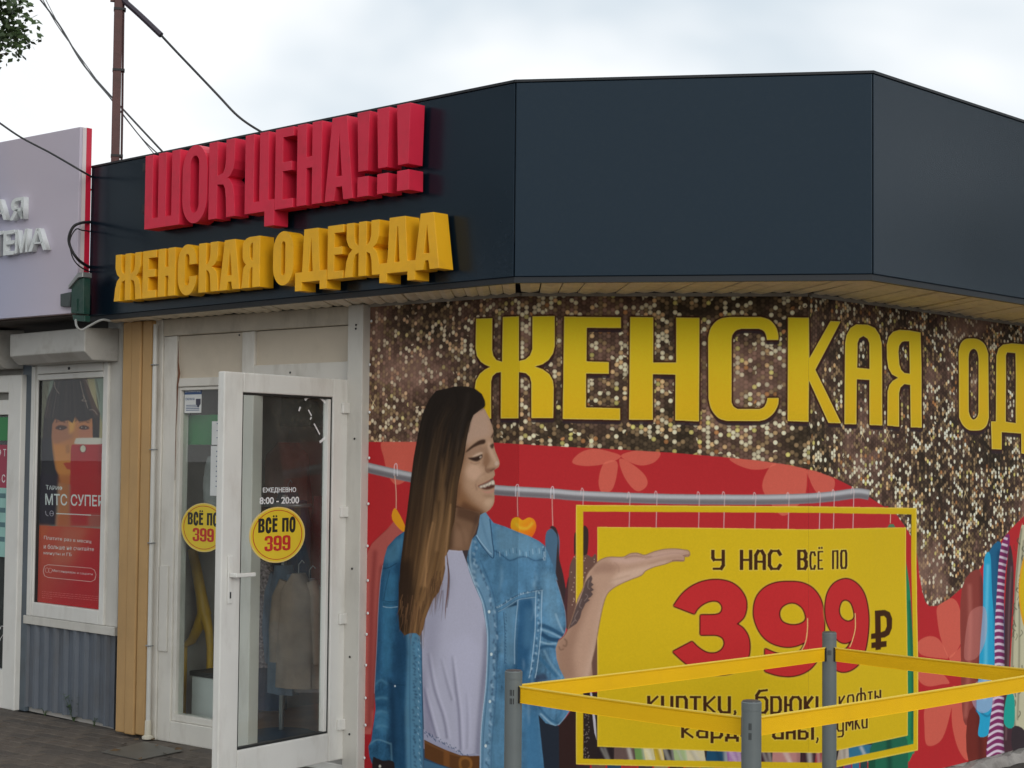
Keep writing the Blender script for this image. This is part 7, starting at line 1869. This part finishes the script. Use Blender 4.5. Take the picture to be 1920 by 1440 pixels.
def belt_geo(pa, pb, z0, z1, name_parent, label):
    A, B = Vector((pa[1].x, pa[1].y)), Vector((pb[1].x, pb[1].y))
    d = (B - A).normalized(); n_ = Vector((-d.y, d.x)); L = (B - A).length
    A2, L2 = A + d * .027, L - .054
    m = MB(); N_ = 28
    prof = [(-.0007, -.027), (-.0016, -.029), (.0016, -.029), (.0007, -.027), (.0007, .0215), (.0026, .0235), (.0030, .0268), (-.0030, .0268), (-.0026, .0235), (-.0007, .0215)]
    n = len(prof)
    inv = name_parent.matrix_basis.inverted()
    for k in range(N_ + 1):
        t = k / N_; c_ = A2 + d * (L2 * t); z = z0 + (z1 - z0) * t - .0025 * math.sin(math.pi * t); tw = .02 * math.sin(3.1 * t + L)
        for (u, v) in prof:
            p = c_ + n_ * (u + tw * v * .6)
            m.v.append(tuple(inv @ Vector((p.x, p.y, z + v))))
    for k in range(N_):
        for j in range(n):
            q = k * n; m.f.append((q + j, q + (j + 1) % n, q + n + (j + 1) % n, q + n + j))
    m.f.append(tuple(range(n))); m.f.append(tuple(N_ * n + j for j in range(n))[::-1])
    bo_ = m.build('belt', BELT, name_parent, label=label)
    m = MB()
    for k in range(N_ + 1):
        t = k / N_; c_ = A2 + d * (L2 * t); z = z0 + (z1 - z0) * t - .0025 * math.sin(math.pi * t) + .0288
        for (u, v) in ((-.0034, -.0018), (.0034, -.0018), (.0034, .0022), (-.0034, .0022)):
            p = c_ + n_ * u; m.v.append(tuple(inv @ Vector((p.x, p.y, z + v))))
    for k in range(N_):
        for j in range(4): q = k * 4; m.f.append((q + j, q + (j + 1) % 4, q + 4 + (j + 1) % 4, q + 4 + j))
    m.f.append((0, 1, 2, 3)); m.f.append(tuple(N_ * 4 + j for j in (3, 2, 1, 0)))
    m.build('lit_hem', LIT_HEM, bo_)
    for pp, sg in ((A, 1), (B, -1)):
        m = MB(); c_ = pp + d * (sg * .029); zz = (z0 if sg > 0 else z1)
        q = [(c_ + d * a * sg + n_ * b) for a, b in ((-.004, -.007), (.007, -.007), (.007, .007), (-.004, .007))]
        m.hexa([tuple(inv @ Vector((v.x, v.y, z))) for z in (zz - .030, zz + .030) for v in q])
        m.build('belt_clip', DARK, name_parent, bevel=.002)
bpy.context.view_layer.update()
def zmid(px, py, D): return wp(px, py, D).z
zA = zmid(985, 1301, 5.98); zB = zmid(1390, 1364, 5.22); zC = zmid(1555, 1226, 7.30)
print('belt z', zA, zB, zC, 'heights', pA[2], pB[2], pCc[2], pD[2])
zb_ = .79
belt_geo(pA, pB, zA, zB, pA[0], 'near left belt, running from the leftmost post to the nearest post')
belt_geo(pA, pCc, zA, zC, pA[0], 'far left belt, running from the leftmost post to the farthest post')
belt_geo(pB, pD, zB, zmid(1960, 1275, 6.42), pB[0], 'near right belt, running from the nearest post out to the right')
belt_geo(pCc, pD, zC, zmid(1960, 1273, 6.42), pCc[0], 'far right belt, running from the farthest post out to the right')
for o, p, h in (pA, pB, pCc):
    # vertical slots, turned to the street
    for a in (-1.05, -.55, .05):
        for (dz) in (.088, .118) if o is not pCc[0] else (.10,):
            th = math.radians(-90 - 20) + a * .35
            x, y = .0312 * math.cos(th), .0312 * math.sin(th)
            m = MB(); tx, ty = -math.sin(th), math.cos(th)
            w_ = .0016
            if a == .05 and o is pB[0]: continue
            c_ = [(x - tx * w_, y - ty * w_), (x + tx * w_, y + ty * w_), (x * .97 + tx * w_, y * .97 + ty * w_), (x * .97 - tx * w_, y * .97 - ty * w_)]
            m.hexa([(q[0], q[1], z) for z in (h - dz, h - dz + .021) for q in c_]); m.build('slot', DARK, o)

# ------------------------------------------------------------------ inside the shop: a round rack and clothes near the doorway
def cloth(name, label, cat, s, i, ztop, zbot, w, d, mat_, seed, sleeves=True, rz=0.0):
    r = random.Random(seed)
    o = empty(name, WL.w(s, i, zbot), WL.rz + rz, label, cat, 'clothes hanging inside the doorway')
    m = MB(); H = ztop - zbot; n = 28; rows = 12
    for j in range(rows + 1):
        v = j / rows; z = H * v
        sh = 1.0 if v < .82 else max(.28, 1 - (v - .82) / .18 * .78)
        for k in range(n):
            a = 2 * math.pi * k / n
            rad = 1 + .10 * math.sin(a * 7 + seed) * (1 - v) + .04 * math.sin(a * 3 + v * 5)
            m.v.append((w / 2 * sh * math.cos(a) * rad * (1 + .10 * (1 - v)), d / 2 * math.sin(a) * rad, z))
    for j in range(rows):
        for k in range(n): m.f.append((j * n + k, j * n + (k + 1) % n, (j + 1) * n + (k + 1) % n, (j + 1) * n + k))
    m.f.append(tuple(range(n))[::-1]); m.f.append(tuple(rows * n + k for k in range(n)))
    m.build('body', mat_, o, True)
    if sleeves:
        for sg in (-1, 1):
            MB().tube([(sg * w * .36, 0, H * .93), (sg * w * .50, -.01, H * .78), (sg * w * .56, -.02, H * .5), (sg * w * .57, -.01, H * .22)], [d * .28, d * .34, d * .3, d * .26], 12).build('sleeve', mat_, o, True)
    MB().tube([(0, 0, H), (0, 0, H + .05), (.02, 0, H + .075), (.035, 0, H + .06)], .003, 6).build('hanger_hook', ZINC, o)
    return o
FB = lambda n_, c_: mat(n_, c_, .9, .2, 10, bump=.3, bscale=60)
sD = sM1
def cloth_px(name, label, cat, px, i, yt, yb, w, d, mat_, seed, sleeves=True, rz=0.0):
    s_, zt = WL.px(px, yt, i); zb = WL.px(px, yb, i)[1]
    return cloth(name, label, cat, s_, i, zt, zb, w, d, mat_, seed, sleeves, rz)
cloth_px('jacket', 'beige jacket hanging foremost on the stand behind the open door glass', 'jacket', 560, .30, 1075, 1290, .24, .12, FB('beige_cloth', (.26, .20, .155)), 1, rz=.35)
cloth_px('jacket', 'pale grey jacket hanging just right of the beige one', 'jacket', 580, .42, 1085, 1297, .22, .10, FB('pale_grey_cloth', (.36, .34, .35)), 2, rz=.6)
cloth_px('coat', 'dark blue grey coat hanging left of the beige jacket', 'coat', 532, .38, 1060, 1300, .24, .12, FB('blue_grey_cloth', (.12, .16, .22)), 3, rz=-.2)
cloth_px('dress', 'speckled brown and white dress hanging at the left edge of the open door glass', 'dress', 494, .40, 1050, 1250, .20, .10, mat('speckled_cloth', (.22, .18, .19), .9, .8, 70), 4, sleeves=False)
cloth_px('coat', 'dark green grey coats pressed together high under the doorway head', 'coat', 545, 1.3, 745, 800, .50, .2, FB('green_grey_cloth', (.14, .15, .12)), 6, sleeves=False)
cloth('coat', 'dark navy coat hanging deep inside behind the narrow window', 'coat', sB + .32, .60, 1.45, .65, .30, .14, FB('navy_cloth', (.02, .03, .07)), 5)
cloth_px('dress', 'dark maroon dress hanging at the right edge behind the open door glass', 'dress', 603, .75, 930, 1290, .16, .12, FB('maroon_cloth', (.20, .04, .04)), 8, sleeves=False)
cloth_px('coat', 'very dark blue coat hanging low left of the stand column', 'coat', 512, .55, 1085, 1330, .18, .14, FB('ink_cloth', (.03, .04, .08)), 9, sleeves=False)
cloth_px('blouse', 'brownish red blouse hanging above the hours lettering behind the open door', 'blouse', 540, 1.0, 830, 960, .36, .16, FB('brick_cloth', (.34, .12, .09)), 10, sleeves=False)
rs_, _ = WL.px(528, 1340, .45)
rk = empty('clothes_stand', WL.w(rs_, .45, .02), WL.rz, 'round clothes stand with a dark blue disc base inside the doorway', 'clothes stand')
MB().lathe([(.22, 0), (.22, .02), (.18, .035), (.03, .05)], n=40).build('base', mat('dark_blue_base', (.02, .035, .07), .5), rk, True)
MB().tube([(0, 0, .04), (0, 0, 1.42)], .016, 10).build('column', ZINC, rk, True)
MB().tube([(.20 * math.cos(a), .20 * math.sin(a) * .5, 1.36) for a in np.linspace(0, 2 * math.pi, 33)], .010, 8).build('ring', ZINC, rk, True)
# yellow garment stand behind the narrow window
ys = empty('yellow_frame', WL.w(sB + .16, .40, .02), WL.rz, 'bent yellow tubular frame standing behind the narrow window', 'display frame')
def yz(px, py): 
    s, z = WL.px(px, py, .40); return (s - sB - .16, 0, z - .02)
MB().tube([yz(360, 1030), yz(368, 1065), yz(378, 1120), yz(383, 1150), yz(372, 1175), yz(360, 1200), yz(345, 1212), (yz(345, 1212)[0], 0, 0)], [.03, .032, .035, .045, .035, .028, .022, .02], 12).build('tube', mat('yellow_enamel', (.80, .45, .02), .4), ys, True)
MB().tube([yz(383, 1150), yz(392, 1185), yz(394, 1215), (yz(394, 1215)[0], 0, 0)], [.04, .026, .022, .02], 10).build('leg', bpy.data.materials['yellow_enamel'], ys, True)
cr1 = empty('white_crate', WL.w(sB + .04, .32, .02), WL.rz, 'low white crate on the floor behind the narrow window', 'crate')
MB().box(-.10, .13, -.12, .12, 0, .34).build('side_panel', PAPER, cr1, bevel=.01)
MB().box(-.11, .14, -.13, .13, .341, .37).build('lid', DARK, cr1, bevel=.005)
gs = empty('green_sign', WL.w(sB + .22, .09, WL.px(380, 805, .09)[1]), WL.rz, 'plain green panel hanging behind the narrow window', 'panel')
MB().box(-.22, .24, -.003, .003, -.09, .085).build('face', GRN, gs)
MB().tube([(-.2, 0, .085), (-.2, 0, .3)], .002, 5).build('cord', CABLE, gs); MB().tube([(.2, 0, .085), (.2, 0, .3)], .002, 5).build('cord', CABLE, gs)
wc = empty('white_cloth', WL.w(sB + .22, .16, WL.px(380, 900, .16)[1]), WL.rz, 'grey white knitted garment hanging under the green panel', 'garment')
m = MB(); n = 20
for j in range(9):
    for k in range(n):
        a = 2 * math.pi * k / n; v = j / 8
        m.v.append((.15 * math.cos(a) * (1 - .3 * abs(v - .4)) + .02 * math.sin(9 * v + k), .03 * math.sin(a), -.36 + .5 * v))
for j in range(8):
    for k in range(n): m.f.append((j * n + k, j * n + (k + 1) % n, (j + 1) * n + (k + 1) % n, (j + 1) * n + k))
m.build('body', FB('grey_knit', (.38, .38, .37)), wc, True)

# ------------------------------------------------------------------ weeds at the foot of the corrugated base
GRASS = mat('weed_green', (0.045, 0.085, 0.025), .7, .3, 20)
def weed(px, py, h, n, label, seed):
    r = random.Random(seed); g = gnd(px, py)
    o = empty('weed', (g[0], g[1], 0), 0, label, 'weed', 'weeds at the foot of the walls')
    m = MB(); st = MB()
    for k in range(n):
        a = r.uniform(0, 6.28); L = h * r.uniform(.5, 1.1); le = r.uniform(.2, .7)
        tip = Vector((math.cos(a) * L * le, math.sin(a) * L * le * .6, L))
        st.tube([(0, 0, -.01), tuple(tip * .5 + Vector((0, 0, .01))), tuple(tip)], [.0018, .0014, .0006], 4)
        for q in range(7):
            t = r.uniform(.25, 1); c_ = tip * t; b_ = r.uniform(0, 6.28); l = h * r.uniform(.12, .26); d = Vector((math.cos(b_), math.sin(b_), r.uniform(-.2, .6))).normalized(); sdv = d.cross(Vector((0, 0, 1))).normalized() * l * .22
            base = len(m.v); m.v += [tuple(c_), tuple(c_ + d * l * .5 + sdv), tuple(c_ + d * l), tuple(c_ + d * l * .5 - sdv)]; m.f.append((base, base + 1, base + 2, base + 3))
    o1 = m.build('leaves', GRASS, o); st.build('stems', GRASS, o); o1['kind'] = 'stuff'
weed(138, 1352, .16, 14, 'green weed tuft growing at the foot of the corrugated grey sheet', 3)
weed(84, 1341, .05, 6, 'very small weed at the left end of the corrugated grey sheet', 5)
weed(176, 1362, .06, 7, 'small low weed near the right end of the corrugated grey sheet', 6)
lv = mat('dry_leaf', (.14, .085, .04), .9, .3, 20)
r = random.Random(9)
for k in range(9):
    px, py = r.uniform(215, 385), r.uniform(1384, 1436)
    g = gnd(px, py); m = MB(); s_ = r.uniform(.02, .035); m.v = [(-s_, 0, .003), (0, -s_ * .5, .002), (s_, 0, .006), (0, s_ * .5, .012)]; m.f = [(0, 1, 2, 3)]
    o = m.build('dry_leaf', lv); o.location = (g[0], g[1], .006 if k else .012); o.rotation_euler = (0, 0, r.uniform(0, 6)); tag(o, 'small dry brown leaf lying on the grey pavers in front of the shops', 'leaf', 'dry leaves on the pavers')

# ------------------------------------------------------------------ tree behind the phone shop
LEAF = mat('tree_leaves', (0.055, 0.095, 0.03), .6, .4, 3)
tr = empty('street_tree', (-7.6, 14.6, 0), 0, 'leafy green tree whose branch tips reach in at the top left corner', 'tree')
rt_ = random.Random(12)
MB().tube([(0, 0, 0), (.05, 0, 1.2), (.0, .05, 2.6), (.1, 0, 4.2), (.2, .1, 6.0)], [.22, .17, .14, .10, .05], 12).build('trunk', BANK, tr, True)
tips = []
tw = MB()
for k in range(34):
    z0 = rt_.uniform(2.4, 5.6); a = rt_.uniform(0, 6.28) if k > 9 else rt_.uniform(-.5, .3)
    L = rt_.uniform(1.8, 2.9) if k > 9 else rt_.uniform(2.5, 3.3)
    e = Vector((math.cos(a) * L, math.sin(a) * L * .8, z0 + rt_.uniform(-.2, 1.5)))
    s_ = Vector((.05, 0, z0)); mid = (s_ + e) / 2 + Vector((0, 0, .25))
    tw.tube([tuple(s_), tuple(mid), tuple(e)], [.05, .03, .008], 6)
    for q in range(20):
        t = rt_.uniform(.3, 1.05); b = s_ * (1 - t) * (1 - t) + mid * 2 * t * (1 - t) + e * t * t
        tips.append(b + Vector((rt_.gauss(0, .22), rt_.gauss(0, .22), rt_.gauss(0, .2))))
# the tips in view in the corner
for (px, py) in [(6, 6), (26, 8), (40, 20), (10, 24), (22, 30), (44, 66), (30, 76), (52, 70), (14, 60), (4, 44), (8, 82), (24, 84), (2, 96), (12, 72), (34, 26), (30, 50), (-6, 60), (-8, 20), (-10, 100)]:
    tips.append(wp(px - 6, py - 4, 14.0) - tr.location)
b0 = Vector((.1, 0, 4.4))
for (px, py) in ((50, 68), (40, 14), (14, 100)):
    e = wp(px, py, 14.0) - tr.location; tw.tube([tuple(b0), tuple((b0 + e) / 2 + Vector((0, 0, .2))), tuple(e)], [.045, .025, .005], 6)
tw.build('limb', BANK, tr, True)
def _ok(t):
    P_ = t + tr.location; X_, Y_ = project(np.array([[P_.x, P_.y, P_.z]])); return not (X_[0] > -60 and (Y_[0] > 92 or X_[0] > 46))
tips = [t for t in tips if _ok(t)]
m = MB()
for tp in tips:
    far = len(m.v)
    for k in range(26):
        c_ = tp + Vector((rt_.gauss(0, .085), rt_.gauss(0, .085), rt_.gauss(0, .07)))
        d = Vector((rt_.gauss(0, 1), rt_.gauss(0, 1), rt_.gauss(-.2, .6))).normalized(); s_ = d.cross(Vector((rt_.gauss(0, 1), rt_.gauss(0, 1), rt_.gauss(0, 1)))).normalized(); l = rt_.uniform(.05, .085)
        b = len(m.v); m.v += [tuple(c_), tuple(c_ + d * l * .5 + s_ * l * .32), tuple(c_ + d * l), tuple(c_ + d * l * .5 - s_ * l * .32)]; m.f.append((b, b + 1, b + 2, b + 3))
m.build('crown', LEAF, tr)['kind'] = 'stuff'

tr2 = tr.copy(); C.objects.link(tr2); tr2.location = (-8.2, 9.0, 0); tr2.scale = (1.25, 1.25, 1.15); tr2.rotation_euler = (0, 0, 2.2)  # unseen tree, added so the left fascia reflects something darker than sky
tr2['label'] = 'unseen tree added left of the phone shop to darken the left fascia reflection'
for ch in list(tr.children): link_copy(ch, tr2)
tr3 = tr.copy(); C.objects.link(tr3); tr3.location = (-7.4, 5.4, 0); tr3.rotation_euler = (0, 0, 4.1); tr3.scale = (1.1, 1.1, 1.0)  # another unseen tree, added to widen the dark reflection in the left fascia
tr3['label'] = 'smaller unseen tree, nearest the camera on the left, added to darken the left fascia reflection'
for ch in list(tr.children): link_copy(ch, tr3)
tr4 = tr.copy(); C.objects.link(tr4); tr4.location = (12.5, 12.5, 0); tr4.rotation_euler = (0, 0, 1.2); tr4.scale = (1.2, 1.2, 1.1)  # unseen tree on the right, added to darken the right fascia's reflection
tr4['label'] = 'unseen tree added beyond the right end of the clothing shop to darken the right fascia reflection'
for ch in list(tr.children): link_copy(ch, tr4)
for t_ in (tr, tr2, tr3, tr4): t_['group'] = 'street trees'
